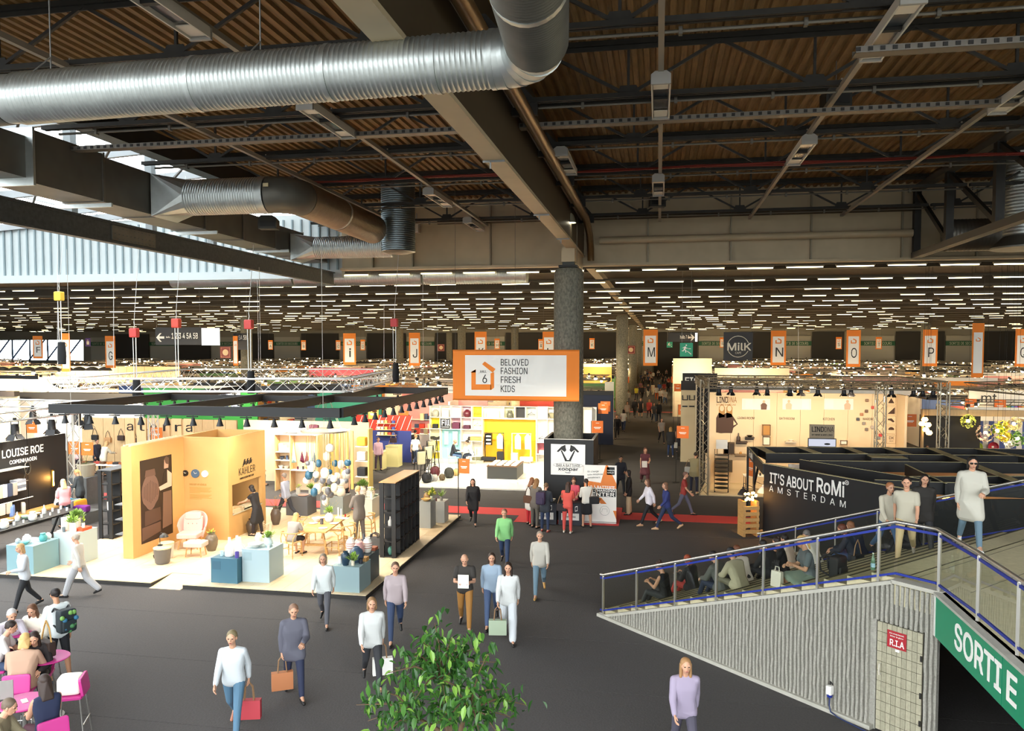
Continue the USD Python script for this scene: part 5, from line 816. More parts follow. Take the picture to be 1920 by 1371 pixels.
one('cushion', MB().pillow((-20.42, 25.2, .56), (.52, .34, .24), .15, 2.6), ct('6a1f7a', .9), 'purple cushion lying at the front of the concrete block', 'cushion', smooth=60)
t = thing('concrete_block', 'tall concrete block carrying a wicker basket behind the pink shirted woman', 'plinth'); part('block', MB().box((-23.9, 28.2, 0), (-22.6, 29.2, 1.1)), _mats['grey_concrete'], t)
t = thing('wicker_planter', 'grey basket with a bunch of dried grasses on the tall concrete block', 'planter', (-23.0, 28.7, 1.1)); part('basket', MB().lathe([(0, 0), (.3, 0), (.36, .5), (.33, .52)], n=16), ct('a39a86', .9), t, smooth=40); leafage(t, 'dry', .5, 1.0)
box_truss('lighting_truss', 'aluminium lighting truss over the black textile stand at left', [((-27, 20.3, 4.05), (-27, 29, 4.05)), ((-21.9, 20, 4.0), (-21.9, 28.9, 4.0)), ((-27, 28.9, 4.05), (-21.9, 28.9, 4.0)), ((-22.5, 27.4, 0), (-22.5, 27.4, 4))], .3)
for k, (x, y) in enumerate(((-21.9, 23.9), (-21.9, 25.6), (-22.0, 27.6), (-23.5, 28.9), (-25.6, 28.9))): stamp('theatre', theatre, (x, y, 3.82), .4 * k, 'black stage spotlight with barn doors on the left truss, %s' % ('over the first letters', 'over the last letters', 'at the corner post', 'right of the post', 'far left')[k])
lamp((-21, 24, 3.5), 60, 'fff0d8', .12); lamp((-20.5, 21.5, 3.6), 50, 'fff0d8', .12); lamp((-24.5, 28, 3.8), 50, 'fff0d8', .12)
# --- wooden bag stand behind the ochre wall
t = thing('slatted_wall', 'tall pine board wall hung with handbags', 'wall panel')
for i in range(14): part('board', MB().box((-29.2 + i * .62, 36.2, 0), (-29.2 + i * .62 + .6, 36.3, 2.75)), pine, t)
for i, ch_ in enumerate('aterra'): t = thing('letter_board', 'upright pine board with a black letter %s, %s in the lettered screen' % (ch_.upper(), ('first', 'second', 'third', 'fourth', 'fifth', 'last')[i]), 'sign'); X = -25.1 + i * .62; part('board', MB().box((X, 34.0, 0), (X + .5, 34.08, 3.0)), pine, t); text(ch_, .42, (X + .25, 33.99, 2.4), (1, 0, 0), ct('1c1712'), t, width=.34, centre=True)
for i in range(7): bag('%s leather handbag hanging on the pine board wall, %s from the left' % (('black', 'tan', 'dark brown', 'black', 'taupe', 'brown', 'black')[i], OR[i] if i else 'first'), (-28.4 + i * .75, 36.125, 2.2 - .12 * (i % 2)), 180, 'shoulder', ('1f1b1a', 'b98a5a', '3c2a20', '211d1c', '9a8468', '6a4428', '1c1a1a')[i], '3a2a1c')
t = thing('display_table', 'white table covered with leather goods before the pine board wall', 'table'); part('table_top', MB().box((-27.2, 33.2, .78), (-24.6, 34.0, .82)), off, t)
for x in (-27.1, -24.7): part('leg', MB().box((x - .03, 33.3, 0), (x + .03, 33.9, .78)), off, t)
for i in range(7): one('leather_pouch', MB().pillow((-27 + i * .34, 33.6, .87), (.28, .3, .1), i, 3), ct(('7a3a1c', '1f1b1a', 'a8382c', '5c3a20', 'c97a3a', '2a2422', '8a4a26')[i], .6), '%s leather pouch lying on the white table, %s from the left' % (('rust', 'black', 'red', 'brown', 'orange', 'dark', 'chestnut')[i], OR[i] if i else 'first'), 'pouch', smooth=50)
box_truss('square_truss', 'white box truss square hanging above the pine board stand', [((-21.8, 25.6, 5.0), (-11.1, 27.2, 5.0)), ((-21.8, 25.6, 5.0), (-23.9, 37.6, 5.0)), ((-11.1, 27.2, 5.0), (-13.2, 39.2, 5.0)), ((-23.9, 37.6, 5.0), (-13.2, 39.2, 5.0))], .46, mt('white_truss', 'e9e9e6', .4, .2), .035, .5)
box_truss('truss_post', 'slim aluminium truss post rising behind the ochre wall', [((-22.9, 33, 0), (-22.9, 33, 3.5))], .3)
chain_hoist('yellow chain hoist holding the left corner of the white truss square', (-21.7, 25.9, 8.25), 'd9b83a'); chain_hoist('red chain hoist above the left half of the white truss square', (-17.3, 26.4, 7.25), 'c8402e', False); chain_hoist('red chain hoist above the middle of the white truss square with a black chain bag', (-14.6, 26.7, 7.2)); chain_hoist('red chain hoist above the right corner of the white truss square with a black bag', (-10.9, 32, 7.4), 'b83234')
chain_hoist('red chain hoist on the left part of the truss square with a black chain bag', (-18.8, 26.1, 6.9))
for i, (px, y0, y1, d) in enumerate(((108, 420, 690, 29), (213, 520, 700, 30), (720, 570, 700, 34), (1497, 600, 720, 38))): wire('thin steel suspension cable hanging from the roof, %s' % ('at the far left', 'left of the yellow hoist', 'right of the white truss square', 'above the right-hand truss stand')[i], AY(px, y0, d), AY(px + (px > 700) * 0, y1, d))
# --- pine shelf stand with soft furnishings
t = thing('open_shelving', 'pale pine shelving with pots and hanging tea towels behind the coffee bar', 'shelving unit'); F0 = 32.6
part('side_panel', MB().box((-16.7, F0, 0), (-16.66, F0 + .5, 2.5)), pine, t); part('side_panel', MB().box((-15.98, F0, 0), (-15.94, F0 + .5, 2.5)), pine, t); part('side_panel', MB().box((-14.72, F0, 0), (-14.66, F0 + .5, 2.5)), pine, t); part('back_panel', MB().box((-16.66, F0 + .46, 0), (-14.72, F0 + .5, 2.5)), warmw, t); part('top_panel', MB().box((-16.7, F0 - .02, 2.5), (-14.66, F0 + .5, 2.55)), off, t)
for z in (.95, 1.35, 1.72): part('shelf_board', MB().box((-16.66, F0, z), (-15.98, F0 + .46, z + .03)), off, t)
part('shelf_board', MB().box((-15.94, F0, .92), (-14.72, F0 + .46, .96)), off, t)
for i, (x, z, kd, h, c, nm) in enumerate(((-16.5, 1.75, 'cyl', .34, 'eeeae2', 'white box'), (-16.3, 1.75, 'jar', .28, 'e9e5dc', 'white jar'), (-16.12, 1.75, 'cyl', .16, 'efece6', 'small white cup'), (-16.45, 1.38, 'bowl', .14, '2c3446', 'navy pot'), (-16.2, 1.38, 'cyl', .18, '4a5a78', 'blue patterned pot'), (-16.5, .98, 'bowl', .14, 'ece6da', 'white bowl'), (-16.25, .98, 'bowl', .12, 'e6e0d4', 'cream bowl'), (-15.7, .96, 'cyl', .12, '5a2438', 'burgundy pot'), (-15.45, .96, 'cyl', .14, '2a3038', 'dark pot'), (-15.2, .96, 'bowl', .1, 'c6a04a', 'brass bowl'), (-14.95, .96, 'round', .22, 'e8e4dc', 'white vase'))): crock('%s standing in the pale pine shelving' % nm, (x, F0 + .22, z), kd, h, c, sc=.13 if kd == 'bowl' else None)
for i, (x, c, nm) in enumerate(((-15.85, '8fb0ac', 'long sea-green'), (-15.45, '5a1f3a', 'burgundy'), (-15.22, '641f3c', 'second burgundy'), (-15.05, '9ac0c0', 'pale aqua'), (-14.88, '5c7486', 'slate blue'))): one('tea_towel', MB().hull([(x, F0 + .12, 2.2 - .4 * (i > 0)), (x - .1, F0 + .1, 1.35 - .1 * (i == 0)), (x + .12, F0 + .16, 1.28), (x, F0 + .2, 1.25), (x + .02, F0 + .06, 1.4)]), ct(c, .9), '%s tea towel hanging in the pale pine shelving' % nm, 'tea towel')
for i, (x, c, nm) in enumerate(((-16.4, 'dcc6c0', 'rose patterned'), (-15.95, 'e8e4da', 'white dotted'), (-15.5, 'efe8dc', 'cream'), (-14.95, '4a1f30', 'dark burgundy'))): one('cushion', MB().pillow((x, F0 + .28, 2.76), (.44, .16, .4), 0, 2.8, -.2), ct(c, .9), '%s cushion on top of the pale pine shelving' % nm, 'cushion', smooth=60)
t = thing('display_wall', 'pale wall behind the pine shelving with wooden slats at its right end', 'wall panel'); part('panel', MB().box((-19.5, 35, 0), (-13.2, 35.1, 2.9)), warmw, t)
for i in range(5): part('slat', MB().box((-14.5 + i * .24, 33.6, 0), (-14.38 + i * .24, 33.68, 2.62)), mt('yellow_pine', 'd8bb6a', .6), t)
for z in (.6, 1.3, 1.95): part('shelf_board', MB().box((-13.2, 33.3, z), (-12.6, 33.8, z + .04)), off, t)
part('end_panel', MB().box((-12.62, 33.3, 0), (-12.56, 33.8, 2.75)), _mats['yellow_pine'], t); text('GRAND OPENING', .16, (-14.62, 33.58, 2.0), (0, 0, -1), ct('5a4a30'), t, up=(1, 0, 0), width=1.3)
for i, (z, c, nm) in enumerate(((1.99, 'c6a23a', 'mustard'), (1.34, 'd5d8d4', 'pale printed'), (.64, '26282c', 'black'))): one('storage_basket', MB().pillow((-12.95, 33.5, z + .2), (.4, .34, .38), 0, 5), ct(c, .8), '%s basket on the shelves at the right end of the pale wall' % nm, 'basket', smooth=50)
lamp((-15.5, 31.2, 3.6), 70, 'fff0d4', .12, (-15.5, 33, 1)); lamp((-13.2, 32, 3.8), 50, 'fff0d4', .12); lamp((-17.8, 33.5, 3.4), 45, 'fff0d4', .12)
# --- red and blue bag stand
t = thing('display_wall', 'red and blue stand wall with diagonal white stripes and small shelves', 'wall panel'); part('red_panel', MB().box((-16.6, 42, 1.75), (-13.4, 42.1, 2.6)), ct('c8321e', .6), t); part('blue_panel', MB().box((-16.6, 42, 0), (-13.4, 42.1, 1.75)), ct('2c3878', .6), t)
for i in range(9): part('stripe', MB().bar((-16.5 + i * .36, 41.99, 1.8), (-16.2 + i * .36, 41.99, 2.55), .01, .03), off, t)
for z in (1.5, 1.8, 2.15): part('shelf_board', MB().box((-15.3, 41.7, z), (-14.2, 42, z + .03)), pine, t)
for i in range(15): one('gift_box', MB().box((-15.25 + (i % 5) * .21, 41.75, (1.53, 1.83, 2.18)[i // 5]), (-15.1 + (i % 5) * .21, 41.9, (1.53, 1.83, 2.18)[i // 5] + .15)), ct(('e8ded0', 'b8402e', 'd8c8a8', '3a4a8a', 'e0b060')[(i * 2) % 5]), 'small packaged gift on the shelves of the red and blue stand wall', 'box', 'gifts on the red and blue stand')
for i, (x, y, h, lb) in enumerate(((-14.4, 39.5, .9, 'pale wooden display box beside the aisle, nearest'), (-14.3, 41.0, .75, 'pale wooden display box with a scarf, middle'), (-13.9, 40.6, 1.1, 'tall pale wooden display box below the black handbag'), (-15.3, 38.3, 1.05, 'pale wooden stand with a green handbag'))): t = thing('display_box', lb, 'plinth'); part('box_body', MB().box((x - .35, y - .35, 0), (x + .35, y + .35, h)), mt('light_birch', 'd9cf92', .6), t); part('lid', MB().box((x - .37, y - .37, h), (x + .37, y + .37, h + .03)), _mats['light_birch'], t)
for i, (p, c, nm) in enumerate((((-13.9, 40.5, 1.85), '2a1620', 'large black handbag on the tall pale display box'), ((-15.3, 37.9, .9), '5a6a2a', 'olive green handbag hanging at the pale wooden stand'), ((-14.4, 39.4, 1.45), '4a3a4c', 'plum handbag on the nearest display box'), ((-14.2, 41.0, 1.4), 'b02a34', 'red folded bag on the middle display box'))): bag(nm, p, 0, 'shoulder', c)
lamp((-14.9, 39.8, 3.6), 60, 'fff0d4', .12)
# --- storage stand: white cube shelving with a yellow bay
fl_ = thing('white_stand_floor', 'glossy white stand floor in front of the white cube shelving', 'platform'); part('board', MB().prism([(-10.75, 34.6), (-4.2, 34.6), (-3.3, 43.6), (-12.65, 43.6)], 0, .06), mt('white_floor', 'f1eee4', .25), fl_)
fs = thing('cube_shelving', 'big white cube shelving wall with a bright yellow wardrobe bay', 'shelving unit'); FY = 42.9; zb = .06; cw = .606; x0 = -12.6
part('back_panel', MB().box((x0, FY + .45, zb), (-3.3, FY + .5, 3.1)), off, fs)
def cell(i0, j0, i1, j1, c=None):   # column and row from the left and from the top
    a, b, z1, z0 = x0 + i0 * cw, x0 + i1 * cw, 3.1 - j0 * .65, max(zb, 3.1 - j1 * .65)
    for p, q in (((a + .001, FY, z0), (a + .019, FY + .45, z1)), ((b - .019, FY, z0), (b - .001, FY + .45, z1)), ((a + .019, FY, z1 - .019), (b - .019, FY + .45, z1 - .001)), ((a + .019, FY, z0 + .001), (b - .019, FY + .45, z0 + .019))): part('board', MB().box(p, q), off, fs)
    if c: part('bay_lining', MB().box((a + .02, FY + .41, z0 + .02), (b - .02, FY + .45, z1 - .02)), ct(c, .6), fs)
for args in ((0, 0, 1, 1, 'd9ddd0'), (1, 0, 2, 1), (2, 0, 3, 1, 'ead6d4'), (3, 0, 4, 1, 'c9a0ae'), (4, 0, 5, 1, 'f2d21c'), (5, 0, 7, 1), (7, 0, 8, 1, 'd4d2a8'), (8, 0, 9, 1, '222226'), (9, 0, 10, 1, 'b9bcb6'), (0, 1, 1, 2, 'f0d820'), (1, 1, 2, 2), (2, 1, 3, 2, 'c49aa8'), (3, 1, 4, 2, 'dcc0c8'), (4, 1, 5, 2), (0, 2, 1, 3, 'f0e8b8'), (0, 3, 1, 4, 'ead84a'), (0, 4, 1, 5, 'f0dc3a'), (1, 2, 3, 5, '9fd8dc'), (3, 2, 5, 3), (3, 3, 4, 5), (4, 3, 5, 5), (11, 0, 13, 1), (11, 1, 12, 3), (12, 1, 13, 3), (10, 1, 11, 3), (10, 3, 11, 4, 'a85a64'), (10, 4, 11, 5), (11, 3, 13, 5), (13, 0, 14, 3, 'f0e6a0'), (13, 3, 15, 5), (14, 0, 15, 3)): cell(*args)
part('yellow_back', MB().box((x0 + 5 * cw, FY + .41, zb), (x0 + 10 * cw, FY + .45, 2.42)), mt('bay_yellow', 'f2b81c', .6), fs); part('bay_side', MB().box((x0 + 5 * cw + .001, FY, zb), (x0 + 5 * cw + .03, FY + .45, 2.44)).box((x0 + 10 * cw - .03, FY, zb), (x0 + 10 * cw - .001, FY + .45, 2.44)).box((x0 + 5 * cw + .03, FY, 2.4), (x0 + 10 * cw - .03, FY + .45, 2.44)), off, fs)
part('logo_plate', MB().box((x0 + cw + .03, FY - .01, 1.83), (x0 + 2 * cw - .03, FY + .02, 2.42)), blackp, fs); text('Fill', .32, (x0 + 1.5 * cw, FY - .015, 2.0), (1, 0, 0), wl, fs, width=.46, centre=True, bold=True); part('logo_line', MB().box((x0 + cw + .08, FY - .015, 1.9), (x0 + 2 * cw - .08, FY - .01, 1.93)).box((x0 + cw + .06, FY - .015, 2.38), (x0 + 2 * cw - .06, FY - .01, 2.4)), wl, fs)
def cc_(i, j, f=.02): return (x0 + (i + .5) * cw, FY + .2, max(zb, 3.1 - (j + 1) * .65) + f)
def rack(lb, x, c, items):
    t = thing('clothes_rack', lb, 'clothes rack', (x, FY - .25, zb)); m = ct(c, .4)
    for s in (-.52, .52):
        for y in (-.2, .2): part('leg', MB().tube((s, y, 0), (s, 0, 1.6), .018, 6), m, t)
    part('rail', MB().tube((-.55, 0, 1.6), (.55, 0, 1.6), .018, 6), m, t); part('base_bar', MB().box((-.52, -.2, .05), (.52, .2, .08)), m, t); return t
RX1, RX2 = x0 + 6.2 * cw, x0 + 8.7 * cw
rack('black clothes rack in the yellow bay', RX1, '1c1c1e', 0); rack('white clothes rack in the yellow bay', RX2, 'f2efe8', 0)
t = thing('hanging_organiser', 'black hanging shelf organiser on the black clothes rack', 'organiser', (RX1 - .3, FY - .25, zb + .95)); part('fabric', MB().box((-.17, -.14, -.02), (-.15, .14, .62)).box((.15, -.14, -.02), (.17, .14, .62)).box((-.17, .13, 0), (.17, .15, .62)), blackp, t)
for k in range(4): part('shelf', MB().box((-.16, -.14, k * .2), (.16, .14, k * .2 + .02)), blackp, t)
for k in range(3): one('white_towel', MB().pillow((RX1 - .3, FY - .25, zb + 1.02 + k * .2), (.28, .22, .1), 0, 4), off, 'rolled white towel in the black hanging organiser, %s' % ('lowest', 'middle', 'top')[k], 'towel', smooth=50)
for x, lb in ((RX1 + .32, 'white shirt hanging on the black clothes rack'), (RX2 - .2, 'white shirt hanging on the white clothes rack'), (RX2 + .35, 'white organiser hanging at the right of the white clothes rack')): one('hanging_garment', MB().hull([(x - .04, FY - .25, zb + 1.58), (x + .04, FY - .25, zb + 1.58), (x - .16, FY - .3, zb + 1.42), (x + .16, FY - .2, zb + 1.42), (x - .15, FY - .3, zb + .75), (x + .17, FY - .2, zb + .72)]), off, lb, 'garment')
for (x, y, w, d, h, c, lb) in ((RX1 - .3, FY - .3, .8, .3, .18, '26262a', 'low black storage chest under the black rack'), (RX1 + .38, FY - .4, .36, .32, .5, '232326', 'black laundry bin right of the black rack'), (RX2 - .35, FY - .4, .36, .32, .45, 'f0ece4', 'white laundry bin under the white rack'), (RX2 + .3, FY - .35, .7, .3, .24, 'efe9e0', 'low white storage chest under the white rack')): one('storage_box', MB().pillow((x, y, zb + .1 + h / 2), (w, d, h), 0, 8), ct(c, .8), lb, 'storage box', smooth=50)
for (i, j, kd, h, c, nm) in ((0, 0, 'round', .4, 'a8a492', 'woven grey lantern in the top left cube'), (3, 0, 'round', .42, '5a1a28', 'maroon wire lantern in the fourth top cube'), (7, 0, 'jar', .42, '5a5a4c', 'dark wire lantern in the top cube over the yellow bay'), (11, 0, 'bowl', .3, '8f8a70', 'olive basket in the top right cubes'), (3.2, 2, 'jar', .22, '3a3632', 'small dark vase in the cube under the maroon boxes'), (0, 2, 'bowl', .18, '3c3a36', 'dark bowl in the third left cube'), (0, 3, 'candle', .3, '26262a', 'black hanger stand in the yellow left cube')): crock(nm, cc_(i, j), kd, h, c, sc=.28 if kd == 'bowl' else None)
for (i, j, w, h, c, nm) in ((0, 1, .28, .24, '1f1f22', 'black box in the yellow cube'), (2, 1, .4, .34, '5c2440', 'plum box in the third cube'), (3, 1, .36, .2, '4a1c34', 'small plum box in the fourth cube'), (4, 2, .8, .22, 'b59a5c', 'tan storage box in the wide cube'), (1, 0, .4, .4, 'f0ece2', 'white box in the second top cube'), (5.5, 0, .7, .36, 'f0e6d4', 'white box in the wide top cube'), (10, 3, .34, .2, 'f0ece4', 'white towels in the pink cube'), (4, 4, .5, .16, '7a7a5c', 'olive blanket in the lowest cube')): one('storage_box', MB().pillow(np.array(cc_(i, j)) + (0, -.05, h / 2), (w, .3, h), 0, 8), ct(c, .7), nm, 'storage box', smooth=50)
def hanger(lb, p, c):
    t = thing('coat_hanger', lb, 'coat hanger', p); part('arms', MB().path([(-.2, 0, -.06), (0, 0, .06), (.2, 0, -.06), (-.2, 0, -.06)], .013, 5), ct(c, .5), t); part('hook', MB().path([(0, 0, .06), (0, 0, .12), (.04, 0, .17), (.0, 0, .2)], .008, 5), ct('555555', .3, .8), t); return t
for i, j, c, lb in ((4, 0, '8a6a1c', 'wooden coat hanger in the yellow top cube'), (9, 0, '1c1c1e', 'black coat hanger in the grey top cube'), (4, 1, 'c9a24a', 'pale wooden coat hanger below the yellow top cube'), (10, 2, '3a3a38', 'dark coat hanger right of the yellow bay')): hanger(lb, np.array(cc_(i, j)) + (0, -.05, .25), c)
for i, (x, c, nm) in enumerate(((1.5, 'dfe6e0', 'plain white'), (2.3, 'e9e9e2', 'patterned white'))): one('hanging_garment', MB().box((x0 + x * cw - .1, FY + .2, .9), (x0 + x * cw + .12 + i * .06, FY + .26, 1.65)), ct(c, .9), '%s sheet hanging in the aqua bay' % nm, 'garment')
t = thing('display_plinth', 'low black plinth with an open top carrying rows of white sample trays', 'plinth'); part('block', MB().box((-8.05, 37.15, .06), (-6.6, 39, .64)), mt('graphite', '3c3d3b', .5), t); part('wood_top', MB().box((-8.07, 37.13, .64), (-6.58, 39.02, .68)), ct('6a4a32', .5), t)
for k in range(16): one('sample_tray', MB().pillow((-7.85 + (k % 4) * .36, 37.4 + (k // 4) * .42, .71), (.28, .3, .06), 0, 5), off, 'small white sample tray on the low black plinth', 'tray', 'sample trays on the low black plinth', smooth=50)
LANT = (('1f2022', (800, 905), .5, 'dark charcoal lantern left of the maroon one'), ('5a1f28', (816, 893), .52, 'maroon lantern on the white stand floor'), ('a8b0b4', (805, 903), .4, 'pale grey round wire basket, front'), ('3a3a32', (842, 896), .52, 'tall dark wire lantern on the white floor'), ('6a5a40', (829, 901), .32, 'bronze wire basket on the white floor'), ('cfcac0', (815, 902), .34, 'cream wire basket on the white floor'), ('d8c07a', (856, 892), .36, 'pale yellow basket on the white floor'))
for k, (c, (px, py), h, lb) in enumerate(LANT):
    p = G(px, py, .06); t = thing('wire_lantern', lb, 'lantern', p); part('cage', MB().lathe([(r * h * .9, z * h) for r, z in PROF['round'][:6]], n=16), ct(c, .5), t, smooth=50); mb = MB()
    for a in np.arange(0, 2 * PI, PI / 5): mb.path([(r * h * .93 * math.cos(a), r * h * .93 * math.sin(a), z * h) for r, z in PROF['round'][:6]], .008, 4)
    part('wire', mb, ct(c, .4), t); part('handle', MB().path([(-.1 * h, 0, .9 * h), (-.1 * h, 0, 1.1 * h), (.1 * h, 0, 1.1 * h), (.1 * h, 0, .9 * h)], .01, 5), ct('2a2826'), t)
for k, (px, py, lb) in enumerate(((790, 905, 'black A-frame clothes rack nearest the aisle'), (803, 893, 'black A-frame clothes rack, second from the aisle'), (810, 880, 'black A-frame clothes rack closest to the shelving'))):
    p = G(px, py, .06); t = thing('clothes_rack', lb, 'clothes rack', p, .9); part('rack_frame', MB().path([(-.3, -.25, 0), (-.3, 0, 1.5), (.3, 0, 1.5), (.3, -.25, 0)], .02, 6).path([(-.3, .25, 0), (-.3, 0, 1.5), (.3, 0, 1.5), (.3, .25, 0)], .02, 6), blackp, t); part('crossbar', MB().tube((-.3, .2, .3), (.3, .2, .3), .015, 6), blackp, t); one('hanging_garment', MB().pillow(p + (0, 0, 1.15), (.4, .12, .6), .9, 5), ct(('e4d9b0', 'dcd2a8', 'c9c090')[k], .9), 'pale cloth hanging on the A-frame rack, %s' % ('near', 'middle', 'far')[k], 'garment', smooth=50)
orange_flag('orange aisle sign on a black pole at the corner of the wooden platform', (-7.0, 28.3, 1.74), .42, .54, -.15, 1.74)
for x, y in ((-11, 39), (-8, 39), (-5, 39), (-9.5, 36), (-6, 36)): lamp((x, y, 4.3), 80, 'fff3d8', .15, (x, 42.9, 1.3) if y > 37 else (x, y + 1.0, .5))
t = thing('lighting_bar', 'slim white lighting bar above the white stand floor', 'lighting bar'); part('bar', MB().box((-12, 38.9, 4.32), (-4, 39, 4.4)).box((-10.5, 35.9, 4.32), (-5, 36, 4.4)).box((-8, 36, 4.34), (-7.9, 38.9, 4.4)), alu, t); part('wire', MB().tube((-11, 38.95, 4.4), (-11, 38.95, 10.98), .01, 4).tube((-5, 38.95, 4.4), (-5, 38.95, 10.98), .01, 4), ct('888888'), t)
# --- charging bar round the pillar
xb = thing('pillar_cladding', 'black square box built round the pillar with a white battery poster', 'booth'); ZX = 3.0
part('front_panel', MB().box((-4.12, 28.88, .017), (-2.3, 28.95, ZX)), char, xb); part('side_panel', MB().box((-2.37, 28.95, .017), (-2.3, 31.2, ZX)), char, xb); part('side_panel', MB().box((-4.12, 28.95, .017), (-4.05, 31.2, ZX)), char, xb); part('back_panel', MB().box((-4.05, 31.13, .017), (-2.37, 31.2, ZX)), char, xb); part('edge_strip', MB().box((-4.13, 28.87, ZX), (-2.29, 28.96, ZX + .02)).box((-2.38, 28.96, ZX), (-2.29, 31.2, ZX + .02)).box((-4.13, 28.96, ZX), (-4.04, 31.2, ZX + .02)), ct('d8d4cc', .5), xb)
ps = thing('battery_poster', 'white square poster with two black hammer-like batteries and lettering', 'poster'); part('sheet', MB().box((-3.86, 28.862, 1.7), (-2.6, 28.872, 2.83)), ct('e9e7e2', .5), ps)
TX = wall_T((-3.23, 28.86, 2.45), (1, 0, 0)); bk = ct('1b1b1c', .5)
for s in (-1, 1):
    q = lambda P: [(s * x * 1.2, y * 1.1 + .03) for x, y in P][::s]
    part('battery_body', MB().prism(q([(.03, -.2), (.13, -.25), (.3, .05), (.19, .12)]), 0, .004, TX), ct('f6f4ee'), ps); part('battery_shade', MB().prism(q([(.03, -.2), (.09, -.23), (.22, .1), (.19, .12)]), .004, .006, TX), bk, ps); part('hammer_head', MB().prism(q([(.08, .3), (.2, .24), (.34, .08), (.3, .05), (.2, .14), (.1, .06), (.05, .12), (.07, .2)]), .002, .005, TX), bk, ps)
part('hammer_foot', MB().prism([(-.12, -.24), (.12, -.24), (.1, -.2), (-.1, -.2)], .006, .009, TX), bk, ps)
text('BAR À BATTERIE', .105, (-3.23, 28.858, 2.0), (1, 0, 0), bk, ps, width=.86, centre=True); text('xoopar', .11, (-3.23, 28.858, 1.87), (1, 0, 0), bk, ps, width=.74, centre=True, bold=True); part('smile', MB().path([(-3.33, 28.86, 1.81), (-3.29, 28.86, 1.79), (-3.17, 28.86, 1.79), (-3.13, 28.86, 1.81)], .009, 5), bk, ps); part('outline', MB().path([(-3.78 + 1.1 * (0.5 + .5 * math.sin(a)), 28.862, 2.06 + .075 * math.cos(a)) for a in np.linspace(-PI * .98, PI * .98, 40)], .004, 4), ct('77777a'), ps)
ru = thing('roll_up_banner', 'white and orange roll-up banner with bold lettering right of the black box', 'banner'); part('sheet', MB().box((-2.62, 28.68, .06), (-1.45, 28.7, 2.12)), ct('eae6df', .5), ru); part('base', MB().box((-2.62, 28.6, .017), (-1.45, 28.78, .07)), ct('b9b9b6', .4, .5), ru); TR_ = wall_T((-2.62, 28.678, .06), (1, 0, 0)); og = ct('d9792e', .5)
part('orange_band', MB().prism([(.0, 1.5), (.6, 1.42), (.78, 2.06), (.85, 2.06), (1.17, 1.4), (1.17, 1.22), (0, 1.25)], 0, .003, TR_), og, ru); part('orange_band', MB().prism([(.35, .88), (.62, .88), (.82, .66), (.62, .66)], 0, .003, TR_), og, ru); part('orange_corner', MB().prism([(1.17, .1), (1.17, .42), (1.05, .42)], 0, .003, TR_), og, ru)
part('black_logo', MB().prism([(.82, 1.72), (1.1, 1.72), (1.1, 2.0), (.82, 2.0)], 0, .003, TR_), bk, ru); text('MAISON', .05, (-1.66, 28.672, 1.92), (1, 0, 0), wl, ru, width=.24, centre=True); text('&OBJET', .05, (-1.66, 28.672, 1.83), (1, 0, 0), wl, ru, width=.24, centre=True)
for s_, z, w, b_ in (('En charge', 1.85, .4, 0), ('votre telephone', 1.74, .55, 0), ('gratuitement', 1.63, .45, 0)): text(s_, .06, (-2.5, 28.674, z), (1, .0, .06), ct('777775'), ru, width=w)
text('BAR À BATTERIE', .1, (-2.58, 28.67, 1.27), (1, 0, 0), wl, ru, width=1.06, bold=True); part('black_band', MB().prism([(.0, .92), (1.14, .92), (1.14, 1.2), (0, 1.2)], .003, .005, TR_), bk, ru); text('FREE CHARGING', .09, (-2.6, 28.668, 1.16), (1, 0, 0), wl, ru, width=1.08, bold=True); text('CENTER', .13, (-2.54, 28.668, 1.0), (1, 0, 0), wl, ru, width=1.0, bold=True); text('xoopar', .08, (-2.5, 28.67, .84), (1, 0, 0), bk, ru, width=.5, bold=True)
part('line_drawing', MB().path([(-1.87 + .17 * math.cos(a), 28.674, .47 + .17 * math.sin(a)) for a in np.linspace(0, 2 * PI, 30)], .004, 4).path([(-1.97, 28.674, .42), (-1.95, 28.674, .54), (-1.79, 28.674, .54), (-1.77, 28.674, .42)], .004, 4), ct('8a8a88'), ru)
for xa, xb_, lb in ((-4.38, -3.56, 'dark charging counter, left one, with a white panel'), (-3.48, -2.64, 'dark charging counter, right one, with a phone symbol')):
    t = thing('charging_counter', lb, 'counter'); part('body', MB().box((xa, 28.1, .017), (xb_, 28.55, .8)), mt('navy_panel', '2b2d36', .5), t); part('counter_top', MB().box((xa - .02, 28.07, .8), (xb_ + .02, 28.57, .84)), char, t); part('white_panel', MB().box((xa + .1, 28.09, .2), (xb_ - .1, 28.1, .45)), ct('dcdad4'), t); part('phone_symbol', MB().prism([(-.05, -.09), (.05, -.09), (.05, .09), (-.05, .09)], 0, .004, wall_T((xb_ - .2, 28.098, .62), (1, 0, .25))), wl, t); part('symbol_screen', MB().prism([(-.035, -.06), (.035, -.06), (.035, .06), (-.035, .06)], .004, .006, wall_T((xb_ - .2, 28.098, .62), (1, 0, .25))), _mats['navy_panel'], t); text('POWER BANK', .045, ((xa + xb_) / 2, 28.088, .3), (1, 0, 0), bk, t, width=.4, centre=True, bold=True)
crock('white jug on the left charging counter', (-4.0, 28.35, .84), 'jar', .26, 'e8e6e0'); crock('small white bowl on the left charging counter', (-3.7, 28.3, .84), 'bowl', .08, 'e0d8c8', sc=.1)
lamp((-3.2, 27.0, 4.2), 12, 'fff0d8', .12, (-3.2, 28.9, 1.4))
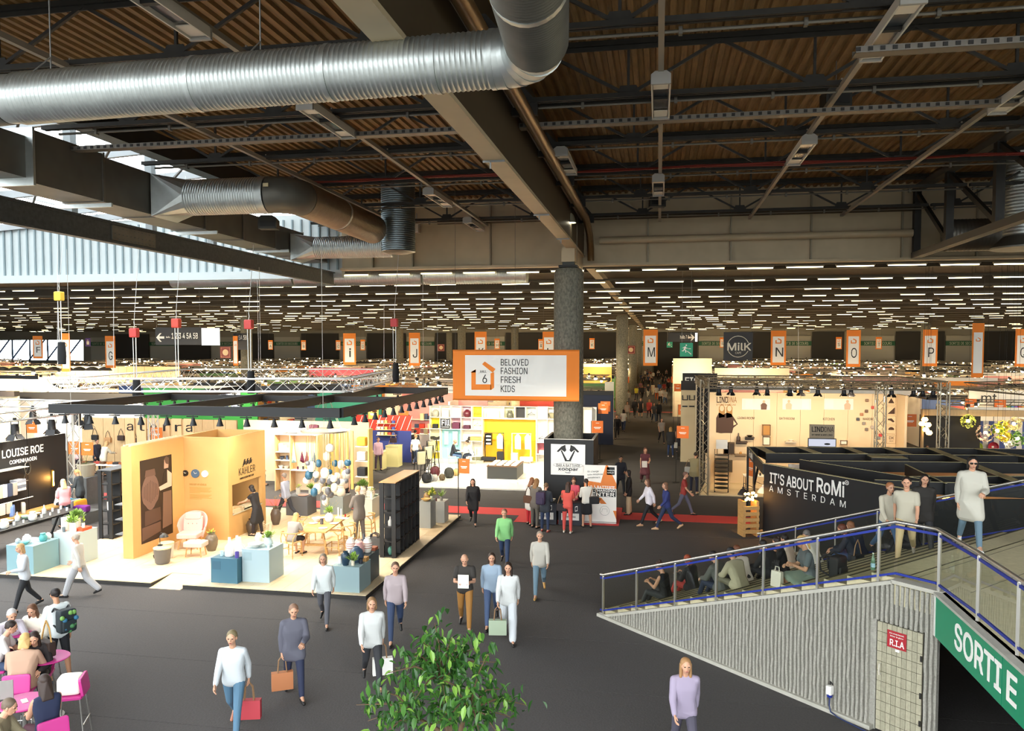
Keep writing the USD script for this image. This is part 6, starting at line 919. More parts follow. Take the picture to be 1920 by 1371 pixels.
# hanging hall banner
hb = thing('hall_banner', 'wide orange and white hanging banner with a house outline and four words', 'banner'); HY = 28.45; a = AY(849, 657, HY); b = AY(1086, 752, HY)
part('fabric', MB().box((a[0], HY, b[2]), (b[0], HY + .015, a[2])), mt('banner_orange', 'ee8526', .7), hb); wa, wb = AY(872, 666, HY), AY(1062, 744, HY); part('white_field', MB().box((wa[0], HY - .004, wb[2]), (wb[0], HY, wa[2])), ct('efece5', .7), hb)
part('top_rod', MB().tube((a[0], HY, a[2]), (b[0], HY, a[2]), .025, 8), ct('c9701e'), hb); part('bottom_rod', MB().tube((a[0], HY, b[2]), (b[0], HY, b[2]), .025, 8), ct('c9701e'), hb)
def bp(px, py): p = AY(px, py, HY); return (p[0], p[2])
T_ = wall_T((0, HY - .005, 0), (1, 0, 0))
for P in ([(884, 697), (892, 693), (892, 721), (921, 721), (921, 731), (884, 731)], [(920, 700), (926.5, 698), (926.5, 727), (921.5, 731), (920, 731)], [(909, 678), (929, 692), (924, 699), (904, 683)], [(882, 699), (892, 692.5), (892, 698)]): part('house_outline', MB().prism([bp(*q) for q in P][::-1], 0, .004, T_), _mats['banner_orange'], hb)
dk = ct('2b2826', .6)
for s_, py, x1_ in (('BELOVED', 685.5, 990), ('FASHION', 701.5, 988), ('FRESH', 718, 975), ('KIDS', 735, 964.5)): p = AY(938, py, HY - .01); text(s_, .235, p, (1, 0, 0), dk, hb, width=AY(x1_, py, HY)[0] - p[0])
p = AY(900, 699, HY - .01); text('HALL', .09, p, (1, 0, 0), dk, hb, width=.24); p = AY(903, 718, HY - .01); text('6', .3, p, (1, 0, 0), dk, hb, width=.17)
for x in (a[0] + .1, (a[0] + b[0]) / 2, b[0] - .1): part('suspension_wire', MB().tube((x, HY, a[2]), (x, HY + .0, 12.6), .006, 4), ct('5a5855'), hb)
# --- placemat stand at the right with its box truss frame
LW = thing('display_wall', 'long warm white stand wall with lettering, photo strips and small wall shelves', 'wall panel'); LY = 38.2
for k in range(8): xa = 2.3 + k * 1.03; part('wall_board', MB().box((xa, LY, 0), (xa + 1.02, LY + .1, 4.27)), warmw, LW)
part('side_wall', MB().box((10.54, LY - 1.2, 0), (10.64, LY + .1, 4.27)), warmw, LW); part('side_wall', MB().box((2.2, LY - 2.2, 0), (2.29, LY + .1, 1.4)), warmw, LW)
br = ct('43291a', .6); grn = ct('9a6c3c', .6)
text('LIND', .27, AY(1343, 755, LY - .01), (1, 0, 0), br, LW, width=.52, bold=True); text('DNA', .27, AY(1363, 755, LY - .01), (1, 0, 0), grn, LW, width=.42); text('BY BINE & MIE LIND', .08, AY(1343, 760.5, LY - .01), (1, 0, 0), grn, LW, width=.88)
for s_, px, px2, py in (('LIVING ROOM', 1382, 1414, 786), ('BATHROOM', 1461, 1489, 787), ('KITCHEN', 1543, 1564, 788), ('WARDROBE', 1617, 1646, 788)): p = AY(px, py, LY - .01); text(s_, .11, p, (1, 0, 0), br, LW, width=AY(px2, py, LY)[0] - p[0])
for k, (a_, b_) in enumerate(((1391, 1444), (1467, 1521), (1545, 1600))):
    P, Q = AY(a_, 768, LY), AY(b_, 748, LY); t = thing('photo_strip', 'pale photo strip high on the warm white wall, %s' % ('left one', 'middle one', 'right one')[k], 'poster'); part('sheet', MB().box((P[0], LY - .012, P[2]), (Q[0], LY - .002, Q[2])), ct('e9ddd2', .5), t); w = Q[0] - P[0]
    f = (.35, .25, .75)[k]; part('white_square', MB().box((P[0] + w * (.12, .68, .04)[k], LY - .016, P[2] + .05), (P[0] + w * ((.38, .92, .32)[k]), LY - .012, Q[2] - .05)), off, t); cx_ = P[0] + w * (.78, .22, .8)[k]
    part('figure_body', MB().prism([(-.12, 0), (.12, 0), (.14, .22), (.06, .3), (-.06, .3), (-.14, .22)], 0, .003, wall_T((cx_, LY - .014, P[2] + .01), (1, 0, 0))), ct(('6a4a3a', 'd8b89c', 'd0ac90')[k]), t); part('figure_head', MB().prism([(.06 * math.cos(q), .37 + .07 * math.sin(q)) for q in np.linspace(0, 2 * PI, 13)[:-1]], 0, .003, wall_T((cx_, LY - .014, P[2] + .01), (1, 0, 0))), ct('d8b090'), t)
t = thing('wall_decal', 'brown wall picture of two women standing back to back with hands on hips', 'wall picture'); Tq = wall_T(AY(1360, 812, LY - .006), (1, 0, 0)); m_ = ct('4a3020')
part('dark_tops', MB().prism([(-.42, .02), (-.2, -.02), (0, .0), (.3, 0), (.36, .25), (.56, .42), (.42, .66), (.25, .9), (.05, .95), (-.1, .85), (-.3, .95), (-.42, .7)], 0, .004, Tq), m_, t); part('arm_gap', MB().prism([(.36, .36), (.5, .42), (.36, .6)], .004, .006, Tq), warmw, t)
for s in (-1, 1): part('face', MB().prism([(s * .17 + .1 * math.cos(q), 1.15 + .14 * math.sin(q)) for q in np.linspace(0, 2 * PI, 15)[:-1]], .004, .007, Tq), ct('e6c8a4'), t); part('blonde_hair', MB().prism([(s * .17 - .13, .7), (s * .17 + .13, .75), (s * .17 + .14, 1.2), (s * .17, 1.36), (s * .17 - .14, 1.2)], .002, .004, Tq), ct('b08246'), t)
for k in range(5):
    py = 752 + k * 18; p = AY(1671, py, LY); t = thing('pictogram', 'square line pictogram on the right end of the warm white wall, %s from the top' % (OR[k] if k else 'first'), 'sign'); z = p[2]; part('outline', MB().path([(p[0] - .19, LY - .006, z - .19), (p[0] + .19, LY - .006, z - .19), (p[0] + .19, LY - .006, z + .19), (p[0] - .19, LY - .006, z + .19), (p[0] - .19, LY - .006, z - .19)], .006, 4), grn, t); T2 = wall_T((p[0], LY - .004, z), (1, 0, 0))
    S = ([(0, .13), (.13, -.1), (-.13, -.1)], [(-.15, -.15), (.15, -.15), (.15, .15)], [(-.14, .06), (.02, .08), (.14, -.06), (.08, -.1), (-.04, -.02), (-.14, 0)], [(.12 * math.cos(q), .02 + .1 * math.sin(q)) for q in np.linspace(-.3, PI + .3, 12)], None)[k]
    part('symbol', MB().prism(S, 0, .004, T2), br, t) if S else (text('DK', .13, (p[0], LY - .008, z), (1, 0, 0), br, t, width=.2, centre=True), text('2014', .05, (p[0], LY - .008, z - .1), (1, 0, 0), br, t, width=.16, centre=True))
r6 = random.Random(9)
def wshelf(lb, px, py, w, d, c, h=.05): p = AY(px, py, LY); t = thing('wall_shelf', lb, 'shelf', (p[0], LY, p[2])); part('board', MB().box((-w / 2, -d, 0), (w / 2, 0, h)), ct(c, .5), t); part('bracket', MB().box((-w / 2, -.012, -.1), (w / 2, 0, 0)), ct(c, .5), t); return p
p = wshelf('dark wall shelf with a brown bottle under the living room lettering', 1390, 829, .5, .3, '4a3a2c'); crock('brown bottle on the dark wall shelf', (p[0] - .15, LY - .15, p[2] + .05), 'bottle', .38, '3f2c1c'); p = wshelf('small dark wall shelf right of the brown bottle', 1405, 821, .4, .3, '3c3228'); crock('flat dark bowl on the small dark wall shelf', (p[0], LY - .15, p[2] + .05), 'bowl', .08, '2c261f', sc=.14); p = wshelf('narrow wall shelf with a small pot, below the dark shelf', 1388, 853, .5, .28, '8a7458'); crock('small ochre pot on the narrow wall shelf', (p[0], LY - .14, p[2] + .05), 'round', .12, 'c98f4a')
p = wshelf('white wall shelf with a soap dish under the bathroom lettering', 1482, 829, .5, .26, 'd8cbb4'); crock('small dish on the white wall shelf', (p[0], LY - .13, p[2] + .05), 'bowl', .07, 'e9e2d4', sc=.12)
for (px, py, w, h, c, lb) in ((1436, 806, .36, .5, 'b5803c', 'oak wall cabinet on the warm white wall'), (1436, 826, .34, .4, 'e9ddc8', 'white leaflet holder below the oak wall cabinet'), (1355, 840, .55, .6, 'd9c8a8', 'open white box shelf on the warm white wall'), (1366, 840, .5, .55, '3a3026', 'dark box shelf on the warm white wall'), (1356, 873, .8, .55, '4c463c', 'grey mesh sideboard standing at the warm white wall'), (1580, 829, .3, .2, 'efe6d6', 'white paper roll holder right of the screen')):
    p = AY(px, py, LY); t = thing('wall_cabinet', lb, 'cabinet', (p[0], LY, p[2])); part('case', MB().box((-w / 2, -.22, -h / 2), (w / 2, 0, h / 2)), ct(c, .6), t); part('front_frame', MB().box((-w / 2, -.24, -h / 2), (-w / 2 + .03, -.22, h / 2)).box((w / 2 - .03, -.24, -h / 2), (w / 2, -.22, h / 2)).box((-w / 2, -.24, h / 2 - .03), (w / 2, -.22, h / 2)).box((-w / 2, -.24, -h / 2), (w / 2, -.22, -h / 2 + .03)), ct('6a5238', .6), t)
for k, (px, py, c) in enumerate(((1625, 751, '8a6a50'), (1636, 764, 'b8402e'), (1624, 771, '6a4c38'), (1615, 777, 'a8704a'), (1608, 786, '4a4a4c'), (1619, 794, '8f8478'), (1624, 805, '7a6a5c'), (1635, 801, 'b0a090'), (1641, 811, '6a4a38'), (1650, 816, 'c03a34'), (1647, 821, '8a8a84'), (1643, 832, '7a7f7c'))): p = AY(px, py, LY); t = thing('coat_hook', 'round wall hook scattered under the wardrobe lettering, %s' % ('brown, topmost', 'red, near the top', 'dark brown', 'tan', 'black, at the far left', 'grey-beige', 'taupe', 'pale beige', 'brown, low', 'bright red, low', 'grey, low', 'greenish grey, lowest')[k], 'hook', (p[0], LY, p[2])); part('knob', MB().pillow((0, -.06, 0), (.14, .06, .14), 0, 2.2), ct(c, .5), t, smooth=50); part('stem', MB().box((-.02, -.06, -.02), (.02, 0, .02)), ct(c), t)
LF = thing('stand_floor', 'pale stand floor in front of the warm white wall', 'platform'); part('board', MB().prism([(1.75, 34.9), (11.5, 34.9), (11.5, 38.2), (2.2, 38.2)], 0, .04), mt('cream_floor', 'e3cfa8', .5), LF)
box_truss('stand_truss', 'aluminium box truss frame with corner posts around the warm white wall stand', [((1.95, 34.9, .04), (1.95, 34.9, 4.95)), ((11.4, 34.9, .04), (11.4, 34.9, 4.95)), ((1.95, 34.9, 4.8), (11.4, 34.9, 4.8)), ((1.95, 40.4, 4.8), (11.4, 40.4, 4.8)), ((1.95, 34.9, 4.8), (1.95, 40.4, 4.8)), ((11.4, 34.9, 4.8), (11.4, 40.4, 4.8)), ((1.95, 38.8, 0), (1.95, 38.8, 4.8)), ((9.0, 34.9, .04), (9.0, 34.9, 4.8)), ((2, 37.6, 4.8), (11.4, 37.6, 4.8))], .34, mt('warm_alu', 'b0a690', .4, .7), .028, .4)
for k, (px, py) in enumerate(((1347, 725), (1370, 724), (1419, 724), (1437, 724), (1480, 726), (1502, 724), (1531, 723), (1581, 726), (1596, 723), (1668, 726), (1711, 726), (1730, 724), (1745, 727))): x = AY(px, py, 35.2)[0]; stamp('theatre', theatre, (x, 34.9 + (k % 3) * .15, 4.74), .5 * (k % 4), sc=.64, label= 'black barn-door spotlight under the right stand truss, %s from the left' % (OR + ['eleventh', 'twelfth', 'thirteenth'])[k] if k else 'black barn-door spotlight under the right stand truss, first from the left')
for x in (3, 4.6, 6.2, 7.8, 9.6): lamp((x, 34.9, 4.25), 17, 'ffe4bc', .14, (x, 38.2, 1.8))
t = thing('display_screen', 'small grey pylon with lettering and a flat screen on the right stand', 'screen'); SY = 34.4; p, q = AY(1518, 822, SY), AY(1565, 797, SY); part('panel', MB().box((p[0], SY, 1.0), (q[0], SY + .1, q[2])), ct('9a8a70', .6), t); text('LIND', .2, (p[0] + .06, SY - .006, p[2] + .28), (1, 0, 0), ct('241c14'), t, width=.48, bold=True); text('DNA', .2, (p[0] + .56, SY - .006, p[2] + .28), (1, 0, 0), ct('3c3024'), t, width=.36); text('BY BINE & MIE LIND', .06, (p[0] + .08, SY - .006, p[2] + .12), (1, 0, 0), ct('241c14'), t, width=.8, bold=True)
part('screen_face', MB().box((p[0] - .04, SY - .04, p[2] - .32), (q[0] + .04, SY - .02, p[2] - .02)), glow('screen_glow', 'd8dcec', 1.0), t); part('screen_frame', MB().box((p[0] - .07, SY - .03, p[2] - .36), (q[0] + .07, SY, p[2] + .01)), blackp, t); part('picture_dish', MB().prism([(.12 * math.cos(a), .04 * math.sin(a)) for a in np.linspace(0, 2 * PI, 15)[:-1]], 0, .004, wall_T(((p[0] + q[0]) / 2 + .2, SY - .045, p[2] - .22), (1, 0, 0))), blackp, t); part('foot', MB().box((p[0], SY - .1, .04), (q[0], SY + .3, 1.0)), ct('b09c7c', .6), t)
t = thing('placemat_rack', 'black rack of dark round placemats beside the truss post', 'display rack', (2.75, 35.6, .04)); part('pole', MB().tube((.28, 0, 0), (.28, 0, 1.9), .02, 6).tube((-.3, 0, 0), (-.3, 0, 1.9), .012, 6), blackp, t)
for k in range(9): part('placemat', MB().lathe([(0, .18 + k * .18), (.3, .19 + k * .18), (.3, .21 + k * .18), (0, .22 + k * .18)], n=18), ct(('23241f', '3a3d34', '2b2320')[k % 3], .6), t)
part('castor', MB().ball((-.28, 0, .03), .03, 1).ball((.28, 0, .03), .03, 1), blackp, t)
one('counter_sign', MB().box((2.5, 35.55, 1.95), (2.98, 35.6, 2.35)), ct('d8d6cf'), 'white printed card on top of the placemat rack', 'card')
t = thing('display_table', 'white wire table with mugs on the right stand', 'table', (4.6, 35.9, .04)); part('table_top', MB().box((-.9, -.35, .72), (.9, .35, .75)), off, t); part('wire_frame', MB().path([(-.85, -.32, 0), (-.85, -.32, .72), (-.85, .32, .72), (-.85, .32, 0)], .012, 5).path([(.85, -.32, 0), (.85, -.32, .72), (.85, .32, .72), (.85, .32, 0)], .012, 5).path([(-.85, -.32, .2), (.85, -.32, .2)], .012, 5), blackp, t)
for k in range(4): crock('dark mug on the white wire table, %s from the left' % (OR[k] if k else 'first'), (4.0 + k * .4, 35.85, .79), 'cyl', .12, ('2a2622', '4a4238', '26221e', '3a342c')[k])
orange_flag('tilted orange aisle sign at the front of the right stand', (3.75, 33.6, 1.1), .5, .75, -1.1, 1.1)
# --- lighting stand with the slanted black wall and its roof grid
A0 = np.array([3.52, 27.77, 0]); dR = np.array([.605, -.796, 0]); rw = thing('display_wall', 'slanted black stand wall with big white lettering beside the stairs', 'wall panel'); nR = np.cross(dR, (0, 0, 1))
part('panel', MB().bar(A0 + (0, 0, 1.225) - nR * .06, A0 + dR * 5.6 + (0, 0, 1.225) - nR * .06, .1, 2.45), char, rw); part('panel', MB().bar(A0 + dR * 5.6 + (0, 0, 1.1) - nR * .06, np.array([16, 25.2, 1.1]), .1, 2.2), char, rw); part('top_edge', MB().bar(A0 + (0, 0, 2.46) - nR * .06, A0 + dR * 5.6 + (0, 0, 2.46) - nR * .06, .1, .02), mt('edge_birch', 'b5a87e', .6), rw)
ow = lambda s, z: A0 + dR * s + (0, 0, z) + nR * .002
text("IT'S ABOUT", .34, ow(.27, 1.86), dR, wl, rw, width=1.85, bold=True); text('RoMi', .44, ow(2.22, 1.88), dR, wl, rw, width=1.05, bold=True); text('®', .18, ow(3.3, 2.22), dR, wl, rw, width=.15); text('A  M  S  T  E  R  D  A  M', .2, ow(.26, 1.57), dR, wl, rw, width=3.1)
# 15-mm roof grid: black boards with pale top edges, measured on the plane 2.45 m up
rg = thing('roof_grid', 'open roof grid of black boards with pale edges over the lighting stand', 'roof grid')
def rb(p, q, pale=.03, h=.36, w=.05):
    P, Q = G(*p, 2.45), G(*q, 2.45); b_ = part('board', MB().bar(P - (0, 0, h / 2), Q - (0, 0, h / 2), w, h), char, rg); part('pale_edge', MB().bar(P + (0, 0, .006), Q + (0, 0, .006), max(w, pale), .012), _mats['edge_birch'], b_)
for p, q, w in (((1403, 838), (1432, 870), .05), ((1403, 838), (1700, 840), .05), ((1700, 840), (1960, 843), .05), ((1436, 850), (1960, 855), .06), ((1520, 864), (1960, 869), .06), ((1700, 894), (1960, 893), .06), ((1500, 862), (1745, 901), .06), ((1698, 871), (1774, 907), .06), ((1640, 900), (1960, 912), .06)): rb(p, q, w)
for p, q in (((1422, 838), (1447, 850)), ((1498, 838), (1533, 850)), ((1585, 839), (1619, 851)), ((1658, 839), (1706, 853)), ((1743, 840), (1912, 905)), ((1830, 841), (1930, 858))): rb(p, q, .32)
P = G(1668, 858, 2.45); part('tray', MB().cbox(P + (0, .3, -.05), (1.2, .7, .08)), _mats['edge_birch'], rg); part('tray_rim', MB().cbox(P + (0, .3, -.07), (1.26, .76, .1)), char, rg)
part('fascia_post', MB().box((3.46, 30.2, 0), (3.54, 30.28, 2.45)).bar((3.5, 30.24, 1.3), (3.5, 29.2, 2.1), .07, .07).box((3.46, 32.4, 0), (3.54, 32.48, 2.45)), char, rg); text('RoMi', .22, (3.49, 31.9, 2.17), (0, -1, 0), wl, rg, width=1.1, bold=True)
for x_, y_ in ((8.5, 32.4), (13.5, 33), (12, 28.6), (9.5, 26.2)): part('grid_post', MB().box((x_ - .05, y_ - .05, 0), (x_ + .05, y_ + .05, 2.1)), char, rg)
t = thing('display_wall', 'warm lit inner wall of the lighting stand under the roof grid', 'wall panel'); part('panel', MB().box((6.0, 31.9, 0), (14, 32.0, 2.0)), mt('inner_warm', 'c9a77c', .7), t); part('panel', MB().box((4.6, 29.6, 0), (6.4, 29.68, 2.2)), off, t)
for x_, y_, c in ((5.2, 28.6, 'c98a4a'), (6.4, 27.3, 'b5562e'), (7.4, 28.4, '8a5a9a'), (8.6, 27.0, 'e0c08a'), (9.8, 29.5, 'd9d0c0'), (11.2, 28.2, '6a9a3a'), (8.0, 30.4, 'e6dcc8')): t = thing('display_table', 'small display table with lamps under the roof grid, %s top' % {'c98a4a': 'oak', 'b5562e': 'rust', '8a5a9a': 'violet', 'e0c08a': 'sand', 'd9d0c0': 'stone', '6a9a3a': 'green', 'e6dcc8': 'cream'}[c], 'table', (x_, y_, 0)); part('table_top', MB().box((-.5, -.4, .72), (.5, .4, .76)), ct(c), t); part('leg_frame', MB().box((-.45, -.35, 0), (-.4, .35, .72)).box((.4, -.35, 0), (.45, .35, .72)), char, t); L_ = thing('table_lamp', 'small glowing lamp on the %s display table under the roof grid' % {'c98a4a': 'oak', 'b5562e': 'rust', '8a5a9a': 'violet', 'e0c08a': 'sand', 'd9d0c0': 'stone', '6a9a3a': 'green', 'e6dcc8': 'cream'}[c], 'lamp', (x_, y_, .76)); part('base', MB().lathe([(.1, 0), (.09, .03), (.02, .05), (.02, .3)], n=12), blackp, L_); part('shade', MB().lathe([(.16, .28), (.1, .46)], n=16), glow('amber_shade', 'ffb866', 3.5), L_, smooth=40)
for x_, y_ in ((6.2, 28.4), (9, 29), (11.5, 30)): lamp((x_, y_, 2.0), 14, 'ffb870', .1)
def floor_lamp(lb, p, c, h=1.35, rz=0): t = thing('floor_lamp', lb, 'lamp', p, rz); part('base', MB().lathe([(.16, 0), (.15, .02), (.02, .03)], n=16), mt('brass', 'b08a4a', .3, .8), t); part('stem', MB().tube((0, 0, .02), (0, 0, h + .3), .012, 6), blackp, t); part('arm', MB().tube((0, 0, h + .3), (.34, 0, h + .15), .01, 6), blackp, t); part('shade', MB().lathe([(.2, -.12), (.19, -.08), (.1, .06), (.04, .1), (.04, .16), (0, .17)], (.34 if h > 1.4 else 0, 0, h), 18), ct(c, .35), t, smooth=40); part('bulb', MB().ball((.34 if h > 1.4 else 0, 0, h - .06), .05, 1), glow('warm_bulb', 'ffc070', 12), t); return t
floor_lamp('black floor lamp with a brass foot standing on the red runner', (2.98, 28.88, 0), '26262a', 1.3); floor_lamp('floor lamp with a white enamel shade in front of the slanted black wall', (3.25, 28.2, 0), 'eceae4', 1.5, .3); floor_lamp('grey-shaded floor lamp right behind the white one', (3.62, 28.5, 0), '4a525a', 1.45, .6)
t = thing('pallet_stack', 'wooden pallets filled with glowing filament bulbs at the corner of the black wall', 'pallet', (3.12, 27.55, 0), .3)
for k in range(5): part('slat', MB().box((-.26, -.04, .12 + k * .2), (.26, .02, .24 + k * .2)), oak, t); part('slat', MB().box((-.3, -.04, .12 + k * .2), (-.26, .4, .24 + k * .2)), oak, t)
for s in (-.24, .22): part('runner', MB().box((s - .04, 0, 0), (s + .04, .5, 1.2)), oak, t)
for k in range(11): part('filament_bulb', MB().ball((r6.uniform(-.22, .22), r6.uniform(.05, .3), 1.2 + r6.uniform(0, .35)), .05, 1), glow('filament', 'ffb45a', 22), t, smooth=True)
lamp((3.05, 27.6, 1.7), 6, 'ffb45a', .08)
# --- striped lampshade stand further right
t = thing('display_wall', 'wall of blue and white vertical stripes hung with bowls at the right', 'wall panel'); SYY = 44; a_, b_ = AY(1780, 840, SYY), AY(1990, 792, SYY)
for k in range(26): xx = a_[0] + k * .26; part('stripe', MB().box((xx, SYY, 0), (xx + .258, SYY + .1, b_[2])), ct(('d8d2cc', '4a5890')[k % 2], .7), t)
for k, (px, py, c, nm) in enumerate(((1803, 817, '6fa8a8', 'teal'), (1830, 818, 'd83a6a', 'pink'), (1801, 838, 'd8502e', 'orange'), (1831, 838, 'b8c83a', 'lime'), (1861, 838, 'b82a3a', 'red'))): p = AY(px, py, SYY - .115); t = thing('enamel_bowl', '%s round bowl hanging on the striped wall' % nm, 'bowl', p); part('dish', MB().add(trimesh.creation.revolve([(0, .0), (.22, .03), (.26, .12), (.24, .12), (.2, .05), (0, .02)], sections=20), np.array([[1, 0, 0, 0], [0, 0, -1, 0], [0, 1, 0, 0], [0, 0, 0, 1.]])), ct(c, .35), t, smooth=40); part('centre', MB().cbox((0, -.03, 0), (.1, .02, .1)), ct('e8e4da'), t)
for k, (px, py, r, c, nm) in enumerate(((1870, 808, .32, 'a8b83a', 'lime leafy'), (1848, 812, .38, 'e8c8c0', 'pale pink petal'), (1880, 800, .26, 'e0c23a', 'golden'), (1883, 818, .24, 'd9b83a', 'small golden'), (1815, 790, .3, 'c8d06a', 'yellow-green'), (1901, 795, .3, 'f0dca0', 'cream shell'), (1908, 822, .34, '5a8a3a', 'dark green leafy'), (1893, 828, .26, 'd8d4cc', 'white feathery'))):
    p = AY(px, py, 40.5 + .2 * k); t = thing('pendant_lamp', '%s pendant lamp hanging in front of the striped wall' % nm, 'lamp', p); mb = MB()
    for q in range(70): d = np.array([r6.gauss(0, 1) for _ in range(3)]); d /= np.linalg.norm(d); s_ = np.cross(d, (0.2, .5, 1)); s_ /= np.linalg.norm(s_); o_ = d * r; e_ = np.cross(d, s_); mb.raw([o_ - s_ * .07, o_ - e_ * .07 + d * .02, o_ + s_ * .07, o_ + e_ * .07 + d * .05], [(0, 1, 2, 3)])
    part('petal', mb, ct(c, .5), t, kind='stuff'); part('bulb', MB().ball((0, 0, 0), .09, 1), glow('pendant_bulb', 'ffe6a8', 30), t); part('cord', MB().tube((0, 0, r * .8), (0, 0, 10.98 - p[2]), .006, 4), blackp, t)
lamp((21.5, 41, 3.6), 60, 'ffe0a8', .12, (21.5, 44, 1.5))
t = thing('honeycomb_booth', 'dark booth with a timber fascia and small glowing hexagonal lamps', 'booth'); p, q = AY(1724, 840, 42), AY(1772, 778, 42); part('dark_wall', MB().box((p[0], 42, 0), (q[0] + 1.6, 42.1, q[2])), ct('2a2622'), t); part('fascia', MB().box((p[0] - .1, 41.4, q[2]), (q[0] + 3.5, 41.6, q[2] + .3)), pine, t); part('post', MB().box((p[0] - .1, 41.4, 0), (p[0], 41.6, q[2])), pine, t)
for k, (px, py) in enumerate(((1734, 787), (1729, 795), (1740, 797), (1736, 806), (1742, 812))): p = AY(px, py, 41.2); t = thing('hexagon_lamp', 'glowing hexagonal lamp before the dark booth, %s' % ('topmost', 'upper left', 'upper right', 'lower left', 'lowest')[k], 'lamp', p); part('shell', MB().lathe([(.1, -.1), (.17, 0), (.1, .12)], n=6), glow('honey_glow', 'ffce80', 5), t); part('cord', MB().tube((0, 0, .12), (0, 0, 10.98 - p[2]), .006, 4), blackp, t)
t = thing('display_wall', 'white stand wall with a looping sign above coloured shelves at the far right', 'wall panel'); p, q = AY(1815, 780, 50), AY(1960, 733, 50); part('panel', MB().box((p[0], 50, 0), (q[0], 50.1, q[2])), off, t); part('shelf_row', MB().box((p[0] + 1.4, 49.8, p[2] + .3), (p[0] + 3.8, 50, p[2] + .34)), pine, t); text('mt', .55, AY(1838, 755, 49.98), (1, 0, 0), blackp, t, width=.8)
for k in range(12): one('tape_roll', MB().box((p[0] + 1.5 + k * .18, 49.85, p[2] + .34), (p[0] + 1.64 + k * .18, 49.98, p[2] + .6)), ct(('d83a3a', 'e8a03a', 'e8d83a', '4aa84a', '3a8ad8', '8a4ad8')[k % 6]), 'coloured roll in the rainbow row below the looping sign', 'roll', 'coloured rolls on the white stand')
box_truss('stand_truss', 'slanting aluminium truss over the white stand at the far right', [(AY(1812, 724, 46), AY(1970, 738, 43)), (AY(1812, 724, 46), AY(1990, 718, 48))], .36, _mats['warm_alu'], .03, .45)
lamp((24.5, 48, 3.8), 60, 'fff0d0', .12, (24.5, 50, 1.5))
# ================================================================ far stands, banners and signs
def letter_banner(lb, L, px, py0, py1, Y, w=.9, half=False, rz=0.0):
    a, b = AY(px, py0, Y), AY(px, py1, Y); t = thing('letter_banner', lb, 'banner', (a[0], Y, b[2]), rz); H = a[2] - b[2]
    part('fabric', MB().box((-w / 2, 0, 0), (w / 2, .03, H)), _mats['banner_orange'], t); part('white_field', MB().box((-w * .38, -.006, H * .08), (w * .38, 0, H * .83)), ct('efece5', .7), t)
    s = w * .2; z = H * .7; T = wall_T((0, -.008, z), (1, 0, 0))
    for P in ([(-1, -.9), (.8, -.9), (1, -.6), (1, .3), (.6, .3), (.6, -.55), (-.65, -.55), (-.65, .4), (-1, .2)], [(-.1, .95), (.95, .45), (.75, .15), (-.3, .65)]): part('house_outline', MB().prism([(x * s, y * s) for x, y in P], 0, .004, T), _mats['banner_orange'], t)
    if L: text(L, H * .26, (0, -.01, H * .25), (1, 0, 0), dk, t, width=w * (.4 if L not in 'MN' else .5) if L != 'i' else w * .14, centre=True, bold=L == 'i')
    part('suspension_wire', MB().tube((-w * .4, 0, H), (-w * .4, 0, 11 - b[2]), .008, 4).tube((w * .4, 0, H), (w * .4, 0, 11 - b[2]), .008, 4), ct('55524c'), t); return t
BN = 'orange and white hanging banner with the letter '
for L, px, y0, y1, x in (('F', 70, 630, 672, 'at the far left'), ('G', 206, 630, 690, 'left of the black halls sign'), ('i', 655, 625, 684, 'above the white truss'), ('K', 901, 622, 685, 'half behind the hall banner'), ('L', 1029, 622, 685, 'touching the pillar'), ('M', 1220, 618, 686, 'over the central aisle'), ('N', 1460, 620, 685, 'right of the round sign'), ('O', 1601, 619, 688, 'right of the letter N'), ('P', 1745, 618, 687, 'beside a pillar'), ('Q', 1919, 617, 688, 'cut by the right edge')): letter_banner(BN + L + ' ' + x, L, px, y0, y1, 57, 1.0 if L in 'iMN' else .9)
letter_banner('orange and white hanging banner with the letter J left of the letter K', 'J', 777, 624, 686, 57, .85); letter_banner('larger orange and white banner without a letter at the far left', '', 122, 625, 697, 44, .62); letter_banner('larger orange and white banner turned sideways, right of the letter P', '', 1835, 606, 708, 44, .55); letter_banner('narrow orange banner beside the pillar at the halls sign', '', 441, 630, 686, 50, .35)
for L, px, y0, y1 in (('A', 507, 638, 656), ('B', 569, 638, 657), ('C', 634, 638, 657), ('D', 680, 637, 657), ('H', 932, 635, 655), ('I', 1014, 636, 656), ('K', 1110, 634, 655), ('R', 1355, 633, 652), ('S', 1573, 632, 655), ('T', 1648, 632, 655)): letter_banner('small distant orange and white banner with the letter %s under the far roof' % L, L, px, y0, y1, 120, .8)
def hang_sign(lb, x0, y0, x1, y1, Y, c, cat='sign'):
    a, b = AY(x0, y0, Y), AY(x1, y1, Y); t = thing('hanging_sign', lb, cat); part('panel', MB().box((a[0], Y, b[2]), (b[0], Y + .08, a[2])), ct(c, .5), t)
    for x in (a[0] + .1, b[0] - .1): part('suspension_wire', MB().tube((x, Y, a[2]), (x, Y, 11.0), .012, 4), ct('8a8a88'), t)
    return t, a, b
t, a, b = hang_sign('long black halls sign with a white arrow and hall numbers', 291, 614, 378, 647, 50, '1d1d1f'); T = wall_T(AY(293, 633, 49.98), (1, 0, 0)); part('arrow', MB().prism([(.0, 0), (.28, .3), (.42, .3), (.22, .08), (.62, .08), (.62, -.08), (.22, -.08), (.42, -.3), (.28, -.3)][::-1], 0, .01, T), wl, t); text('halls', .13, AY(311, 634, 49.97), (1, 0, 0), wl, t, width=.32); text('1 2 3 4 5A 5B', .38, AY(321, 635, 49.97), (1, 0, 0), wl, t, width=2.0, bold=True)
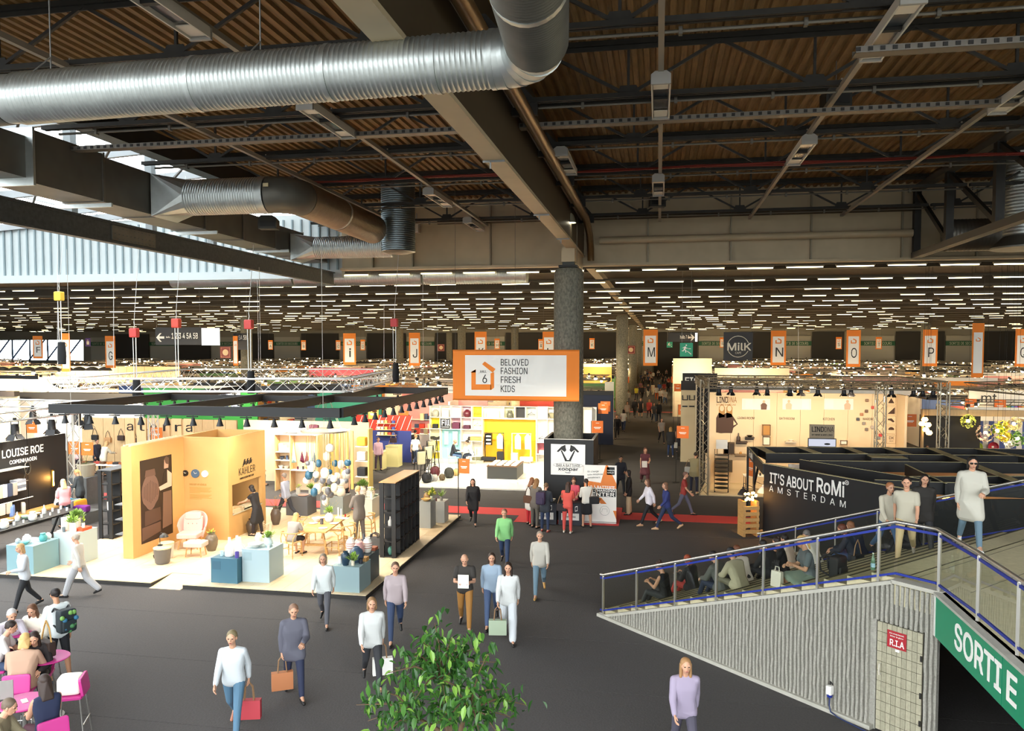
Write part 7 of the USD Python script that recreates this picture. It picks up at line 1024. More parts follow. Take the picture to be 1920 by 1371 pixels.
part('light_box', MB().box(AY(378, 648, 50), AY(412, 615, 50.1)), glow('sign_white', 'f4f4f0', 1.2), t)
t, a, b = hang_sign('dark halls sign end with white letters right of the lit panel', 437, 625, 466, 656, 52, '2a2422'); text('5A 5B', .3, AY(447, 637, 51.97), (1, 0, 0), wl, t, width=.62, bold=True)
t, a, b = hang_sign('black sign with a white arrow and the hall numbers 7 8', 1253, 624, 1303, 641, 80, '1d1d1f'); T = wall_T(AY(1292, 633, 79.98), (1, 0, 0)); part('arrow', MB().prism([(.55, 0), (.25, .3), (.12, .3), (.3, .08), (-.1, .08), (-.1, -.08), (.3, -.08), (.12, -.3), (.25, -.3)], 0, .01, T), wl, t); text('halls 7 8', .32, AY(1275, 635, 79.97), (1, 0, 0), wl, t, width=.85, bold=True)
part('light_box', MB().box(AY(1303, 641, 80), AY(1308, 624, 80.1)), glow('sign_white', 'f4f4f0', 1.2), t)
def runner(lb, x0, y0, x1, y1, Y):
    t, a, b = hang_sign(lb, x0, y0, x1, y1, Y, '1f9e78'); w = b[0] - a[0]; T = wall_T(((a[0] + b[0]) / 2, Y - .01, (a[2] + b[2]) / 2), (1, 0, 0)); w /= 2
    part('figure', MB().prism([(-.62 * w, .3 * w), (-.3 * w, .5 * w), (-.1 * w, .55 * w), (.0, .3 * w), (.2 * w, .3 * w), (.2 * w, .18 * w), (-.1 * w, .2 * w), (-.18 * w, .05 * w), (.0, -.1 * w), (-.05 * w, -.45 * w), (-.18 * w, -.45 * w), (-.15 * w, -.12 * w), (-.35 * w, -.05 * w), (-.4 * w, -.25 * w), (-.7 * w, -.25 * w), (-.7 * w, -.12 * w), (-.5 * w, -.1 * w), (-.35 * w, .35 * w), (-.55 * w, .22 * w)][::-1], 0, .006, T).prism([(-.02 * w + .12 * w * math.cos(q), .72 * w + .12 * w * math.sin(q)) for q in np.linspace(0, 2 * PI, 13)[:-1]], 0, .006, T), wl, t); part('stair_line', MB().prism([(.05 * w, -.3 * w), (.25 * w, -.3 * w), (.25 * w, -.45 * w), (.45 * w, -.45 * w), (.45 * w, -.6 * w), (.65 * w, -.6 * w), (.65 * w, -.8 * w), (.75 * w, -.8 * w), (.75 * w, -.68 * w), (.72 * w, -.52 * w), (.52 * w, -.52 * w), (.52 * w, -.37 * w), (.32 * w, -.37 * w), (.32 * w, -.22 * w), (.05 * w, -.22 * w)][::-1], 0, .006, T), wl, t); part('arrow_bar', MB().prism([(.3 * w, .1 * w), (.7 * w, .1 * w), (.7 * w, .2 * w), (.3 * w, .2 * w)], 0, .006, T), wl, t)
runner('green emergency exit sign with a white running figure over the aisle', 1275, 643, 1299, 669, 45); runner('small distant green emergency exit sign left of the near one', 1250, 641, 1261, 652, 95)
t, a, b = hang_sign('square black hanging sign with big white hand-drawn lettering in a ring', 1357, 623, 1411, 676, 52, '211c19'); C0 = AY(1384, 650, 51.98); cr = ct('e6dcc8', .6); part('ring', MB().path([(C0[0] + .66 * math.cos(q), C0[1], C0[2] + .66 * math.sin(q)) for q in np.linspace(0, 2 * PI, 40)], .025, 5), cr, t); part('ring_mask', MB().box((C0[0] - .75, C0[1] - .03, C0[2] - .28), (C0[0] + .75, C0[1] - .01, C0[2] + .22)), ct('211c19', .5), t); text('MilK', .46, C0 + (0, -.04, -.24), (1, 0, 0), cr, t, width=1.45, centre=True, bold=True); text('CAFE', .13, C0 + (0, -.02, -.46), (1, 0, 0), cr, t, width=.36, centre=True)
for px, py, Y, lb in ((423, 661, 69.8, 'red square sign on the pillar near the black halls sign'), (1183, 656, 107.2, 'red square sign on the pillar left of the letter M'), (827, 652, 121, 'distant red square sign left of the letter K banner')): p = AY(px, py, Y); t = thing('pillar_sign', lb, 'sign', p); part('panel', MB().cbox((0, 0, 0), (1.1, .06, 1.1)), ct('7a2420', .5), t); part('disc', MB().prism([(.3 * math.cos(q), .3 * math.sin(q)) for q in np.linspace(0, 2 * PI, 19)[:-1]], 0, .01, wall_T((0, -.03, 0), (1, 0, 0))), ct('d9c09a'), t); part('outline', MB().path([(-.45, -.04, -.45), (.45, -.04, -.45), (.45, -.04, .45), (-.45, -.04, .45), (-.45, -.04, -.45)], .02, 4), ct('d9b090'), t)
p = AY(165, 642, 110); t = thing('hanging_sign', 'small violet cloakroom sign with a white bag at the far left', 'sign', p); part('panel', MB().cbox((0, 0, 0), (.9, .06, 1.3)), ct('54408a'), t); part('bag_symbol', MB().cbox((0, -.04, -.1), (.45, .02, .5)).path([(-.12, -.04, .15), (-.12, -.04, .38), (.12, -.04, .38), (.12, -.04, .15)], .03, 4), wl, t)
# orange aisle signs
for px, py, Y, lb in ((1120, 812, 38, 'nearest on the left of the aisle'), (1135, 772, 45, 'on the left of the aisle, upper one of a pair'), (1131, 776, 44, 'on the left of the aisle, lower one of a pair'), (1280, 822, 38, 'nearest on the right of the aisle'), (1281, 778, 46, 'second on the right of the aisle'), (1271, 734, 62, 'third on the right of the aisle'), (1264, 718, 76, 'fourth on the right of the aisle'), (1174, 718, 76, 'on the left of the aisle in the distance'), (700, 786, 40, 'left of the red and blue wall'), (662, 826, 38.5, 'at the pine slats'), (757, 790, 43, 'at the right end of the red and blue wall'), (164, 854, 31, 'above the dried grasses'), (140, 852, 31.5, 'beside the left truss post'), (294, 825, 33.5, 'in front of the lettered pine boards'), (60, 812, 35, 'over the black stand wall'), (1706, 800, 40, 'at the dark booth with hexagonal lamps'), (1820, 768, 47, 'left of the white stand wall'), (1875, 770, 47, 'right, before the rainbow rolls')): p = AY(px, py, Y); orange_flag('square orange aisle sign ' + lb, p, .55, .58, .1 if px < 1235 else -.1, max(.2, p[2]))
# particular stands in the middle distance
def slab(name, lb, cat, px0, py0, px1, Y, c, top_=None, board=0, dep=.12, z0=0.0):
    a, b = AY(px0, py0, Y), AY(px1, py0, Y); t = thing(name, lb, cat)
    if board:
        n = int((b[0] - a[0]) / board)
        for i in range(n): part('board', MB().box((a[0] + i * board, Y, z0), (a[0] + (i + .97) * board, Y + dep, a[2])), c if not isinstance(c, str) else ct(c), t)
    else: part('panel', MB().box((a[0], Y, z0), (b[0], Y + dep, a[2])), c if not isinstance(c, str) else ct(c), t)
    if top_: part('fascia', MB().box((a[0], Y - .3, a[2]), (b[0], Y + dep, a[2] + top_[0])), ct(top_[1]), t)
    return t
slab('display_wall', 'white stand wall under a long black fascia behind the black textile stand', 'wall panel', 36, 748, 268, 43, 'f3f0ea', (.42, '1f1d1c')); slab('display_wall', 'cream stand wall at the left edge behind the black fascia', 'wall panel', -40, 742, 34, 41.5, 'e0cda8', (.3, '2a2422')); slab('display_wall', 'long pine board wall far left under a row of domed lamps', 'wall panel', -30, 686, 338, 66, pine, None, .9)
t = slab('display_wall', 'bright green stand wall with a floral picture behind the white truss', 'wall panel', 268, 727, 482, 54, '3aa648', (.2, 'd8d4cc')); p, q = AY(398, 775, 53.9), AY(450, 730, 53.9); part('floral_picture', MB().box((p[0], 53.9, p[2]), (q[0], 53.98, q[2])), ct('dfe4ea'), t)
for k in range(14): part('flower', MB().ball((rng.uniform(p[0] + .2, q[0] - .2), 53.9, rng.uniform(p[2], q[2])), .2, 1), ct(('7a9ad8', 'b0c0e8', '8ac06a')[k % 3]), t)
slab('display_wall', 'teal stand wall behind the right corner of the white truss', 'wall panel', 590, 736, 715, 56, '2f8a72'); slab('display_wall', 'pink stand wall showing through the white truss', 'wall panel', 580, 690, 700, 72, 'd85a6a'); slab('display_wall', 'dark navy stand wall left of the aisle', 'wall panel', 1085, 740, 1150, 52, '1f2840', (.25, '2a2a2a')); slab('display_wall', 'tall white display wall with small shelves at the left of the aisle', 'wall panel', 1134, 716, 1151, 55, 'e6dcc4')
t = slab('display_wall', 'black sign wall with white letters behind the right stand truss', 'wall panel', 1280, 700, 1345, 50, '1d1c1d'); text('EIGHT', .4, AY(1283, 720, 49.97), (1, 0, 0), wl, t, width=1.6, bold=True); t = slab('display_wall', 'beige panel with two chair pictures beside the right stand truss', 'wall panel', 1277, 731, 1305, 45, 'c9b691', (.5, '1f1c1b'))
for k in range(2): p = AY(1284 + k * 13, 765, 44.97); part('chair_picture', MB().path([(p[0] - .13, 44.97, p[2] + .7), (p[0] - .13, 44.97, p[2] + .45), (p[0] + .13, 44.97, p[2] + .45), (p[0] + .13, 44.97, p[2] + .7)], .03, 5).box((p[0] - .14, 44.96, p[2] + .05), (p[0] + .14, 44.98, p[2] + .12)), blackp, t)
slab('display_wall', 'glowing orange stand wall at the left of the aisle in the distance', 'wall panel', 1094, 688, 1147, 76, 'e8a24a', (.3, 'f0e0c0')); slab('display_wall', 'cream stand wall behind the exit sign', 'wall panel', 1262, 672, 1335, 74, 'ead6b4'); slab('display_wall', 'white stand wall between the letters N and O', 'wall panel', 1340, 690, 1480, 66, 'e8d8b8')
for px, Y, pw in ((1115, 73, 70), (1300, 71, 70), (1400, 63, 60), (430, 51, 60), (150, 40, 170), (640, 53, 60), (120, 63, 260), (20, 62, 200), (300, 62, 160), (-10, 39.5, 120), (60, 38, 90)): p = AY(px, 690, Y); lamp((p[0], Y, 4.6), pw * 1.3, 'ffe6bd', .15, (p[0], Y + 3, 1.5))
t = thing('dome_lamp_row', 'row of shiny domed lamps hanging before the far pine wall', 'lamp row')
for k in range(9): p = AY(5 + k * 24, 695, 58); part('dome', MB().lathe([(.55, 0), (.45, .18), (.2, .3), (0, .33)], p, 14), galv, t, smooth=40)
# generic distant stands: ten kinds with parts, copied over the hall
bulb = glow('stand_bulb', 'ffdfa8', 70); KINDS = (('white-walled', 'e9dfcc', 'efe9dc'), ('black-fronted', '26221f', 'd8b98a'), ('pine-clad', 'd0a66a', 'c9a06a'), ('orange-lit', 'd98a3a', 'f0c080'), ('grey-walled', '9a958c', 'd9d2c4'), ('cream', 'e6d0a4', 'e9dcc0'), ('red-walled', 'a83a34', 'e0d0b8'), ('blue-walled', '3f5688', 'e0dccf'), ('green-walled', '5c8a5a', 'e4d8ba'), ('pink-walled', 'd89a9a', 'efe0d4'))
def far_stand(k):
    nm, c1, c2 = KINDS[k]; r = random.Random(50 + k); t = thing('fair_stand', 'x', 'exhibition stand'); H = 2.6 + .25 * (k % 5); w, d = 3.0, 2.5
    part('back_wall', MB().box((-w, d - .1, 0), (w, d, H)), ct(c1, .7), t); part('side_wall', MB().box((-w, -d * (.2 + .1 * (k % 4)), 0), (-w + .1, d, H)), ct(c2, .7), t); part('partition', MB().box((w * .3, .2, 0), (w * .34, d, H * .8)), ct(c2, .7), t)
    part('fascia', MB().box((-w, -d, H), (w, -d + .08, H + .3)).box((-w, -d, H), (-w + .08, d, H + .12)), ct('1d1b1a' if k % 3 else 'f0ebe0', .6), t)
    mb = MB()
    for y in (-d + .5, 0, d - .6): mb.tube((-w, y, H + .25), (w, y, H + .25), .03, 4).tube((-w, y, H + .55), (w, y, H + .55), .03, 4)
    for x in np.arange(-w, w, .6): mb.tube((x, 0, H + .25), (x + .3, 0, H + .55), .02, 4)
    part('lighting_bar', mb, ct('8f8a80', .5, .4), t, kind='stuff'); mb, m2 = MB(), MB()
    for i in range(15): p = (r.uniform(-w, w), r.choice([-d + .5, 0, d - .6]), H + r.uniform(-.05, .5)); mb.ball(p, r.uniform(.05, .13), 1); m2.cbox((p[0], p[1], p[2] + .16), (.16, .16, .2))
    part('spotlight_bulbs', mb, bulb, t, kind='stuff'); part('spotlight_heads', m2, ct('1a1919', .6), t, kind='stuff')
    part('counter', MB().box((-1.4, -1.6, 0), (.4, -1.0, .95)), ct(c2, .6), t); part('shelf_boards', MB().box((-w + .2, d - .45, .9), (w * .25, d - .1, .94)).box((-w + .2, d - .45, 1.5), (w * .25, d - .1, 1.54)).box((w * .4, d - .45, 1.2), (w - .1, d - .1, 1.24)), ct('efe9dc'), t, kind='stuff')
    for q, cc in enumerate(('c8402e', '3a4a6a', 'e8d8b0', 'd9a03a')):
        mb = MB()
        for i in range(9): x = r.uniform(-w + .3, w - .3); z, y = r.choice([(.94, d - .3), (1.54, d - .3), (.95, -1.3), (0, r.uniform(-1, 1))]); mb.cbox((x, y, z + .15), (r.uniform(.12, .4), .25, r.uniform(.2, .5)))
        part('goods', mb, ct(cc, .6), t, kind='stuff')
    return t
spots = []
for j in range(18):
    Y = 49 + j * 6.7 + (3 if j > 3 else 0) + (3 if j > 10 else 0)
    x0, x1 = -.98 * Y - 2, .47 * Y + 3
    xs = [-7.2 - 6.9 * i for i in range(30)] + [5.6 + 6.9 * i for i in range(14)]
    for x in xs:
        if not x0 < x < x1 or Y > 168: continue
        if Y < 60 and (-14 < x < -2 or (x > 1.5 and x < 14)) and Y < 52: continue
        if Y < 62 and -58 < x < -20: continue
        if any(math.hypot(x - X, Y - YY) < 4.2 for X, YY, _ in PC): continue
        spots.append((x, Y))
spots.sort(key=lambda p: math.hypot(*p))
for i, (x, Y) in enumerate(spots[:296]):
    k = (i * 7 + int(Y)) % 10; stamp('far%d' % k, lambda: far_stand(k), (x, Y, 0), (0, PI, .03, -.03)[(i * 5) % 4] if Y > 60 else 0, 'distant %s fair stand with spotlights on bars' % KINDS[k][0], 'distant %s fair stands' % KINDS[k][0])
for i, (x, Y) in enumerate([s for s in spots if s[1] < 120][::3]): lamp((x, Y - 1, 4.0), 95, 'ffe2b0', .15)
# ================================================================ the crowd
ST = lambda s, w: tuple(SW(s, w)[:2]) + (0,)
def up_(px, py): return tuple(G(px, py))
HD = lambda px, py, z=1.6: tuple(G(px, py, z)[:2]) + (0,)
# at the charging bar
person('woman with red trousers half hidden at the left of the charging counter', up_(993, 984), 40, pose='front', h=1.68, top='cardigan', tc='d8d4cc', bc='c0272e', hc='8a5a3a', hair='long')
o, I = person('long-haired woman in grey trousers with a brown handbag at the charging counter', up_(1003, 990), 25, pose='front', h=1.72, top='jacket', tc='6a625a', bc='5c574e', hc='8a6238', hair='long'); bag('brown leather handbag on the shoulder of the long-haired woman', I['shoulders'][-1] + (-.12, -.05, .05), 25, 'shoulder', '5c3a26', '4a2e1e')
o, I = person('woman in a dark denim jacket with a purple backpack at the charging counter', up_(1022, 997), 10, pose='front', h=1.66, top='jacket', tc='30343c', bc='26334f', hc='6a5034', hair='short', shoe='a03a34'); bag('purple backpack on the woman in the denim jacket', I['back'] + (-.1, -.02, 0), 10, 'backpack', '3a2c48', '2a2034')
o, I = person('woman in a coral top and coral trousers facing the charging counter', up_(1064, 999), 5, pose='front', h=1.72, top='tee', tc='d8564a', bc='d0524a', hc='3c2418', hair='long', shoe='e6ded2'); bag('small dark crossbody bag at the hip of the coral-dressed woman', I['pel'] + (-.2, 0, .38), 5, 'shoulder', '2a2022')
o, I = person('woman in a white shirt and black skirt leaning at the right charging counter', up_(1100, 989), -20, pose='front', h=1.7, top='shirt', tc='e0dcd2', bot='skirt', bc='1f1d20', hc='241812', hair='pony'); bag('large black handbag on the woman in the white shirt', I['shoulders'][1] + (.12, -.1, .05), -20, 'shoulder', '211e20')
person('attendant in a pink top with curly hair behind the charging counter', (-3.0, 28.76, .0), 180, pose='front', h=1.6, top='tee', tc='d8586a', bc='3a3440', hc='5c3a24', hair='bun', lean=0, la=(18, 8, 60, 10), ra=(18, 8, 60, 10))
person('woman in black with long dark hair walking toward the camera beside the red runner', up_(887, 983), 172, pose='walk', h=1.7, top='cardigan', tc='1f1c1d', bc='1a191b', hc='2a1a14', hair='long')
# walkers in the open floor
W = (
 ('man with an orange shopping bag walking in a dark jacket left of the potted tree', (552, 1306), 150, dict(pose='carry', h=1.76, top='jacket', tc='5a5a66', bc='232a44', hc='8a6a56', hair='short')),
 ('person in a white shirt and jeans at the bottom left walking toward the camera', (440, 1372), 165, dict(pose='walk', h=1.78, top='shirt', tc='bcc2c6', bc='4f7088', hc='7d7052', hair='short', shoe='a8705a')),
 ('person in a white blouse with dark trousers carrying a white bag', (698, 1286), 155, dict(pose='walk', h=1.76, top='blouse', tc='c2c4c2', bc='2b2c30', hc='8a6a48', hair='bob')),
 ('person in a patterned grey shirt and jeans behind the white-bloused walker', (742, 1200), 160, dict(pose='walk2', h=1.78, top='shirt', tc='a89a9c', bc='2f3e5c', hc='6a5240', hair='short')),
 ('faint pale-clothed person passing the front right plinth', (608, 1170), 165, dict(pose='walk', h=1.7, top='blouse', tc='d0d6d4', bc='56565c', hc='8a7a64', hair='bob')),
 ('man with mustard trousers reading a leaflet while walking', (872, 1178), 170, dict(pose='read', h=1.78, top='tee', tc='34302c', bc='9a6c32', hc='b58e6c', hair='bald')),
 ('woman dressed in white trousers and a white top in the middle of the floor', (953, 1198), 172, dict(pose='walk', h=1.76, top='blouse', tc='c8cac8', bot='wide', bc='c6cace', hc='2c1d16', hair='long')),
 ('person in a pale blue shirt and jeans behind the white-dressed woman', (922, 1172), 168, dict(pose='walk2', h=1.74, top='shirt', tc='9cb0c4', bc='46587a', hc='3a2a20', hair='bob')),
 ('person in a bright green top walking away on the open floor', (946, 1060), 175, dict(pose='walk', h=1.72, top='blouse', tc='86c47c', bc='2a3a58', hc='8a5c4a', hair='short')),
 ('woman in a cream blouse and light jeans right of the green top', (1012, 1116), 172, dict(pose='walk2', h=1.72, top='blouse', tc='bcb7ac', bc='6a8494', hc='9a8a7a', hair='short', shoe='b58a4a')),
 ('lone person in a lilac top at the bottom edge right of the potted tree', (1282, 1432), 170, dict(pose='walk', h=1.72, top='blouse', tc='9a8ea4', bc='4a4654', hc='a37a50', hair='long')),
 ('woman in a grey sweater and black trousers by the teal plinth', (48, 1143), -150, dict(pose='carry', h=1.66, top='blouse', tc='b9bcc0', bc='1f2023', hc='b58e60', hair='bob')),
 ('faint pale-clothed person passing behind the sweatered woman', (150, 1118), -100, dict(pose='walk', h=1.66, top='blouse', tc='c4c0b8', bot='wide', bc='a8a8aa', hc='a89a8a', hair='short')),
 ('man in a red shirt and dark jacket standing right of the roll-up banner', (1163, 929), 165, dict(pose='carry', h=1.74, top='jacket', tc='25262e', bc='22242a', hc='2a1c14', hair='short', skin='a87858')),
 ('woman in a black coat and long beige skirt seen from the side', (1179, 965), -95, dict(pose='stand', h=1.68, top='jacket', tc='1d1b1c', bot='wide', bc='c9b594', hc='1d1614', hair='bob')),
 ('woman in a long maroon dress carrying a folder in the aisle', (1209, 906), 170, dict(pose='carry', h=1.7, top='dress', tc='5c2c34', bot='wide', bc='52282f', hc='6a3c2c', hair='long')),
 ('woman in a white top and black leggings crossing the red runner', (1217, 985), -110, dict(pose='walk', h=1.72, top='blouse', tc='dcd6de', bc='1c1b20', hc='6a4a38', hair='long', shoe='c9a07a')),
 ('woman in a dark blue top and jeans crossing beside the white top', (1250, 994), -110, dict(pose='walk2', h=1.72, top='shirt', tc='2c3670', bc='25304e', hc='7a5640', hair='bob', shoe='d8b088')),
 ('person in a red scarf and grey jeans hurrying over the red runner', (1281, 966), 100, dict(pose='walk', h=1.7, top='tee', tc='9a3a34', bc='5e6478', hc='7a5a4c', hair='short')),
 ('man in a tan jacket and dark trousers at the right stand truss', (1301, 925), 20, dict(pose='reach', h=1.78, top='jacket', tc='8f8360', bc='26283a', hc='2a1d14', hair='short', shoe='c9b48e')))
hand = {}
for lb, px, fc, kw in W: o, hand[lb] = person(lb, up_(*px), fc, **kw)
gi = lambda s: next(v for k, v in hand.items() if s in k)
bag('orange brown shopping bag in the hand of the dark-jacketed man', gi('orange shopping bag')['hands'][1] + (0, 0, .02), 150, 'tote', 'b5744a'); bag('white bag held by the white-bloused walker', gi('carrying a white bag')['hands'][-1] + (0, 0, .0), 155, 'tote', 'e6e4de'); bag('red and white carrier bag beside the shirted walker at the bottom left', gi('bottom left walking')['hands'][-1], 165, 'tote', 'b03a44'); bag('patterned cloth bag on the shoulder of the tan-jacketed man', gi('tan jacket')['shoulders'][-1] + (-.1, 0, .03), 20, 'shoulder', 'a8a49a'); bag('greenish bag beside the white-dressed woman', gi('dressed in white')['hands'][1], 172, 'tote', '9aa890')
for s, lb in (('mustard', 'white leaflet in the hands of the man with mustard trousers'), ('maroon', 'white folder held by the woman in maroon')): h = gi(s)['hands']; one('leaflet', MB().cbox((h[1] + h[-1]) / 2 + (0, -.02, .03), (.24, .02, .3), .1), off, lb, 'leaflet')
# people in the central aisle
A = ((1178, 760, 'white shirt and grey trousers', 'e4e0da', '8a8a90', 0), (1193, 751, 'bright yellow top', 'd8d040', '3a3a44', 0), (1204, 749, 'dark suit, left of the white tops', '2a2c34', '23242a', 1), (1190, 783, 'black suit in front of the pink runner', '1c1b1f', '1b1b1e', 1), (1201, 782, 'black dress beside the black suit', '211e20', 'c9a080', 2), (1217, 784, 'red top behind the dark coat', 'a83a34', '2a2226', 1), (1226, 793, 'grey jacket and jeans', '4a4c50', '36445c', 0), (1235, 792, 'black jacket seen from behind', '1d1d21', '2a3446', 1), (1215, 745, 'dark top and white trousers', '2c2c32', 'd8d4cc', 0), (1224, 742, 'beige coat', 'c9bca4', 'd0c8b8', 2), (1238, 758, 'white top and black leggings', 'eceae6', '1f1e22', 0), (1247, 759, 'white top and blue jeans', 'e9e8e4', '4a6890', 0), (1243, 754, 'white blouse between two white tops', 'dedad4', 'a89a80', 2), (1231, 750, 'orange skirt', 'e0dcd8', 'd0602e', 0), (1236, 741, 'blue jacket', '3a62a8', '2c3048', 1), (1245, 741, 'red rucksack', 'b03a3a', '3a4254', 0), (1253, 737, 'black clothes at the right', '222026', '201f24', 1), (1201, 738, 'pink top', 'd89aa8', '4a4448', 0),
     (1240, 832, 'beige top and dark trousers, nearest one', 'a89a8c', '28262a', 0), (1273, 849, 'patterned dress beside the tote bag', '2e2a2e', '2c2a2c', 2), (1157, 823, 'black clothes by the left stands', '232024', '1f1d20', 1), (1169, 810, 'white shirt and jeans by the left stands', 'd0ccc0', '2f3c5a', 0), (1176, 792, 'patterned blouse at the left of the aisle', 'a8988c', '8a8478', 0), (1150, 808, 'grey top and dark skirt by the left stands', 'b0aca0', '3a343a', 2), (1283, 812, 'black jacket bending over a display on the right', '1c1b1c', '232228', 1), (1295, 815, 'black dress at the right stand', '26201f', '221d1d', 2))
for i, (px, py, nm, c, b_, kd) in enumerate(A): person('person in the central aisle with %s' % nm, up_(px, py), (175, 5, 170, 10)[i % 4], pose=('walk', 'stand', 'walk2')[i % 3], det=1, h=1.7 + .02 * (i % 4), top=('tee', 'jacket', 'dress')[kd], tc=c, bc=b_, bot='trousers', hair=('short', 'long', 'bob', 'pony')[i % 4], hc=('2a1d16', '5c3f28', '8a6a48')[i % 3])
o, I = person('blonde woman with a white tote bag near the right side of the aisle', up_(1257, 857), 5, pose='stand', h=1.72, top='jacket', tc='2a2a2c', bc='2a3a5c', hc='b08a50', hair='long', shoe='d8d4cc'); bag('white tote bag of the blonde woman in the aisle', I['hands'][1] + (0, 0, .35), 5, 'tote', 'dedacc')
for i in range(30): px, py = rng.uniform(1200, 1262), rng.uniform(701, 727); p = G(px, py); person('small dark-clothed person far down the central aisle', (max(-3.4, min(1.6, p[0])), min(165, p[1]), 0), rng.choice((0, 180)), 'crowd far down the central aisle', key='crowd%d' % (i % 6), pose=('walk', 'stand', 'walk2')[i % 3], det=0, top='tee', tc=('2a2a30', 'd0ccc4', '3a3438', '8a7a6c', '34415c', 'b0443a')[i % 6], bc='26262c')
# visitors inside the stands
person('man in a black shirt and jeans seated at the white cubes', (-10.9, 41.4, .06), 75, pose='crossleg', seat=.46, h=1.76, top='shirt', tc='232630', bc='4a6488', hc='8a7a6a', hair='bald'); person('man in a pale blue shirt leaning over papers at the white cubes', (-9.85, 41.7, .06), -95, pose='sitlean', seat=.46, h=1.74, top='shirt', tc='b9c4d4', bc='2c3444', hc='2a201a')
for x, y, rz, lb in ((-10.9, 41.4, 75, 'white chair under the black-shirted man'), (-9.85, 41.7, -95, 'white chair under the man in pale blue')): t = thing('visitor_chair', lb, 'chair', (x, y, .06), -math.radians(rz)); part('seat', MB().pillow((0, 0, .43), (.44, .44, .05), 0, 5), off, t, smooth=40); part('backrest', MB().pillow((0, -.22, .68), (.42, .04, .36), 0, 5), off, t, smooth=40); [part('leg', MB().tube((sx * .2, sy * .2, 0), (sx * .16, sy * .16, .42), .014, 6), alu, t) for sx in (-1, 1) for sy in (-1, 1)]
t = thing('cafe_table', 'small white table between the two seated men', 'table', (-10.38, 41.55, .06)); part('table_top', MB().lathe([(0, .7), (.36, .7), (.36, .73), (0, .73)], n=20), off, t); part('stem', MB().lathe([(.22, 0), (.22, .02), (.03, .04), (.03, .7)], n=12), alu, t)
person('blonde woman with a ponytail in a grey jacket browsing at the black stand wall', (-21.6, 26.6, 0), -100, pose='front', h=1.72, top='jacket', tc='3a4248', bc='1e1e22', hc='c9a26a', hair='pony'); person('blonde woman in a pink shirt standing at the black stand', (-20.6, 24.6, 0), -60, pose='front', h=1.7, top='blouse', tc='e39aa0', bc='2a2a2e', hc='d9b684', hair='long'); person('woman in a white top sitting on the bench at the black stand wall', (-22.1, 26.05, 0), 80, pose='crossleg', seat=.48, h=1.66, top='tee', tc='ece8e4', bc='22252c', hc='2c1f18', hair='bob')
for (x, y, f, lb, kw) in ((-28.2, 34.6, 0, 'woman with curly dark hair in a pink patterned top looking at handbags', dict(tc='d8b0ac', bc='3a3238', hc='1d1614', hair='bun')), (-27.0, 34.9, 20, 'blonde woman in a cream jacket reaching for a handbag', dict(tc='e6dcc4', bc='6a5a4a', hc='c9a06a', hair='long', pose='reach', top='jacket')), (-25.6, 35.1, -30, 'woman in a grey top bending over the leather goods', dict(tc='9a9490', bc='3a3838', hc='3a2a1c', pose='front')), (-24.3, 34.6, 190, 'person in a white jumper at the right end of the leather goods table', dict(tc='ece6da', bc='5a5450', hc='d8d0c0', top='blouse')), (-27.9, 35.6, 100, 'dark-haired man in a dark jacket behind the curly-haired woman', dict(tc='2c2c38', bc='26262c', hc='201712', top='jacket')), (-18.2, 33.6, 60, 'woman in a white blouse seated in the pine shelf stand', dict(tc='efeae2', bc='4a5468', hc='8a5a34', pose='sit', seat=.46)), (-14.2, 39.0, 150, 'woman in a flowered blouse behind the pale display boxes', dict(tc='d0a8b4', bc='4a3a48', hc='2a1c18', top='blouse')), (-12.9, 41.2, 10, 'man in a white shirt and jeans walking past the red and blue wall', dict(tc='e6e2d8', bc='3a4a68', hc='a8865c', pose='walk')), (-13.4, 42.8, 0, 'dark-clothed man at the end of the red and blue wall', dict(tc='2a282a', bc='26262a', hc='201814', top='jacket')), (11.4, 41.5, -20, 'man in a light blue shirt behind the dark booth', dict(tc='8fa6c0', bc='333844', hc='2a2018')), (12.6, 40.6, 200, 'woman in black standing between the truss posts at the dark booth', dict(tc='201d1e', bc='1c1a1c', hc='3a261a', hair='bob'))): person(lb, (x, y, 0), f, h=1.7, det=1, **{**dict(pose='stand'), **kw})
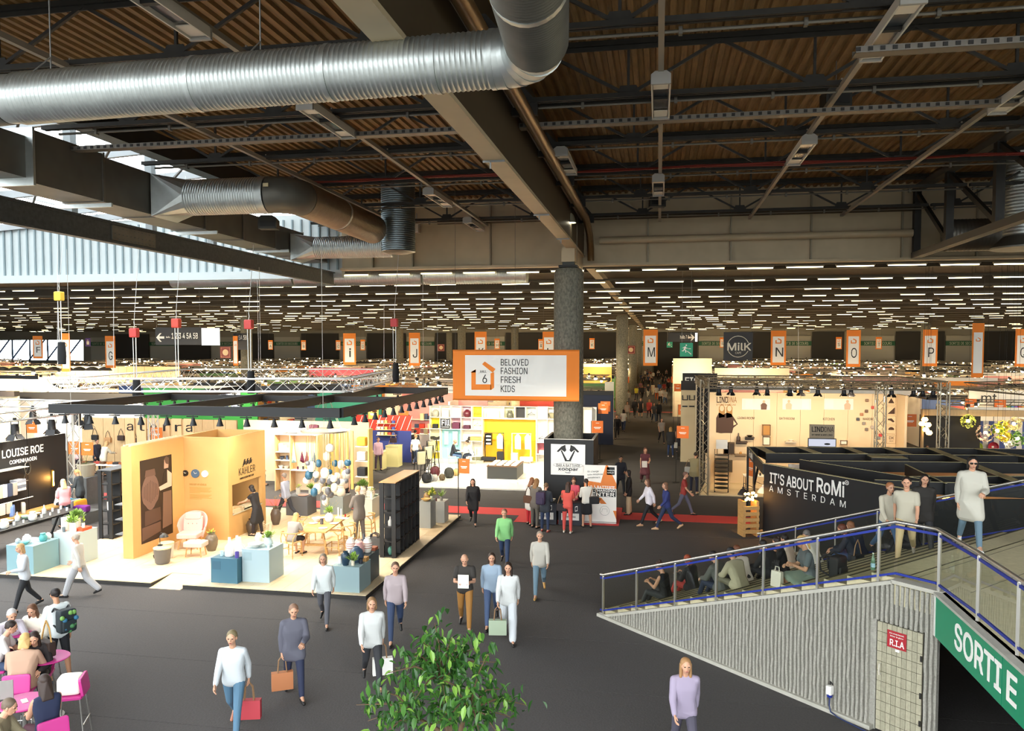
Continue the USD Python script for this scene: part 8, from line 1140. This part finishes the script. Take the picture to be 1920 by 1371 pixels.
# people on the stairs
S = ((1.1, 1.1, -62, 'woman in a black sleeveless top seated lowest on the stairs', dict(pose='stepup', top='tank', tc='1f2022', bc='333538', hc='3a2014', hair='bun', head=(30, 0))), (.75, 2.5, -50, 'red-haired woman in black with a red skirt on the lower stairs', dict(pose='stepup', top='jacket', tc='1d1c1e', bc='a83a34', hc='8a3a1c', hair='bob')), (2.85, 1.0, -48, 'man in a grey suit jacket and jeans seated on the stairs', dict(pose='step', top='jacket', tc='5c5e5c', bc='222c44', hc='1d1714')), (2.3, 2.3, -40, 'woman in a dotted white blouse under a black cardigan on the stairs', dict(pose='step', top='blouse', tc='d8cfc4', bc='26262a', hc='6a3c22', hair='bob')), (3.5, 1.0, -40, 'man in a beige jacket and cap seated hunched on the stairs', dict(pose='step', top='jacket', tc='b5ae96', bc='6e6a5a', hc='23262a', hair='cap')), (2.95, 2.7, -45, 'broad man in black sitting behind the beige jacket', dict(pose='step', top='jacket', tc='17181b', bc='1a1b20', hc='17120f', wide=1.12)), (2.55, 3.7, -80, 'woman in a black cardigan eating on the stairs', dict(pose='stepup', top='jacket', tc='18181b', bc='1d1e24', hc='2a1a14', hair='bun')), (1.9, 4.6, -60, 'pale-shirted person eating behind the black cardigan', dict(pose='stepup', top='shirt', tc='d8c4b4', bc='4a4444', hc='1f1612')), (5.05, .8, -100, 'blonde girl with a ponytail in a grey top and green skirt on the stairs', dict(pose='cross', top='tee', tc='5d666c', bot='skirt', bc='8a9c90', hc='c9a464', hair='pony')), (2.6, 5.0, -45, 'grey-haired man in a white shirt on the upper stairs', dict(pose='step', top='shirt', tc='e9e6dc', bc='2a2c34', hc='6a6662')), (3.15, 5.45, -40, 'person in a navy top beside the white-shirted man', dict(pose='step', top='jacket', tc='222c48', bc='2a3450', hc='8a5c3a', hair='long')), (3.6, 4.5, -70, 'woman in a dark jacket with a lace collar on the upper stairs', dict(pose='step', top='jacket', tc='1d2230', bc='2f4468', hc='5c2f1c', hair='bob')), (4.5, 5.4, -90, 'dark-clothed man sitting against the far railing', dict(pose='stepup', top='jacket', tc='1a1a1d', bc='1c1c20', hc='1d1512')))
for s, w, f, lb, kw in S: s = (math.floor(s / .446) + .35) * .446; person(lb, ST(s, w), f, seat=step_z(s), h=1.72, **kw)
for s, w, f, lb, kw in ((4.3, 4.8, 165, 'walker in a pale shirt and jeans coming down the stairs', dict(pose='walk', top='shirt', tc='c9c2ae', bc='3c5878', hc='a36a44', hair='short')), (5.7, 3.0, 200, 'walker in a striped shirt and khaki trousers at the top of the stairs', dict(pose='walk2', top='tee', tc='b0aa98', bc='b09c74', hc='241a15', hair='short', shoe='8a8478')), (5.2, 4.6, 185, 'dark-clothed walker crossing behind the khaki trousers', dict(pose='walk', top='jacket', tc='2a2724', bc='2b2c30', hc='1a1412', hair='bob', shoe='d0ccc4'))): person(lb, tuple(SW(s, w)[:2]) + (step_z(s),), f, h=1.76, **kw)
o, I = person('woman in a long white jacket and jeans on the landing', tuple(SW(6.85, 3.15)[:2]) + (2.6,), 190, pose='carry', h=1.78, top='cardigan', tc='b5b2a6', bc='5c7484', hc='17120f', hair='bob', glasses=True, shoe='d8d8d4')
o, I = person('seated dark-clothed person on the landing at the right edge', tuple(SW(8.3, 4.6)[:2]) + (2.6,), -80, pose='step', seat=.3, h=1.74, top='jacket', tc='1c1c1f', bc='202026', hc='1a1512'); one('low_block', MB().cbox(SW(8.3, 4.6, 2.74), (.5, .5, .27), SA), char, 'dark block under the seated person on the landing', 'block')
t = thing('paper_bag', 'white paper carrier bag standing on the stairs beside the blonde girl', 'bag', SW(4.6, .42, step_z(4.6)), SA); part('bag_body', MB().hull([(x, y * (1 if z < .1 else .6), z) for x in (-.11, .11) for y in (-.06, .06) for z in (0, .3)]), off, t); part('handle', MB().path([(-.05, 0, .3), (-.04, 0, .38), (.04, 0, .38), (.05, 0, .3)], .01, 5), off, t)
bag('black rucksack lying behind the blonde girl', SW(5.5, .95, step_z(5.5) + .2), -45, 'backpack', '1a1a1d', '222226'); bag('dark shoulder bag on the steps beside the lace-collared woman', SW(3.95, 4.2, step_z(3.95) + .55), -45, 'shoulder', '17171a')
# --- the pink cafe corner at the lower left
magenta = mt('magenta_plastic', 'c83a8c', .4); leg_m = mt('stool_leg', 'b5b3ae', .3, .9)
def stool():
    t = thing('bar_chair', 'x', 'chair'); part('seat', MB().pillow((0, 0, .74), (.44, .42, .045), 0, 5), magenta, t, smooth=40); part('backrest', MB().pillow((0, -.2, .9), (.42, .05, .3), 0, 4, -.15), magenta, t, smooth=40)
    for sx in (-1, 1):
        for sy in (-1, 1): part('leg', MB().tube((sx * .24, sy * .24, 0), (sx * .17, sy * .17, .73), .012, 7), leg_m, t)
    part('footrest', MB().tube((-.22, .22, .3), (.22, .22, .3), .01, 6).tube((-.22, -.22, .3), (.22, -.22, .3), .01, 6), leg_m, t); return t
CF = ((HD(88, 1272), -60, 'woman in a navy sleeveless top seated on a magenta bar chair with her back turned', dict(pose='sit', top='tank', tc='222b48', bc='4a2430', hc='3a2c26', hair='long')), (HD(36, 1196), -25, 'broad blonde woman in a beige jumper seated with her back turned', dict(pose='sitlean', top='blouse', tc='b5937c', bc='1f1d20', hc='c9a468', hair='bob', wide=1.25)), (HD(70, 1172), 150, 'dark-haired woman in black seated behind the big brown handbag', dict(pose='sitlean', top='blouse', tc='211a1b', bc='1c1a1c', hc='2c1c16', hair='long')), (HD(74, 1122), 165, 'long-haired woman in a cream cardigan and scarf seated facing the camera', dict(pose='sitlean', top='cardigan', tc='ded8c8', bc='3a3a40', hc='5c3a22', hair='long')), (HD(12, 1134), 120, 'grey-haired man in a lilac shirt at the magenta table', dict(pose='sitlean', top='shirt', tc='c4bec8', bc='34343c', hc='b5b2b0', hair='short')), (HD(-14, 1165), 60, 'man in a white tee at the left edge of the cafe table', dict(pose='sitlean', top='tee', tc='e9e6e2', bc='3a4a68', hc='2a1e18', hair='short')), (HD(-25, 1310), 70, 'reader in a khaki jacket at the bottom left corner', dict(pose='sitlean', top='jacket', tc='8a8066', bc='4a4638', hc='6a5a4a', hair='short')))
for i, (p, f, lb, kw) in enumerate(CF): person(lb, p, f, seat=.76, h=1.7, **kw); stamp('stool', stool, p, -math.radians(f), 'magenta bar chair under the ' + lb.split(' seated')[0].split(' at the')[0], 'magenta bar chairs of the cafe corner')
p = HD(133, 1300, .76); stamp('stool', stool, p, math.radians(115), 'empty magenta bar chair with a dotted cloth bag on it', 'magenta bar chairs of the cafe corner'); t = thing('cloth_bag', 'white dotted cloth bag lying on the empty magenta bar chair', 'bag', (p[0], p[1], .765)); part('bag_body', MB().pillow((0, 0, .15), (.36, .3, .3), .4, 2.6), off, t, smooth=60); mb = MB()
for k in range(40): d = np.array([rng.gauss(0, 1) for _ in range(3)]); d /= np.linalg.norm(d); d[2] = abs(d[2]); mb.ball(d * (.15, .13, .13) + (0, 0, .16), .012, 1)
part('dots', mb, ct('2a2a2e'), t, kind='stuff')
def ctable(lb, p):
    t = thing('bar_table', lb, 'table', p); part('table_top', MB().lathe([(0, 1.02), (.34, 1.02), (.36, 1.035), (.34, 1.05), (0, 1.05)], n=28), magenta, t, smooth=40); part('stem', MB().lathe([(.25, 0), (.25, .015), (.035, .03), (.035, 1.02)], n=16), leg_m, t); return p
T1 = ctable('round magenta bar table between the grey-haired man and the cardigan woman', HD(33, 1183, 1.05)); T2 = ctable('round magenta bar table with a phone at the bottom left', HD(46, 1315, 1.05)); T3 = ctable('round magenta bar table under the big brown handbag', HD(88, 1232, 1.05))
bag('big brown leather handbag with tan handles on the bar table', (T3[0], T3[1], 1.66), 20, 'shoulder', '33221a', 'b58a4a'); one('phone', MB().cbox((T2[0], T2[1], 1.056), (.08, .15, .01), .9), off, 'white phone lying on the magenta bar table at the bottom left', 'phone'); crock('white coffee cup on the magenta table near the grey-haired man', (T1[0] + .1, T1[1], 1.05), 'cyl', .1, 'f0ece6'); one('newspaper', MB().cbox((T2[0] - .3, T2[1] - .05, 1.22), (.24, .02, .28), .5), ct('8f8d88'), 'grey printed paper held by the reader at the bottom left', 'newspaper'); one('red_pouch', MB().cbox((T1[0] - .1, T1[1] - .08, 1.07), (.16, .12, .04), .3), ct('a83a4a'), 'small red pouch on the magenta table', 'pouch')
o, I = person('young man in a white tee and black shorts wearing a rucksack at the cafe', up_(112, 1278), -65, pose='carry', h=1.76, top='tee', tc='dfe8e8', bot='shorts', bc='1c1d22', hc='1c1412', hair='short', glasses=True, l=(4, 3, 5), r=(-4, 4, 5), skin='b58464', shoe='3a3c44'); R_ = bag('black rucksack with green and blue patches on the young man', I['back'] + (.12, -.05, -.02), -65, 'backpack', '1f2a2e', '17181c')
for k in range(9): part('patch', MB().ball((rng.uniform(-.14, .14), -.14 - .04 * (k % 2), rng.uniform(-.2, .16)), .045, 1), ct(('3f7a4a', '2f6a8a', '6a9a4a')[k % 3]), R_)
# --- the fig tree in the foreground
fg = thing('potted_fig_tree', 'leafy green fig tree rising at the bottom centre of the picture', 'tree'); rt_ = random.Random(21); FYD = 6.0; base = AY(850, 1420, FYD); bark = mt('fig_bark', '5a4630', .8, var=.2, scale=12)
TIPS = [(815, 1168, 0), (788, 1200, .1), (848, 1196, -.1), (757, 1228, .2), (868, 1204, -.1), (890, 1216, .2), (915, 1226, -.1), (728, 1262, 0), (930, 1242, .25), (700, 1292, -.15), (668, 1322, .1), (690, 1352, .3), (942, 1292, .3), (985, 1322, .45), (958, 1345, .4), (880, 1290, -.3), (822, 1272, -.3), (778, 1312, -.35), (850, 1335, -.5), (742, 1338, -.3), (800, 1376, -.5), (900, 1380, -.4), (712, 1385, -.2), (935, 1380, 0), (860, 1248, .1), (800, 1240, .2), (905, 1320, .2), (760, 1280, .15), (840, 1300, .3), (880, 1350, 0), (770, 1362, 0), (820, 1330, 0)]
hubs = [AY(835, 1340, 6.1), AY(880, 1330, 5.9), AY(790, 1350, 6.0), AY(830, 1270, 6.1)]
part('trunk', MB().path([(base[0], base[1], .4), (base[0] + .03, base[1], 1.6), (base[0], base[1], base[2]), hubs[0]], [.06, .05, .04, .022], 9), bark, fg, smooth=60); mbb = MB(); leaves = []
for h_ in hubs[1:]: mbb.path([(base[0], base[1], base[2] - .1), (np.array(base) + h_) / 2 + (0, .02, .06), h_], [.03, .02, .012], 6)
for px, py, dy in TIPS:
    tip = AY(px, py, FYD + dy); h_ = min(hubs, key=lambda q: np.linalg.norm(q - tip)); mid = (h_ + tip) / 2 + (0, 0, .07); pts = [h_, mid, tip]; mbb.path(pts, [.01, .007, .003], 5)
    for i in range(34):
        u = rt_.uniform(.25, 1.05); c = h_ * (1 - u) ** 2 + mid * 2 * u * (1 - u) + tip * u * u + np.array([rt_.gauss(0, .06), rt_.gauss(0, .08), rt_.gauss(0, .055)]); leaves.append(c)
part('branches', mbb, bark, fg, kind='stuff', smooth=60)
def leafm(name, h):
    c = lin(h); _mats[name] = usdkit.material(stage, '/World/Looks/' + name, {'p': ('principled_bsdf', dict(base_color=c, roughness=.32)), 'l': ('translucent_bsdf', dict(color=tuple(min(1, x * 1.8) for x in c))), 'x': ('mix_closure', dict(fac=.3))}, [('p.BSDF', 'x.closure1'), ('l.BSDF', 'x.closure2')], surface='x.closure'); return _mats[name]
lm = [leafm('leaf_dark', '2f5626'), leafm('leaf_mid', '47742f'), leafm('leaf_light', '7ca446')]
def leaf(mb, c):
    a, e = rt_.uniform(0, 2 * PI), rt_.gauss(-.75, .5); d = np.array([math.cos(a) * math.cos(e), math.sin(a) * math.cos(e), math.sin(e)]); s = np.cross(d, (0, 0, 1)); s /= np.linalg.norm(s) + 1e-6; n = np.cross(s, d); L = rt_.uniform(.07, .115); w = L * .19; b = c - d * L * .5
    return mb.raw([b, b + d * L * .3 + s * w + n * .008, b + d * L * .62 + s * w * .9 + n * .004, b + d * L - n * .012, b + d * L * .62 - s * w * .9 + n * .004, b + d * L * .3 - s * w + n * .008, b + d * L * .45 - n * .004], [(0, 1, 6), (1, 2, 6), (2, 3, 6), (3, 4, 6), (4, 5, 6), (5, 0, 6)])
leaves.sort(key=lambda c: np.linalg.norm(c - EYE)); rest = [MB(), MB(), MB()]
for i, c in enumerate(leaves):
    k = rt_.choices((0, 1, 2), (.5, .35, .15))[0]
    if i < 300: part('leaf', leaf(MB(), c), lm[k], fg)
    else: leaf(rest[k], c)
for k in range(3): part('foliage', rest[k], lm[k], fg, kind='stuff')
part('planter_pot', MB().lathe([(0, 0), (.26, 0), (.34, .45), (.36, .46), (.33, .46), (.31, .4), (0, .4)], (base[0], base[1], 0), 24), ct('6a5a4c', .7), fg, smooth=40)
